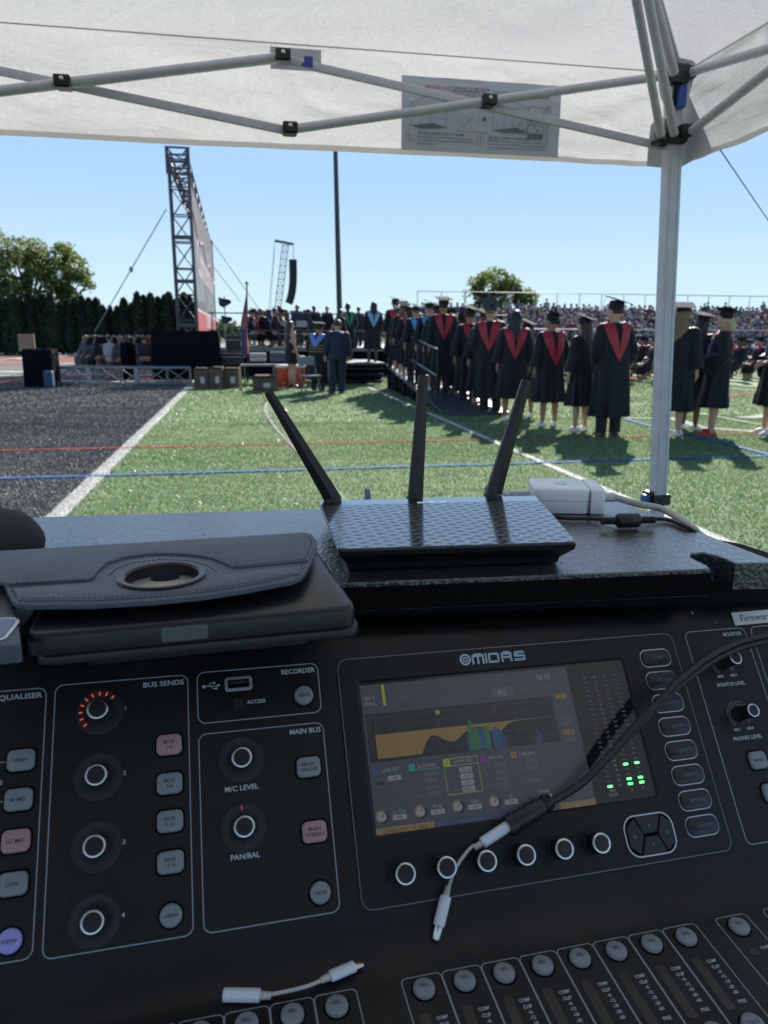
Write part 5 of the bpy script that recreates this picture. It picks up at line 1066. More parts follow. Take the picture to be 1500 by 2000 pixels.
def shoes(root, kind, heel=0.):
    for s in (-1, 1):
        q = MB(); q.loft = None
        n = 14; R = [(0, 1.), (.012, 1.05), (.028, .98), (.05, .82), (.075, .6)]; vs = []
        for z, k in R:
            for i in range(n):
                a = 2*math.pi*i/n; y = .135*math.sin(a); f = 1-.35*(z/.075)*(1 if math.sin(a) > 0 else .15)
                vs.append((.047*k*math.cos(a)*(1-.15*math.sin(a)), y*k*f-(.035*z/.075), z))
        q.add(vs, [(l*n+i, l*n+(i+1) % n, (l+1)*n+(i+1) % n, (l+1)*n+i) for l in range(4) for i in range(n)]+[tuple(range(n))[::-1], tuple(range(4*n, 5*n))])
        if heel: q.tube([(0, -.10, .03), (0, -.105, -heel)], [.016, .007], 8)
        o = q.build('shoe', M_SHOE[kind], root, True, ang=50); o.location = (s*.105, .045, .0); o.rotation_euler = (0, 0, -s*R_(8))
def trousers(root, m):
    q = MB()
    for s in (-1, 1): q.tube([(s*.10, 0, .05), (s*.10, 0, .09), (s*.10, .0, .48), (s*.095, 0, .80), (s*.07, 0, .93)], [.075, .074, .078, .098, .12], 20, up=(0, 1, 0))
    return q.build('trousers', m, root, True, ang=60)
PG = {}; GR = 'graduates waiting in line for the stage'
def person(px, py, ptop, label, pose='stand', wide=1., yaw=0., skin=0, hairs=('short', 'brown'), hood=None, hoodw=(.175, 1.0, .10), capt=(8, 45), hem=.36, shoe='white', trous=False, seed=0, width=1., z=0., loc=None, group=None, h=None, gm=None, cord=False, heel=0., sleeveless=False, extra=None, tilt=0):
    P = Vector(loc) if loc is not None else G(px, py, z)
    nom = 1.80 if capt else 1.725
    if h is None: h = top_z(P, ptop)-z
    s = max(1.45, min(2.1, h))/nom
    r = thing('person', label, 'person', (P.x, P.y, z), (0, R_(tilt), R_(yaw)), group); r.scale = (s*wide, s*min(wide, 1.08), s)
    turn = (0, 32, -32, 0, 32)[int(px+seed*7+abs(yaw)) % 5] if pose != 'sit' and group in (GR, 'people on the stage') else 0
    obj('body', body(pose, M_SKIN[skin], turn), r)
    if pose != 'sit': r.rotation_euler = (R_(1.6*math.sin(seed*5+px)), R_(1.8*math.sin(px*.7+seed)), R_(yaw+5*math.sin(px*1.3)))
    gm = gm or M_GOWN; dz = -.41 if pose == 'sit' else 0.
    me, bvh = gown(pose, hem, seed % 4, width, gm)
    if not sleeveless: obj('gown' if gm is M_GOWN else 'robe', me, r)
    hm = hair(hairs[0], hairs[1], seed % 3); ho = obj('hair', hm, r, (0, 0, dz), (0, 0, R_(turn*(.5 if hairs[0] in ('long', 'vlong') else 1))))
    if capt: cap_parts(r, capt[0], capt[1], dz, turn)
    if hood:
        f = hood_cells(*hoodw); key = ('hood', pose, hem, seed % 4, width, hoodw, hood.name, gm.name)
        if key not in PG:
            mb = MB()
            for sg in (-1, 1):
                m1 = drape(bvh, lambda s_, t_, sg=sg: f(s_, t_, sg), .014, True, hood, dz=dz); mb.add([v.co for v in m1.vertices], [tuple(p.vertices) for p in m1.polygons])
                m2 = drape(bvh, lambda s_, t_, sg=sg: (sg*(.16*(1-t_)+.05*t_)*(1-s_)+sg*.055*s_, 1.43-(.12*t_)*(1-s_*.2)+.02*s_), .014, False, hood, dz=dz); mb.add([v.co for v in m2.vertices], [tuple(p.vertices) for p in m2.polygons])
                mb.tube([(sg*.115, -.075, 1.452+dz), (sg*.125, 0, 1.452+dz), (sg*.115, .06, 1.445+dz)], .034, 10, flat=.55, up=(0, 0, 1))
            PG[key] = mb.mesh('hood', hood, True, 60)
        obj('hood', PG[key], r)
    if cord:
        q = MB(); q.tube([(-.09, -.10, 1.45), (-.12, .04, 1.44), (-.11, .15, 1.25), (-.10, .19, .95)], .012, 8); q.tube([(.09, -.10, 1.45), (.12, .04, 1.44), (.11, .15, 1.25), (.10, .19, .95)], .012, 8); q.tube([(-.09, -.10, 1.45), (0, -.115, 1.44), (.09, -.10, 1.45)], .012, 8); q.build('honour_cord', M_PURP, r, True)
    if trous: trousers(r, trous if trous is not True else M_TROU)
    if pose != 'sit': shoes(r, shoe, heel)
    if extra: extra(r)
    return r

# the line of graduates on the grass, nearest first
person(1385, 849, 597, 'graduate with short curly blonde hair, purple cord and red heels, seen in profile', 'front', 1., 62, 0, ('bob', 'blonde'), M_HRED, (.16, 1.12, .10), (4, 20), .40, 'red', seed=1, group=GR, cord=True, heel=.0)
person(1308, 850, 587, 'graduate with long light wavy hair half hidden behind the white tent leg', 'stand', 1., -48, 0, ('vlong', 'light'), None, capt=(10, 30), hem=.34, shoe='white', seed=2, group=GR)
person(1496, 848, 600, 'graduate with red hood cut off by the right edge of the picture', 'front', 1., 78, 0, ('long', 'brown'), M_HRED, (.18, 1.05, .11), (6, 40), .42, 'white', seed=0, group=GR)
person(1186, 851, 577, 'tallest graduate, short hair, red V hood and black trousers, left of the tent leg', 'front', 1., -2, 0, ('short', 'brown'), M_HRED, (.19, .98, .14), (14, 52), .27, 'black', M_TROU, seed=3, width=1.04, group=GR)
person(1130, 842, 611, 'graduate with long brown hair and light cap, beside the tallest graduate', 'stand', 1., 28, 0, ('long', 'brown'), None, capt=(16, 30), hem=.40, shoe='white', seed=1, group=GR)
person(1070, 832, 603, 'graduate with dark hair up, large red V hood and bare calves', 'stand', 1., 2, 1, ('bun', 'black'), M_HRED, (.20, .93, .16), (14, 42), .38, 'white', seed=2, group=GR)
person(997, 822, 606, 'graduate with very long dark hair falling over a red hood', 'stand', 1., -20, 1, ('vlong', 'black'), M_HRED, (.19, .97, .10), None, .36, 'white', seed=0, group=GR)
person(957, 808, 584, 'graduate with steeply tilted cap looking right, red hood', 'front', 1., -26, 0, ('short', 'light'), M_HRED, (.19, 1.0, .12), (38, 40), .27, 'black', M_TROU, seed=1, width=1.05, group=GR)
person(913, 797, 594, 'graduate with short dark hair and red V hood, before the ramp foot', 'stand', 1., 8, 1, ('short', 'black'), M_HRED, (.17, 1.0, .12), (12, 40), .30, 'black', M_TROU, seed=2, group=GR)
person(876, 784, 596, 'graduate with long blonde hair over red hood at the foot of the ramp', 'stand', 1., 4, 0, ('vlong', 'blonde'), M_HRED, (.18, 1.02, .12), (12, 35), .40, 'white', seed=3, group=GR)

person(1027, 815, 622, 'graduate in shadow mostly hidden between the long-haired one and the large red V hood', 'stand', 1., 20, 1, ('long', 'black'), M_HRED, (.17, 1.0, .1), (18, 30), .38, 'white', seed=3, group=GR)
person(936, 801, 601, 'graduate half hidden behind the one with the tilted cap', 'stand', 1., -12, 0, ('long', 'auburn'), M_HRED, (.18, 1.0, .12), (10, 35), .36, 'white', seed=0, group=GR)
person(897, 790, 606, 'graduate between the blonde one and the short dark haired one before the ramp', 'stand', 1., 15, 1, ('bob', 'black'), M_HRED, (.18, 1.0, .12), (16, 50), .36, 'white', seed=1, group=GR)
person(1345, 838, 606, 'graduate in shadow behind the white leg, facing the blonde one', 'front', 1., -70, 2, ('long', 'black'), None, capt=(5, 40), hem=.36, shoe='white', seed=2, group=GR)

# ---- ramp up to the stage, with railings
M_DECK = mat('stage_deck', (.055, .055, .06), .5, var=.2, vscale=8); M_BLK = mat('black_metal', (.015, .017, .02), .42, metal=.3); M_DRP = mat('black_drape', (.0035, .0045, .008), .9, spec=.15)
ZS = .62
A_l, A_r = G(757, 712, ZS), G(800, 712, ZS); B_l, B_r = G(872, 806, .06), G(955, 806, .06)
ramp = thing('access_ramp', 'black ramp with metal railing climbing from the grass to the stage', 'ramp', tuple((B_l+B_r)/2))
W_r = Vector((.95, .12, 0))
A_l = Vector((A_l.x, A_l.y, ZS)); 
dr = (Vector((A_l.x, A_l.y, 0))-Vector((B_l.x, B_l.y, 0))).normalized(); prp = Vector((dr.y, -dr.x, 0))*1.15; 
if prp.x < 0: prp = -prp
mb = MB(); mb.add([B_l, B_l+prp, A_l+prp, A_l]+[p-Vector((0, 0, .05)) for p in (B_l, B_l+prp, A_l+prp, A_l)], [(0, 1, 2, 3), (7, 6, 5, 4), (0, 4, 5, 1), (1, 5, 6, 2), (2, 6, 7, 3), (3, 7, 4, 0)]); part_w(mb, 'deck', M_DECK, ramp)
mb = MB(); mb.tube([B_l+Vector((0, 0, -.03)), A_l+Vector((0, 0, -.03))], .05, 4); part_w(mb, 'side_beam', mat('ramp_edge', (.08, .09, .10), .4, metal=.4), ramp)
q0_, q1_ = B_l.lerp(A_l, .3), A_l; mb = MB(); mb.slab([(q0_.x, q0_.y), (q1_.x, q1_.y), (q1_.x+.04, q1_.y), (q0_.x+.04, q0_.y)], .005, .01); mb.add([(q0_.x+.03, q0_.y, .01), (q1_.x+.03, q1_.y, .01), (q1_.x+.03, q1_.y, q1_.z-.08), (q0_.x+.03, q0_.y, q0_.z-.08), (q0_.x+.05, q0_.y, .01), (q1_.x+.05, q1_.y, .01), (q1_.x+.05, q1_.y, q1_.z-.08), (q0_.x+.05, q0_.y, q0_.z-.08)], [(0, 1, 2, 3), (7, 6, 5, 4), (3, 2, 6, 7), (0, 3, 7, 4)]); part_w(mb, 'side_skirt', M_DRP, ramp)  # dark panel added to make the shade under the ramp
for side in (0, 1):
    o = prp*side; n_ = 5
    for k in range(n_+1):
        p = B_l.lerp(A_l, .12+.86*k/n_)+o; mb = MB(); mb.tube([p-Vector((0, 0, .05)), p+Vector((0, 0, 1.0))], .022, 8); part_w(mb, 'railing_post', M_BLK, ramp, True)
        if p.z > .12: mb = MB(); mb.box((p.x, p.y, p.z/2-.03), (.05, .05, p.z-.05)); part_w(mb, 'support_leg', M_BLK, ramp)
    for hgt in (1.0, .52): a, b = B_l.lerp(A_l, .12)+o+Vector((0, 0, hgt)), A_l.lerp(B_l, .02)+o+Vector((0, 0, hgt)); mb = MB(); mb.tube([a, b], .024, 8); part_w(mb, 'rail', mat('rail_metal', (.16, .17, .18), .3, metal=.6), ramp, True)
def on_ramp(px, t, off=.55): p = B_l.lerp(A_l, t)+prp*off; return (p.x, p.y, p.z)
def ramp_person(px, t, ptop, label, **k):
    p = B_l.lerp(A_l, t)
    # slide across the ramp until it shows at column px
    best = min(np.linspace(.05, 1.1, 40), key=lambda o: abs(CX+FPX*np.dot(np.array(p+prp*o)-CAMP, RT)/np.dot(np.array(p+prp*o)-CAMP, FW)-px))
    q = p+prp*float(best); h = top_z(q, ptop)-q.z
    return person(0, 0, 0, label, loc=(q.x, q.y, 0), z=q.z, h=h, group=GR, **k)
ramp_person(833, .40, 585, 'graduate with light blue V hood on the ramp', pose='stand', yaw=2, skin=0, hairs=('short', 'grey'), hood=M_HBLU, hoodw=(.19, 1.02, .15), capt=(14, 30), seed=1, shoe='black', trous=True)
ramp_person(808, .52, 592, 'graduate half hidden on the ramp, strip of light blue hood showing', pose='stand', yaw=14, skin=0, hairs=('short', 'light'), hood=M_HBLU, hoodw=(.17, .98, .10), capt=(14, 38), seed=2, shoe='black', trous=True)
ramp_person(863, .30, 577, 'tall graduate with dark cap at the far side of the ramp', pose='stand', yaw=-6, skin=1, hairs=('short', 'black'), hood=M_HRED, capt=(8, 45), seed=3, shoe='black', trous=True)
ramp_person(782, .70, 588, 'graduate with long auburn hair near the top of the ramp', pose='stand', yaw=12, skin=0, hairs=('vlong', 'auburn'), hood=M_HRED, capt=(20, 30), seed=0, shoe='white')
ramp_person(757, .90, 578, 'graduate in red hood and dark cap at the top of the ramp', pose='stand', yaw=6, skin=0, hairs=('short', 'brown'), hood=M_HRED, hoodw=(.19, 1.05, .18), capt=(6, 45), seed=1, shoe='black', trous=True)

ramp_person(848, .36, 590, 'graduate squeezed between the blue hood and the tall one on the ramp', pose='stand', yaw=-10, skin=0, hairs=('long', 'brown'), hood=M_HRED, capt=(14, 40), seed=2, shoe='white')
ramp_person(795, .62, 594, 'graduate with black bob in the crowd half way up the ramp', pose='front', yaw=8, skin=1, hairs=('bob', 'black'), hood=M_HRED, capt=(14, 40), seed=3, shoe='white')
ramp_person(770, .80, 596, 'graduate with fair hair close behind the dark cap on the ramp top', pose='stand', yaw=-8, skin=0, hairs=('long', 'light'), hood=M_HRED, capt=(12, 35), seed=1, shoe='white')

# ---- stage platforms
stage = thing('stage', 'low black stage platform with railings behind the equipment', 'stage', (2.6, 24, 0))
P0, P1 = G(676, 757), G(756, 750); y0 = (P0.y+P1.y)/2+.2
mb = MB(); mb.box((3.0, y0+1.4, ZS-.03), (1.75, 2.8, .06)); part_w(mb, 'deck', M_DECK, stage)
for z in (.12, .30, .46): mb = MB(); mb.box((2.98, y0-.02, z), (1.7, .05, .035)); part_w(mb, 'step_edge', M_BLK, stage)
mb = MB(); mb.box((3.0, y0+.4, .28), (1.68, .04, .5)); part_w(mb, 'front_skirt', M_DRP, stage)
XA, XB, YS = -1.3, 9.5, 25.2; ZD = .95
mb = MB(); mb.box(((XA+XB)/2, YS+4.5, ZD-.06), (XB-XA, 9, .12)); part_w(mb, 'main_deck', mat('silver_deck', (.16, .17, .18), .5, metal=.3), stage)
mb = MB(); mb.box(((XA+XB)/2, YS+.25, (ZD-.12)/2), (XB-XA-.1, .05, ZD-.12)); part_w(mb, 'main_skirt', M_DRP, stage)
mb = MB()
for k in range(11): x = XA+.3+k*1.05; part_w((lambda q: (q.tube([(x, YS+.05, ZD), (x, YS+.05, ZD+1.1)], .02, 6), q)[1])(MB()), 'railing_post', M_BLK, stage)
for h in (1.1, .55): mb = MB(); mb.tube([(XA+.2, YS+.05, ZD+h), (XB-.4, YS+.05, ZD+h)], .02, 6); part_w(mb, 'rail', M_BLK, stage, True)
SGp = 'people on the stage'
def stg(px, ptop, y, lab, **k):
    p = WY(px, 700, y); q = Vector((p.x, y, 0)); z = k.pop('z', ZD); h = top_z((p.x, y), ptop)-z
    if k.get('pose') == 'sit': k['h'] = 1.72; 
    else: k['h'] = h
    return person(0, 0, 0, lab, loc=(p.x, y, 0), z=z, group=SGp, **k)
stg(727, 589, y0+.9, 'person with long black hair and pale blue V hood at the head of the steps', pose='stand', yaw=-4, skin=2, hairs=('long', 'black'), hood=M_HSKY, hoodw=(.20, 1.0, .10), capt=None, seed=2, shoe='black', z=ZS)
stg(680, 592, y0+2.2, 'bald official in a dark robe with green shoulders standing on the platform', pose='front', yaw=12, skin=2, hairs=('short', 'black'), hood=pm('green_satin', (.03, .22, .12), .5), capt=None, seed=0, shoe='black', z=ZS)
stg(662, 604, y0+1.7, 'woman with brown hair beside the official on the platform', pose='front', yaw=-60, skin=0, hairs=('long', 'brown'), hood=None, capt=None, seed=1, shoe='black', z=ZS)
stg(585, 620, 27.0, 'man in dark suit standing behind the stage rail', pose='stand', yaw=160, skin=1, hairs=('short', 'black'), gm=M_NAVY, capt=None, seed=1, shoe='black', hem=.8, trous=True)
stg(617, 606, 27.5, 'dark haired man standing farther back on the stage', pose='stand', yaw=170, skin=2, hairs=('short', 'black'), gm=M_GOWN, capt=None, seed=2, shoe='black', hem=.5, trous=True)
for i, (px, lab, hr, hd, yw) in enumerate([(498, 'seated official leftmost on the stage, brown hair', ('short', 'brown'), M_HRED, 60), (512, 'seated official on the stage with orange hood', ('short', 'light'), M_GOLD, 70), (527, 'seated official on the stage with bright blue hood', ('long', 'brown'), M_HBLU, 50), (540, 'seated official on the stage in the middle of the row', ('short', 'black'), M_HRED, 80), (552, 'seated official on the stage with yellow trim', ('short', 'light'), M_GOLD, 75), (604, 'seated official nearest the woman in black dress', ('bob', 'black'), None, 120)]):
    stg(px, 620, 26.4+.4*(i % 3), lab, pose='sit', yaw=-yw if i % 2 else yw, skin=i % 3, hairs=hr, hood=hd, capt=(5, 30) if i % 2 == 0 else None, seed=i, z=ZD)
for i in range(11):
    px = 494+i*11.5+rnd.uniform(-3, 3); stg(px, 620, 28.3+.5*(i % 3), 'seated official, %s, back rows, %s' % (['brown hair and red hood', 'long black hair', 'fair bob and gold hood', 'black hair and blue hood'][i % 4], 'behind the flag' if px < 515 else 'behind the row with bright hoods' if px < 560 else 'behind the woman in black' if px < 590 else 'left of the suited man'), pose='sit', yaw=(-70, 60, 85, -50)[i % 4], skin=i % 3, hairs=[('short', 'brown'), ('long', 'black'), ('bob', 'light'), ('short', 'black')][i % 4], hood=[M_HRED, None, M_GOLD, M_HBLU][i % 4], capt=(5, 30) if i % 3 else None, seed=i)
for i, (px, pt, lab) in enumerate([(640, 628, 'person in dark gown standing on the stage behind the navy suit'), (700, 606, 'person in dark gown between the bald official and the pale blue hood'), (548, 622, 'standing stagehand in dark clothes behind the seated officials')]):
    stg(px, pt, 28.0, lab, pose=('stand', 'front')[i % 2], yaw=(150, 20, -120)[i], skin=i % 3, hairs=('short', 'black'), hood=None, capt=None, seed=i, shoe='black', hem=.45, trous=True)
# ---- three people standing on the grass in front of the stage
def dress(r):
    q = MB(); loft(q, [(0, 0, .62, .20, .15, .04), (0, 0, .8, .20, .15, .03), (0, 0, .95, .185, .145, .01), (0, 0, 1.1, .145, .12, 0), (0, 0, 1.25, .165, .13, 0), (0, 0, 1.36, .14, .11, 0), (0, 0, 1.43, .09, .07, 0)], 32, 7); q.build('dress', M_GOWN, r, True)
person(572, 757, 627, 'woman with long brown hair in a short sleeveless black dress', 'stand', 1., -68, 0, ('vlong', 'brown'), None, capt=None, sleeveless=True, extra=dress, shoe='black', seed=0, group='people standing before the stage')
def jacket(r):
    q = MB(); loft(q, [(0, 0, .80, .205, .15, .012), (0, 0, .95, .20, .148, .008), (0, 0, 1.1, .19, .14, 0), (0, 0, 1.25, .21, .148, 0), (0, 0, 1.36, .205, .13, 0), (0, -.003, 1.42, .16, .095, 0), (0, -.006, 1.455, .075, .065, 0)], 36, 5)
    for s in (-1, 1): q.ball((s*.165, -.003, 1.375), (.096, .086, .088), 14, 10)
    for s in (-1, 1): q.tube([(s*.17, 0, 1.375), (s*.215, -.012, 1.25), (s*.238, -.028, 1.12), (s*.246, .03, .90)], [.072, .066, .060, .048], 16, up=(0, 1, 0))
    q.build('jacket', M_NAVY, r, True, ang=70); q = MB(); q.tube([(0, -.012, 1.435), (0, -.012, 1.475)], .062, 18); q.build('shirt_collar', pm('shirt_white', (.7, .7, .72), .6), r, True)
person(658, 769, 624, 'man in navy blue suit seen from behind, left hand hanging, before the stage', 'stand', 1.16, 6, 0, ('short', 'brown'), None, capt=None, sleeveless=True, extra=jacket, shoe='black', trous=M_NAV2, seed=0, group='people standing before the stage')
def bars(r):
    me, bvh = gown('front', .30, 1, 1.08, M_GOWN)
    for k in range(3):
        m_ = drape(bvh, lambda s_, t_, k=k: (-.20+.40*s_, 1.16-k*.075+.022*t_), .012, True, M_GOLD, 'sleeve_bar'); obj('sleeve_bar', m_, r)
person(621, 764, 626, 'professor in black robe with gold bars and light blue hood talking before the stage', 'front', 1.15, -40, 1, ('short', 'black'), pm('blue_velvet', (.12, .24, .55), .5), (.21, 1.12, .16), (2, 45), .30, 'black', True, seed=1, width=1.08, group='people standing before the stage', extra=bars)

# ================================================================== FURNITURE AND GEAR round the stage
def folding_chair(x, y, z, rz, label, group='folding chairs'):
    t = thing('folding_chair', label, 'chair', (x, y, z), (0, 0, rz), group)
    q = MB(); q.slab(rr((0, 0), .40, .40, .05, 4), .44, .465, .008); q.build('seat', M_CHS, t)
    q = MB(); q.slab(rr((0, 0), .40, .20, .03, 4), -.01, .01, .006, Matrix.Translation((0, -.24, .78))@Matrix.Rotation(R_(80), 4, 'X')); q.build('backrest', M_CHS, t)
    for s in (-1, 1):
        q = MB(); q.tube([(s*.21, -.26, .88), (s*.21, -.14, .44), (s*.21, .22, .01)], .012, 6); q.build('front_leg', M_CHF, t, True); q = MB(); q.tube([(s*.185, .12, .44), (s*.185, -.22, .01)], .012, 6); q.build('rear_leg', M_CHF, t, True)
    q = MB(); q.tube([(-.21, .14, .10), (.21, .14, .10)], .009, 6); q.build('stretcher', M_CHF, t, True); return t
M_CHS = mat('chair_seat', (.30, .32, .33), .4, metal=.2); M_CHF = mat('chair_frame', (.22, .23, .24), .35, metal=.7)
p = G(617, 772); ch = folding_chair(p.x-.1, p.y+.1, 0, R_(200), 'grey metal folding chair standing on the grass beside the suited man')
for i, (px, lab) in enumerate([(487, 'leftmost empty folding chair on the stage'), (560, 'empty folding chair on the stage behind the woman in black'), (596, 'empty folding chair on the stage right of the woman')]):
    p = WY(px, 700, 26.0); c_ = copy_tree(ch); c_.location = (p.x, 26.0, ZD); c_.rotation_euler = (0, 0, R_(170+i*15)); c_['label'] = lab
M_CARD = mat('cardboard', (.11, .08, .055), .8, var=.2, vscale=4)
def carton(px0, px1, pyb, pyt, lab, tape=True):
    a, b = G(px0, pyb), G(px1, pyb); d = (b-a); W_ = d.length; hgt = top_z(a, pyt); ang = math.atan2(d.y, d.x)
    t = thing('cardboard_box', lab, 'box', tuple((a+b)/2+Vector((-d.y, d.x, 0)).normalized()*W_*.4), (0, 0, ang), 'cardboard boxes beside the stage')
    q = MB(); q.box((0, 0, hgt/2), (W_, W_*.8, hgt)); q.build('carton', M_CARD, t)
    for s in (-1, 1): q = MB(); q.box((0, 0, 0), (W_*.98, W_*.38, .006), Matrix.Translation((0, s*W_*.41, hgt+.02))@Matrix.Rotation(R_(s*18), 4, 'X')); q.build('flap', M_CARD, t)
    q = MB(); q.box((W_*.1, -W_*.4-.002, hgt*.45), (W_*.3, .003, hgt*.35)); q.build('paper_label', pm('paper', (.5, .5, .5), .7), t)
carton(380, 407, 759, 722, 'open cardboard box nearest the white line'); carton(409, 436, 759, 720, 'cardboard box with white paper labels, middle of the row'); carton(438, 467, 758, 722, 'cardboard box at the right end of the row of three')
carton(494, 540, 764, 738, 'wide low brown box on the grass under the stage edge')
mb = MB(); a = G(470, 763); z = top_z(a, 716); mb.box((a.x, a.y, z/2), (.07, .07, z)); o = mb.build('wooden_post', pm('pale_wood', (.42, .30, .17), .7)); tag(o, 'short pale wooden post beside the cardboard boxes', 'post')
M_ORA = pm('cooler_orange', (.55, .07, .02), .45); M_LID = pm('cooler_lid', (.65, .63, .6), .5)
for px, lab in ((557, 'orange drink cooler left of the woman in black dress'), (588, 'orange drink cooler between the woman and the folding chair')):
    a = G(px, 759); t = thing('drink_cooler', lab, 'cooler', (a.x, a.y+1.0, 0), group='orange drink coolers'); z = .50
    q = MB(); q.lathe([(.17, 0), (.18, .03), (.185, z*.5), (.195, z-.05), (.195, z)], 24); q.build('tank', M_ORA, t, True, ang=40); q = MB(); q.lathe([(.20, z), (.205, z+.03), (.19, z+.07), (.05, z+.08)], 24); q.build('lid', M_LID, t, True, ang=40)
    q = MB(); q.box((0, -.20, .09), (.03, .05, .04)); q.build('tap', M_LID, t)
# black draped crate, speakers under covers
def draped(pts, z0, z1, lab, cat='draped stack', name='draped_crate', seed=0, dep=1.0):
    a, b = Vector(pts[0]), Vector(pts[1]); L_ = (b-a).length; d = (b-a)/L_; nrm = Vector((-d.y, d.x)); n = 90; vs = []
    ring = [a+d*L_*i/30 for i in range(30)]+[b+nrm*dep*i/15 for i in range(15)]+[b+nrm*dep-d*L_*i/30 for i in range(30)]+[a+nrm*dep*(1-i/15) for i in range(15)]
    m = len(ring); c = (a+b)/2+nrm*dep/2; mb = MB(); rows = 8
    for j in range(rows+1):
        t = j/rows
        for i, p in enumerate(ring):
            o = (p-c).normalized()*((.02*math.sin(i*1.3+seed)*(1-t))+.012*math.sin(i*3.1)); zz = z0+(z1-z0)*t
            if j == rows: o = -(p-c).normalized()*.03; zz += .03*noise.noise(Vector((i*.2, seed, 0)))
            vs.append((p.x+o.x, p.y+o.y, zz))
    mb.add(vs, [(j*m+i, j*m+(i+1) % m, (j+1)*m+(i+1) % m, (j+1)*m+i) for j in range(rows) for i in range(m)]+[tuple(range(rows*m, rows*m+m))])
    q = mb.build(name, M_DRP, None, True); tag(q, lab, cat); return q
yd = 21.6; a, b = WY(297, 700, yd), WY(430, 700, yd); draped([(a.x, yd), (b.x, yd)], max(.02, WY(360, 741, yd).z), WY(360, 646, yd).z, 'large rectangular stack draped in black cloth beside the truss tower', seed=1, dep=.5)
ys = 20.8; a, b = WY(43, 700, ys), WY(100, 700, ys); draped([(a.x, ys), (b.x, ys)], .01, WY(70, 682, ys).z, 'black covered loudspeaker standing at the left end of the ground truss', 'loudspeaker', 'covered_loudspeaker', 2, .8)
a = WY(90, 752, 20.6); mb = MB(); mb.box((a.x+.1, 20.55, .22), (.22, .2, .44), b=.03); o = mb.build('blue_bag', pm('blue_bag', (.015, .05, .12), .6)); tag(o, 'small blue bag leaning on the black covered loudspeaker', 'bag')
yc = 24.; a, b = WY(236, 700, yc), WY(263, 700, yc); draped([(a.x, yc), (b.x, yc)], WY(250, 709, yc).z*0+.01, WY(250, 668, yc).z, 'small black covered box beyond the ground truss', 'loudspeaker', 'covered_loudspeaker', 3, .5)
# trusses
M_TRS = mat('truss_aluminium', (.22, .23, .25), .35, metal=.75); M_TRD = mat('truss_dark', (.07, .075, .085), .4, metal=.6)
def truss(name, parent, p, q, w_, d_vec, h_vec, m, step, r=.025, rb=.014, nm='truss_section'):
    """box truss from p to q; d_vec and h_vec are the two cross vectors; each bay a part"""
    p = Vector(p); q = Vector(q); L_ = (q-p).length; n = max(1, int(round(L_/step))); cs = [Vector((0, 0, 0)), Vector(d_vec), Vector(d_vec)+Vector(h_vec), Vector(h_vec)]
    for i, c in enumerate(cs): mb = MB(); mb.tube([p+c, q+c], r, 8); part_w(mb, 'chord', m, parent, True)
    for k in range(n):
        a = p.lerp(q, k/n); b = p.lerp(q, (k+1)/n); mb = MB()
        for i in range(4):
            c0, c1 = cs[i], cs[(i+1) % 4]; mb.tube([a+(c0 if k % 2 else c1), b+(c1 if k % 2 else c0)], rb, 6); mb.tube([b+c0, b+c1], rb, 6)
        part_w(mb, 'lacing', m, parent, True)
gt = thing('ground_truss', 'long aluminium box truss lying on the ground, left of the draped stack', 'truss', tuple(G(240, 752)))
a, b = G(98, 754), G(372, 754); ga = math.atan2(b.y-a.y, b.x-a.x); hz = top_z(a, 718); truss('t', gt, (a.x, a.y, .06), (b.x, b.y, .06), .5, (0, .45, 0), (0, 0, hz-.06), M_TRS, .62, .03, .017)
for px in (175, 268): p = a.lerp(b, (px-98)/274); mb = MB(); mb.box((p.x, p.y-.035, hz/2+.03), (.12, .03, hz-.04)); part_w(mb, 'coupling_plate', M_TRS, gt)
# truss tower and banner wall
tw = thing('banner_tower', 'tall truss gantry carrying a grey and red mesh banner with white script', 'banner gantry', (-1.9, 27.5, 0))
yt = 27.4; tl, tr = WY(323, 300, yt), WY(364, 300, yt); bl__, br__ = WY(350, 640, yt), WY(386, 640, yt)
zt_ = WY(340, 288, yt).z; xl_, xr_ = tl.x, tr.x
xl_ = (WY(323, 300, yt).x+WY(352, 640, yt).x)/2; xr_ = (WY(366, 320, yt).x+WY(385, 640, yt).x)/2
truss('t', tw, (xl_, yt, .1), (xl_, yt, zt_-.35), .6, (xr_-xl_, 0, 0), (0, .5, 0), M_TRD, .85, .045, .022)
for z in (WY(340, 463, yt).z, WY(340, 549, yt).z, WY(340, 635, yt).z): mb = MB(); mb.box(((xl_+xr_)/2, yt+.02, z), (xr_-xl_+.05, .07, .13)); part_w(mb, 'cross_plate', M_TRD, tw)
# head block with hexagonal openings
mb = MB(); cx_ = (xl_+xr_)/2; hw = (xr_-xl_)/2+.06
for z in (zt_, zt_-.22, zt_-.42, zt_-.64, zt_-.80): mb.box((cx_, yt-.02, z), (2*hw, .10, .05))
for s in (-1, 1): mb.box((cx_+s*hw*.92, yt-.02, zt_-.4), (.1, .12, .84)); 
for z in (zt_-.11, zt_-.32, zt_-.53):
    for s in (-1, 1): mb.box((0, 0, 0), (.05, .08, .2), Matrix.Translation((cx_+s*hw*.68, yt-.02, z))@Matrix.Rotation(R_(40*s), 4, 'Y'))
tag(part_w(mb, 'head_block', M_TRD, tw), kind='stuff')
ye = 50.; ztf = WY(413, 470, ye).z; xf = WY(413, 470, ye).x; x0f = xr_
truss('t', tw, (xl_+.05, yt+.5, zt_-.62), (xf-.6, ye, ztf-.6), .6, (xr_-xl_-.1, 0, 0), (0, 0, .55), M_TRD, 1.1, .045, .024)
truss('t', tw, (xf-.5, ye, .1), (xf-.5, ye, ztf), .6, (.5, 0, 0), (0, .4, 0), M_TRD, 1.2, .045, .024)
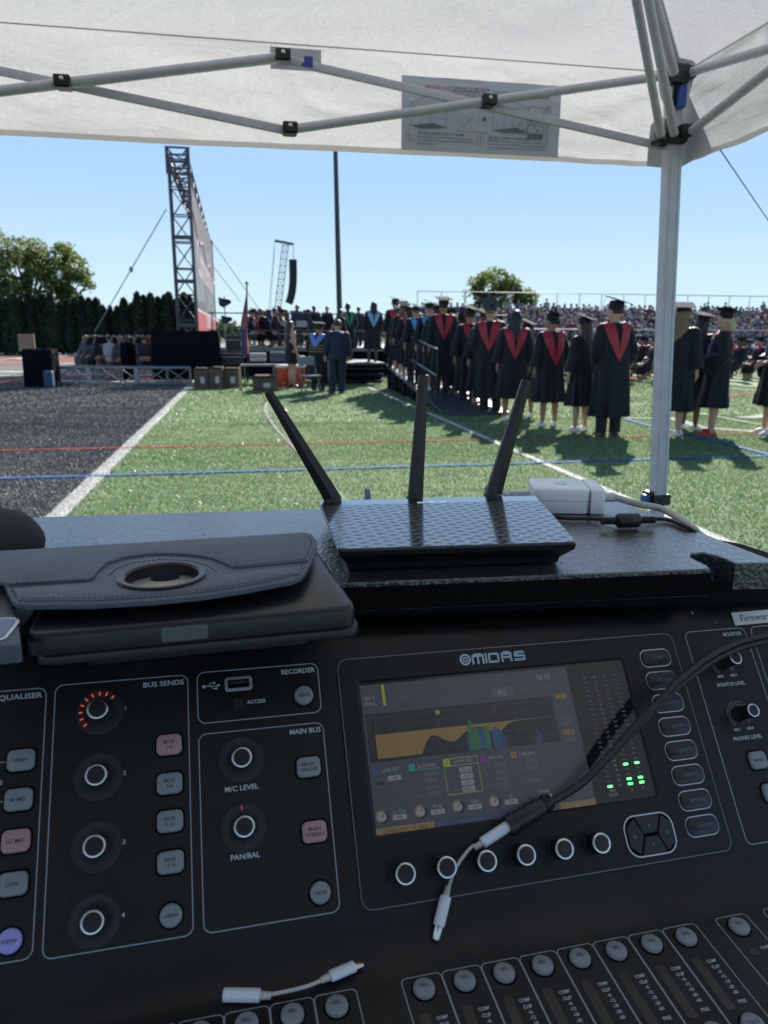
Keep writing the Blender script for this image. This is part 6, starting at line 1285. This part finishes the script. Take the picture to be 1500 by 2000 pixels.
def bpt(s, z):      # banner plane
    return Vector((lerp(xr_-.06, xf+.02, s), lerp(yt+.6, ye-.1, s), z))
zb0 = 1.0; ztop = lambda s: lerp(zt_-.55, ztf-.35, s)
zred = WY(385, 598, yt+.6).z
def mesh_fabric(name, c, al):
    m = bpy.data.materials.new(name); m.use_nodes = True; t = m.node_tree; b = t.nodes['Principled BSDF']; b.inputs['Base Color'].default_value = (*c, 1); b.inputs['Roughness'].default_value = .7
    out = t.nodes['Material Output']; tr = t.nodes.new('ShaderNodeBsdfTransparent'); tl = t.nodes.new('ShaderNodeBsdfTranslucent'); tl.inputs[0].default_value = (*c, 1); m1 = t.nodes.new('ShaderNodeMixShader'); m1.inputs[0].default_value = .35; m2 = t.nodes.new('ShaderNodeMixShader'); m2.inputs[0].default_value = al
    t.links.new(b.outputs[0], m1.inputs[1]); t.links.new(tl.outputs[0], m1.inputs[2]); t.links.new(m1.outputs[0], m2.inputs[1]); t.links.new(tr.outputs[0], m2.inputs[2]); t.links.new(m2.outputs[0], out.inputs[0]); return m
M_B1 = mesh_fabric('banner_grey', (.11, .12, .14), .12); M_B2 = mesh_fabric('banner_crimson', (.50, .07, .08), .10); M_B3 = mesh_fabric('banner_white', (.62, .5, .52), .1)
mb = MB(); n = 24
mb.add([bpt(i/n, zred if r_ == 0 else ztop(i/n)) for r_ in (0, 1) for i in range(n+1)], [(i, i+1, n+2+i, n+1+i) for i in range(n)]); part_w(mb, 'upper_banner', M_B1, tw)
mb = MB(); mb.add([bpt(0, zb0), bpt(1, zb0), bpt(1, zred-.12), bpt(0, zred-.12)], [(0, 1, 2, 3)]); part_w(mb, 'lower_banner', M_B2, tw)
mb = MB(); mb.add([bpt(0, zred-.115), bpt(1, zred-.115), bpt(1, zred-.005), bpt(0, zred-.005)], [(0, 1, 2, 3)]); part_w(mb, 'white_stripe', M_B3, tw)
bd3 = (bpt(1, 2)-bpt(0, 2)).normalized(); MB3 = Matrix(((bd3.x, 0, bd3.y, 0), (bd3.y, 0, -bd3.x, 0), (0, 1, 0, 0), (0, 0, 0, 1))); 
def btxt(s, s0, wid, z, h, nm):
    c = bpt(s0, z)+Vector((MB3[0][2], MB3[1][2], 0))*.03; M = MB3.copy(); M.translation = c; q = MB(); put_text(q, s, 0, 0, wid, h, 0, 'c', .02, M); part_w(q, nm, M_B3, tw)
btxt('Commencement', .52, 17, 4.35, 1.5, 'script_lettering'); btxt('1881', .5, 7, 1.9, .55, 'small_lettering')
mb = MB(); pp = [bpt(s, 5.6-1.2*s+.25*math.sin(s*20))+Vector((.03, 0, 0)) for s in np.linspace(.08, .95, 40)]; mb.tube(pp, .05, 4); part_w(mb, 'script_flourish', M_B3, tw)
M_WIRE = mat('steel_wire', (.25, .27, .29), .4, metal=.5)
def wire(nm, lab, p, q, r=.012, grp='stay wires'):
    mb = MB(); mb.tube([Vector(p), Vector(q)], r, 5); o = mb.build(nm, M_WIRE, None, True); tag(o, lab, 'wire', grp); return o
wire('stay_wire', 'stay wire running down left from the truss tower with a turnbuckle', WY(325, 408, yt), WY(185, 648, yt+2), .018); 
p = WY(325, 408, yt).lerp(WY(185, 648, yt+2), .47); mb = MB(); mb.ball(p, (.07, .05, .10), 8, 6); tag(mb.build('turnbuckle', M_WIRE, None, True), 'turnbuckle half way down the left stay wire', 'turnbuckle')
wire('stay_wire', 'upper stay wire running down right from the banner', WY(413, 470, ye), WY(516, 618, ye+3), .02); wire('stay_wire', 'lower stay wire running down right from the banner', WY(415, 518, ye), WY(470, 590, ye+3), .02)
# line array on its crane tower
lt_ = thing('line_array_tower', 'distant truss tower with a cross arm holding a hanging loudspeaker column', 'speaker tower', tuple(DD(533, 640, 46)))
dL = 46.; p0, p1 = DD(534, 625, dL), DD(552, 478, dL); truss('t', lt_, p0, p1, .4, (.38, 0, 0), (0, .38, 0), mat('truss_bright', (.5, .52, .54), .35, metal=.6), .45, .022, .015)
mb = MB(); a, b = DD(537, 470, dL), DD(573, 477, dL); mb.tube([a, b], .08, 6); part_w(mb, 'cross_arm', M_TRD, lt_)
for px in (529, 533): mb = MB(); mb.tube([DD(537, 471, dL), DD(px-6, 625, dL)], .014, 5); part_w(mb, 'stay', M_WIRE, lt_)
for (a, b) in (((534, 600), (515, 640)), ((536, 600), (552, 640))): mb = MB(); mb.tube([DD(*a, dL), DD(*b, dL)], .03, 5); part_w(mb, 'outrigger', M_TRS, lt_)
la = thing('line_array', 'black curved column of loudspeakers hanging from the cross arm', 'loudspeaker', tuple(DD(572, 508, dL)))
mb = MB(); mb.tube([DD(573, 477, dL), DD(573, 508, dL)], .02, 5); part_w(mb, 'chain', M_WIRE, la)
pt = [(572, 508), (572.3, 518), (572.5, 528), (572.6, 538), (572.4, 548), (571.8, 558), (570.8, 567), (569.2, 576), (566.8, 585), (564, 592)]
for k in range(9):
    p, q = DD(*pt[k], dL), DD(*pt[k+1], dL); d = (q-p); M, L_ = prism_between(p, q, 1, 1); mb = MB(); mb.slab([(-.23, -.2), (.23, -.2), (.23, .2), (-.23, .2)], L_*.04, L_*.97, .01, M); part_w(mb, 'cabinet', mat('cabinet_black', (.012, .012, .014), .5), la)
# floodlight pole, flag, spot lamps on a stand
yp = 33.; lo, hi = WY(664, 640, yp), WY(655, 290, yp); hi = lo+(hi-lo)*1.6
mb = MB(); mb.tube([(lo.x, yp, 0), lo, hi], [.14, .125, .075], 12); o = mb.build('light_pole', mat('pole_dark', (.05, .055, .055), .4, metal=.5), None, True); tag(o, 'tall dark steel light pole rising behind the stage', 'pole')
yf = 22.; fb, ft = WY(483, 730, yf), WY(482, 553, yf)
fl = thing('flag', 'limp striped flag with blue field on a dark pole beside the stage', 'flag', (fb.x, yf, 0))
mb = MB(); mb.tube([(fb.x, yf, 0), ft], .022, 8); part_w(mb, 'pole', M_BLK, fl, True); mb = MB(); mb.ball(ft, .05, 10, 8); part_w(mb, 'finial', M_GOLD, fl, True)
zt2, zb2 = WY(482, 568, yf).z, WY(482, 690, yf).z; ncol = 13
for i in range(ncol):
    mb = MB(); vs = []
    for j in range(17):
        t = j/16; z = zt2+(zb2-zt2)*t; wv = .21*min(1, t*1.9+.1)*(1-.25*max(0, t-.7)/.3); 
        for u in (i/ncol, (i+1)/ncol): vs.append((ft.x-.02-wv*u, yf+.06*math.sin(u*16+t*3), z-.15*u))
    mb.add(vs, [(2*k, 2*k+1, 2*k+3, 2*k+2) for k in range(16)]); mm_ = [pm('flag_red', (.42, .02, .03), .7), pm('flag_white', (.55, .52, .52), .7)][i % 2]
    o = part_w(mb, 'stripe', mm_, fl, True)
mb = MB(); vs = []
for j in range(7):
    t = .55+j/6*.45; z = zt2+(zb2-zt2)*t
    for u in (.55, 1.02): vs.append((ft.x-.02-.2*u, yf-.03+.06*math.sin(u*16+t*3), z-.15*u))
mb.add(vs, [(2*k, 2*k+1, 2*k+3, 2*k+2) for k in range(6)]); part_w(mb, 'blue_field', pm('flag_blue', (.03, .05, .2), .7), fl)
tri = thing('lamp_stand', 'thin stand with two black triangular stage lamps', 'lamp stand', tuple(WY(441, 700, 23)))
mb = MB(); a, b = WY(438, 578, 23), WY(442, 690, 23); mb.tube([a, b], .016, 6); part_w(mb, 'pole', M_TRS, tri)
for px, py, s_ in ((438, 590, 1.), (442, 624, .88)):
    mb = MB(); c = WY(px, py, 23); o_ = rrq([(-.17*s_, .14*s_), (-.15*s_, -.10*s_), (-.03*s_, -.16*s_), (.20*s_, -.02*s_), (.19*s_, .03*s_)], .03*s_); mb.slab(o_, -.12, .12, .02, Matrix(((1, 0, 0, c.x), (0, 0, -1, 23), (0, 1, 0, c.z), (0, 0, 0, 1)))); lm = part_w(mb, 'lamp', M_BLK, tri)
yk = 22.6; a = WY(437, 650, yk)
for i, (x0, x1, t0, t1, lab) in enumerate([(432, 475, 690, 712, 'black flight case on the stage edge under the lamps'), (443, 470, 655, 684, 'black amplifier rack stacked on the flight case')]):
    a, b = WY(x0, t1, yk), WY(x1, t0, yk); t = thing('flight_case', lab, 'case', ((a.x+b.x)/2, yk, min(a.z, b.z)), group='black cases beside the stage'); q = MB(); q.box((0, 0, (b.z-a.z)/2), (b.x-a.x, .5, b.z-a.z), b=.02); q.build('case_body', M_BLK, t)
    q = MB(); q.box((0, -.26, (b.z-a.z)*.7), (b.x-a.x, .01, .02)); q.build('case_edge', M_TRS, t)
mb = MB(); a, b = WY(470, 714, 21.4), WY(600, 714, 21.4); tt = thing('equipment_table', 'long low grey table carrying gear in front of the stage', 'table', (a.x, 21.4, 0))
mb.box(((a.x+b.x)/2, 21.7, a.z), (b.x-a.x, .7, .04)); part_w(mb, 'tabletop', mat('table_grey', (.2, .21, .22), .5), tt)
for x in (a.x+.1, (a.x+b.x)/2, b.x-.1):
    for y in (21.45, 21.95): mb = MB(); mb.tube([(x, y, 0), (x, y, a.z)], .018, 6); part_w(mb, 'leg', M_CHF, tt)
for i, (x0, x1, t0, t1, c) in enumerate([(488, 520, 690, 706, (.45, .44, .41)), (528, 560, 688, 707, (.05, .09, .12)), (578, 596, 696, 708, (.5, .5, .5))]):
    a, b = WY(x0, t1, 21.7), WY(x1, t0, 21.7); t = thing('gear_case', ['pale case on the equipment table', 'dark teal case on the equipment table behind the woman', 'small white box on the equipment table'][i], 'case', ((a.x+b.x)/2, 21.7, a.z), group='cases on the equipment table'); q = MB(); q.box((0, 0, (b.z-a.z)/2+.01), (b.x-a.x, .4, b.z-a.z), b=.015); q.build('case_body', pm('case_%d' % i, c, .5), t); q = MB(); q.box((0, -.202, (b.z-a.z)*.6), (b.x-a.x-.04, .006, .02)); q.build('lid_seam', M_BLK, t)

# ================================================================== SEATED GRADUATES on the field, musicians at the left
_seatp = {}
def seated_proto(kind, i):
    k = (kind, i)
    if k in _seatp: return _seatp[k]
    sk = M_SKIN[(i*2) % 3 if i % 4 == 3 else i % 2]
    hd = [M_HRED, M_HRED, M_HBLU, M_HRED][i % 4]
    if kind == 'grad': p = person(0, 0, 0, 'x', 'sit', 1., 0, [0, 1, 0, 2][i % 4], [('long', 'brown'), ('short', 'black'), ('long', 'blonde'), ('short', 'brown')][i % 4], hd, (.19, 1.05, .2), (6, 30+i*10), seed=i, loc=(0, 0, -50), z=-50, h=1.785)
    else: p = person(0, 0, 0, 'x', 'sit', 1., 0, [0, 1, 0, 2][i % 4], [('short', 'brown'), ('long', 'light'), ('short', 'black'), ('bob', 'brown')][i % 4], None, capt=None, seed=i, gm=[pm('white_shirt', (.34, .34, .35), .7), pm('grey_shirt', (.07, .07, .08), .7), pm('dark_shirt', (.02, .02, .025), .7), pm('navy_shirt', (.03, .04, .08), .7)][i % 4], loc=(0, 0, -50), z=-50, h=1.725)
    _seatp[k] = [p, False]; return _seatp[k]
def seated(kind, i, x, y, rz, lab, grp):
    pr = seated_proto(kind, i % 4)
    if not pr[1]: pr[1] = True; o = pr[0]
    else: o = copy_tree(pr[0])
    o.location = (x, y, 0); o.rotation_euler = (0, 0, rz); o['label'] = lab; o['group'] = grp; o.name = 'person'
rd = random.Random(11); n = 0
for row in range(6):
    y = 21.5+row*1.5
    for k in range(16):
        x = 8.6+k*.78+rd.uniform(-.1, .1)+row*.3
        u = CX+FPX*np.dot(np.array((x, y, 1.))-CAMP, RT)/np.dot(np.array((x, y, 1.))-CAMP, FW)
        if u < 1010 or u > 1530 or (row == 0 and u < 1225): continue
        kd = rd.randrange(4); seated('grad', kd, x, y+rd.uniform(-.15, .15), R_(95+rd.uniform(-20, 20)), 'seated graduate, %s, %s row, %s' % (['long brown hair, red hood', 'black hair, red hood', 'blonde hair, blue hood', 'short brown hair, red hood'][kd], ['nearest', 'second', 'third', 'fourth', 'fifth', 'farthest'][row], 'left of the tallest graduate' if u < 1180 else 'left of the tent leg' if u < 1270 else 'just right of the tent leg' if u < 1350 else 'behind the blonde graduate' if u < 1430 else 'near the right edge'), 'graduates seated in rows on the field'); n += 1
print('seated grads', n)
for k in range(26):
    px = 168+k*5.2+rd.uniform(-6, 6); y = rd.uniform(26, 36); p = WY(px, 690, y)
    seated('band', k, p.x, y, R_(rd.uniform(-110, 110)+60), 'seated musician in %s shirt, %s' % (['a white', 'a grey', 'a black', 'a navy'][k % 4], ['nearest the covered loudspeaker', 'left of the small black box', 'behind the small black box', 'right of the small black box', 'beside the large draped stack'][min(4, k//5)]), 'musicians seated at the left')
for i, (px, lab) in enumerate([(8, 'onlooker at the left edge before the hedge'), (30, 'second onlooker before the hedge'), (72, 'onlooker beside the beige panel'), (98, 'onlooker standing behind the covered loudspeaker'), (150, 'onlooker bending near the band')]):
    person(px, 690, 648, lab, 'stand', 1., 20*i, i % 3, ('short', 'brown'), None, capt=None, seed=i, gm=[M_MIX for M_MIX in (pm('top_white', (.5, .5, .52), .7), pm('top_navy', (.04, .05, .09), .7), pm('top_dark', (.03, .03, .04), .7))][i % 3], hem=.75, trous=True, shoe='black', group='onlookers by the hedge', h=1.75)
for k in range(6):
    px = 178+k*19; y = 27.5+1.8*(k % 3); p = WY(px, 690, y); t = thing('music_stand', 'black music stand among the seated musicians, %s from the left' % ('first', 'second', 'third', 'fourth', 'fifth', 'last')[k], 'music stand', (p.x, y, 0), (0, 0, R_(25*(k % 5)-50)), 'music stands of the band')
    q = MB(); q.tube([(0, 0, 0), (0, 0, 1.05)], .012, 6); q.build('stem', M_BLK, t); q = MB(); q.box((0, 0, 0), (.40, .008, .26), Matrix.Translation((0, 0, 1.12))@Matrix.Rotation(R_(-20), 4, 'X')); q.build('desk', M_DRP, t)
    for a_ in range(3): q = MB(); q.tube([(0, 0, .18), (.24*math.cos(a_*2.09), .24*math.sin(a_*2.09), .01)], .008, 5); q.build('foot', M_BLK, t)
mb = MB(); a, b = WY(38, 686, 44), WY(66, 652, 44); mb.box(((a.x+b.x)/2, 44, (a.z+b.z)/2), (b.x-a.x, .1, b.z-a.z)); o = mb.build('beige_panel', pm('beige', (.24, .2, .15), .8)); tag(o, 'beige board standing between the onlookers at the left', 'board')

# ================================================================== BLEACHERS with the crowd
rng_ = random.Random(5)
ble = thing('bleachers', 'long grandstand full of spectators with a mesh fence along its back', 'grandstand', (28, 47, 0))
X0, X1, Y0, NR, RZ, RY = 13.2, 56., 44.0, 15, .14, .86
mb = MB(); p_ = WX  # steps
for r in range(NR): mb.box(((X0+X1)/2, Y0+r*RY+RY/2, (.95+r*RZ)/2), (X1-X0, RY-.01, .95+r*RZ))
tag(part_w(mb, 'terrace', mat('terrace', (.10, .10, .105), .7), ble), kind='stuff')
for h in (1.12, .55): mb = MB(); mb.tube([(X0, Y0-.1, .62+h), (X1, Y0-.1, .62+h)], .035, 6); part_w(mb, 'front_rail', mat('rail_light', (.42, .43, .44), .4, metal=.3), ble)
for k in range(22): x = X0+k*2; mb = MB(); mb.tube([(x, Y0-.1, 0), (x, Y0-.1, 1.74)], .03, 6); part_w(mb, 'rail_post', MATS['rail_light'], ble)
YBk = Y0+NR*RY+.1; zf0 = .95+NR*RZ; zf1 = WY(1100, 573, YBk).z
for k in range(22): x = X0+k*1.9; mb = MB(); mb.tube([(x, YBk, zf0-.3), (x, YBk, zf1)], .03, 6); part_w(mb, 'fence_post', M_TRS, ble)
mb = MB(); mb.tube([(X0, YBk, zf1), (X1, YBk, zf1)], .03, 6); part_w(mb, 'fence_top_rail', M_TRS, ble)
CC = [pm('crowd_%d' % i, c, .8) for i, c in enumerate([(.30, .30, .32), (.03, .045, .09), (.07, .10, .18), (.015, .015, .02), (.17, .03, .04), (.09, .10, .11), (.06, .07, .12), (.33, .31, .28), (.08, .12, .2)])]
CS = [pm('crowd_skin', (.36, .21, .15), .6), pm('crowd_skin_b', (.16, .09, .06), .6), pm('crowd_hair', (.03, .02, .015), .7), pm('crowd_hair_b', (.2, .13, .07), .7), pm('crowd_hat', (.55, .53, .5), .7)]
mb = MB()
def spect(x, y, z, s=1.):
    j = rng_.random; a = rng_.uniform(-.35, .35); M = Matrix.Translation((x, y, z))@Matrix.Rotation(a, 4, 'Z')@Matrix.Scale(s, 4)
    mb.mi = rng_.randrange(9); mb.tube([(0, 0, 0), (0, 0, .2), (0, .02, .42), (0, .02, .52)], [.16, .17, .20, .09], 6, M, flat=.6, up=(0, 1, 0))
    for sg in (-1, 1): mb.tube([(sg*.19, .02, .46), (sg*.23, -.06, .24), (sg*.1, -.24, .14)], [.05, .045, .04], 4, M)
    mb.mi = rng_.choice((1, 3, 5, 3, 2, 7)); mb.tube([(-.09, 0, .06), (-.11, -.40, .06), (-.11, -.42, -.34)], .075, 4, M); mb.tube([(.09, 0, .06), (.11, -.40, .06), (.11, -.42, -.34)], .075, 4, M)
    mb.mi = 9 if j() < .8 else 10; mb.ball((0, 0, .66), (.085, .10, .12), 7, 5, M)
    mb.mi = rng_.choice((11, 11, 12, 13)); mb.ball((0, .02, .70), (.095, .105, .10), 7, 4, M)
for r in range(NR):
    x = X0+.3
    while x < X1-.3:
        if rng_.random() < .93: spect(x, Y0+r*RY+.5, .95+r*RZ+.06+.0, rng_.uniform(.9, 1.1)) if rng_.random() < .9 else spect(x, Y0+r*RY+.5, .95+r*RZ+.5)
        x += rng_.uniform(.46, .62)
cr = mb.build('crowd', CC+CS, None, True, ang=None); tag(cr, 'dense crowd of spectators filling the grandstand rows', 'crowd', None, 'stuff')

# ================================================================== TREES, HEDGE, FAR WOOD
def leaf_mat(name, c, tr=.3): return mat(name, c, .55, spec=.3, trans=tr)
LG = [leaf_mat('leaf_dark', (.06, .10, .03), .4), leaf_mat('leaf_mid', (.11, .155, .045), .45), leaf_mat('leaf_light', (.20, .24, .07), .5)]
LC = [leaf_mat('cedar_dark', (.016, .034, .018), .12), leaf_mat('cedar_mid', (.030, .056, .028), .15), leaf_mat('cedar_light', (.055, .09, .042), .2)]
M_BARK = mat('bark', (.07, .055, .04), .9, bump=.6, bscale=12)
def leaves(mb, pts, size, rd_, nm=3):
    for p, sh in pts:
        n_ = Vector((rd_.gauss(0, 1), rd_.gauss(0, 1), rd_.gauss(0, .7))).normalized(); u = n_.orthogonal().normalized(); u.rotate(Matrix.Rotation(rd_.uniform(0, 6.28), 3, n_)); v = n_.cross(u); s = size*rd_.uniform(.6, 1.4)
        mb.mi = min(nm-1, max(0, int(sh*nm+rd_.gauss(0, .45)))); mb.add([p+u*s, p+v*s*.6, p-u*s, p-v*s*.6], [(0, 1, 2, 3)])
def crown_pts(blobs, n, rd_):
    o = []; tot = sum(b[3]**2 for b in blobs)
    for x, y, z, r in blobs:
        for k in range(int(n*r*r/tot)):
            d = Vector((rd_.gauss(0, 1), rd_.gauss(0, 1), rd_.gauss(0, 1))).normalized(); rr_ = r*(rd_.random()**.33)*(1+.35*noise.noise(d*2.2+Vector((x, y, z)))); p = Vector((x, y, z))+d*rr_
            if noise.noise(p*.9) > .03: continue
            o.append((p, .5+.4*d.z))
    return o
def tree(lab, x, y, H_, blobs, n, size, seed, grp='trees beyond the field', mats=LG):
    rd_ = random.Random(seed); t = thing('broadleaf_tree', lab, 'tree', (x, y, 0), group=grp)
    mb = MB(); mb.tube([(0, 0, 0), (.1, 0, H_*.3), (-.1, .1, H_*.55), (.1, 0, H_*.8)], [H_*.035, H_*.028, H_*.018, H_*.007], 9)
    for bx, by, bz, br in blobs: mb.tube([(0, 0, H_*rd_.uniform(.25, .45)), (bx*.5, by*.5, (bz+H_*.4)/2), (bx, by, bz)], [H_*.014, H_*.009, H_*.004], 6)
    mb.build('trunk', M_BARK, t, True)
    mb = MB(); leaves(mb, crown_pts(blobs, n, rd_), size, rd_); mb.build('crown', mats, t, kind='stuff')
def at(px, y): p = WY(px, 600, y); return p.x
def pz(px, py, y): return WY(px, py, y).z
yT = 66.
def blobs_px(x0, lst, y): return [(at(px, y)-x0, rnd.uniform(-1.5, 1.5), pz(px, py, y), r) for px, py, r in lst]
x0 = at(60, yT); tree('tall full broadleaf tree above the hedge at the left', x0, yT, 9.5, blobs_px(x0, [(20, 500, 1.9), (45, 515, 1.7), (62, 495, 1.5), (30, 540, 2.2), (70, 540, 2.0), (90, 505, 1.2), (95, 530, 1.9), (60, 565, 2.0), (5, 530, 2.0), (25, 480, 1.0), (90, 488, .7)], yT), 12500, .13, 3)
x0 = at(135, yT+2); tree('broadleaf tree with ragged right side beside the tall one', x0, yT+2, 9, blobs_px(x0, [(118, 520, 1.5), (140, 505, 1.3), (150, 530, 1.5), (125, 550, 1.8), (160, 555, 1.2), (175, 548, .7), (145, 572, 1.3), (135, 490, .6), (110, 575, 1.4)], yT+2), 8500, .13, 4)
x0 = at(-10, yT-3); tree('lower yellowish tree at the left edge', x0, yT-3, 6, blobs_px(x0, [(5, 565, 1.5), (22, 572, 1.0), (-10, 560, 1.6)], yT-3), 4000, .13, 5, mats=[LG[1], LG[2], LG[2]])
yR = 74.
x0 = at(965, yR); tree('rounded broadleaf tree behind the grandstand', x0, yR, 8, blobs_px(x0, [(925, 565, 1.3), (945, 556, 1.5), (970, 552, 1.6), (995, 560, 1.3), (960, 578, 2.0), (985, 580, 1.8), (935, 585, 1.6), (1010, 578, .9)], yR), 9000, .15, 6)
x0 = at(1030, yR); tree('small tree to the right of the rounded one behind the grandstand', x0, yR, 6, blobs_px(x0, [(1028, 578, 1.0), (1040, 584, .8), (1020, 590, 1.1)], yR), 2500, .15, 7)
yH = 54.
def cedar(seed):
    rd_ = random.Random(seed); pts = []
    for k in range(2600):
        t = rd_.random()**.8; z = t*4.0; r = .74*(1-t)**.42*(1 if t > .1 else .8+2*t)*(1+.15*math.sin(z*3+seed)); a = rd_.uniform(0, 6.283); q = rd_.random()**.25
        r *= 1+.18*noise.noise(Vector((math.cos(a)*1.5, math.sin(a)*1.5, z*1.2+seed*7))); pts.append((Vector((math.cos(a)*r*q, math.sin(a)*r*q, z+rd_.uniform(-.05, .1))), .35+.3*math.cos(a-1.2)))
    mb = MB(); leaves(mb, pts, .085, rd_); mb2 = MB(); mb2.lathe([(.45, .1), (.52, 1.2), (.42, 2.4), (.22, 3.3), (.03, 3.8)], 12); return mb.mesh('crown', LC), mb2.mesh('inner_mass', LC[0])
ced = [cedar(s) for s in range(4)]; q = MB(); q.tube([(0, 0, 0), (0, 0, 1.0)], [.09, .07], 7); tm = q.mesh('trunk', M_BARK)
tops = [(-12, 585), (0, 573), (14, 580), (28, 572), (42, 578), (57, 574), (72, 580), (86, 575), (100, 571), (116, 590), (131, 586), (146, 581), (160, 578), (174, 582), (188, 582), (200, 596), (214, 597), (228, 598), (242, 582), (257, 592), (269, 570), (281, 577), (295, 573), (309, 580), (322, 576), (331, 571), (346, 582), (360, 572), (371, 578), (384, 586), (396, 590)]
ORD = 'first second third fourth fifth sixth seventh eighth ninth tenth eleventh twelfth thirteenth fourteenth fifteenth sixteenth seventeenth eighteenth nineteenth twentieth twenty-first twenty-second twenty-third twenty-fourth twenty-fifth twenty-sixth twenty-seventh twenty-eighth twenty-ninth thirtieth thirty-first thirty-second'.split()
for i, (px, py) in enumerate(tops):
    y = yH+rnd.uniform(-.6, .6); x = at(px, y); z = pz(px, py, y)
    t = thing('columnar_cedar', 'dark columnar evergreen, %s from the left edge of the hedge row' % (ORD[i]), 'tree', (x, y, 0), (0, 0, rnd.uniform(0, 6.28)), 'evergreens in the hedge row'); s = (z)/4.05; t.scale = (s*1.02, s*1.02, s)
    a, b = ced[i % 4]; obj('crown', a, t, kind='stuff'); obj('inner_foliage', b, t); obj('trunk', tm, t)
# far wood along the horizon
mb = MB(); rd_ = random.Random(9)
for k in range(7000):
    px = rd_.uniform(395, 900); y = rd_.uniform(150, 165); hgt = 2.4+1.2*noise.noise(Vector((px*.05, 0, 0)))+.9*noise.noise(Vector((px*.2, 3, 0))); z = rd_.random()**.6*max(.6, hgt+.9); leaves(mb, [(Vector((at(px, y), y, z)), rd_.random())], .45, rd_)
far = mb.build('far_wood', [leaf_mat('far_a', (.07, .10, .06)), leaf_mat('far_b', (.10, .14, .08)), leaf_mat('far_c', (.13, .17, .10))]); tag(far, 'low line of distant trees on the horizon behind the stage', 'wood', None, 'stuff')
# clear strip of cabling lying on the grass behind the left antenna
def gtube(name, pts, r, m, lab, cat, grp=None):
    mb = MB(); mb.tube(bez([Vector((*g2(x, y), r*.9)) for x, y in pts]), r, 8, flat=.5, up=(0, 0, 1)); o = mb.build(name, m, None, True); tag(o, lab, cat, grp); return o
M_CS = mat('pale_sleeve', (.17, .17, .16), .6)
for k, (dx, dy) in enumerate(((0, 0), (5, 2), (11, -1))): gtube('cable', [(520+dx*.4, 786+dy), (517+dx*.6, 803), (535+dx, 835+dy), (560+dx, 862), (600+dx, 905+dy), (640+dx, 950), (676+dx*1.4, 1000), (720+dx*1.6, 1080)], .011-.002*k, M_CS, ['thick pale cable lying on the grass behind the left antenna', 'middle pale cable of the bundle behind the left antenna', 'thinnest pale cable of the bundle behind the left antenna'][k], 'cable', 'pale cables on the grass')
# small striped tag behind the router
mb = MB(); c = WY(718, 966, .69); mb.slab([(-.0035, -.012), (.0035, -.012), (.002, .006), (-.003, .007)], 0, .003, .0005, Matrix(((1, 0, 0, c.x), (0, 0, -1, c.y), (0, 1, 0, c.z), (0, 0, 0, 1)))); o = mb.build('cable_tag', pm('tag_lilac', (.35, .33, .5), .4)); tag(o, 'tiny lilac tag standing up behind the router', 'tag')
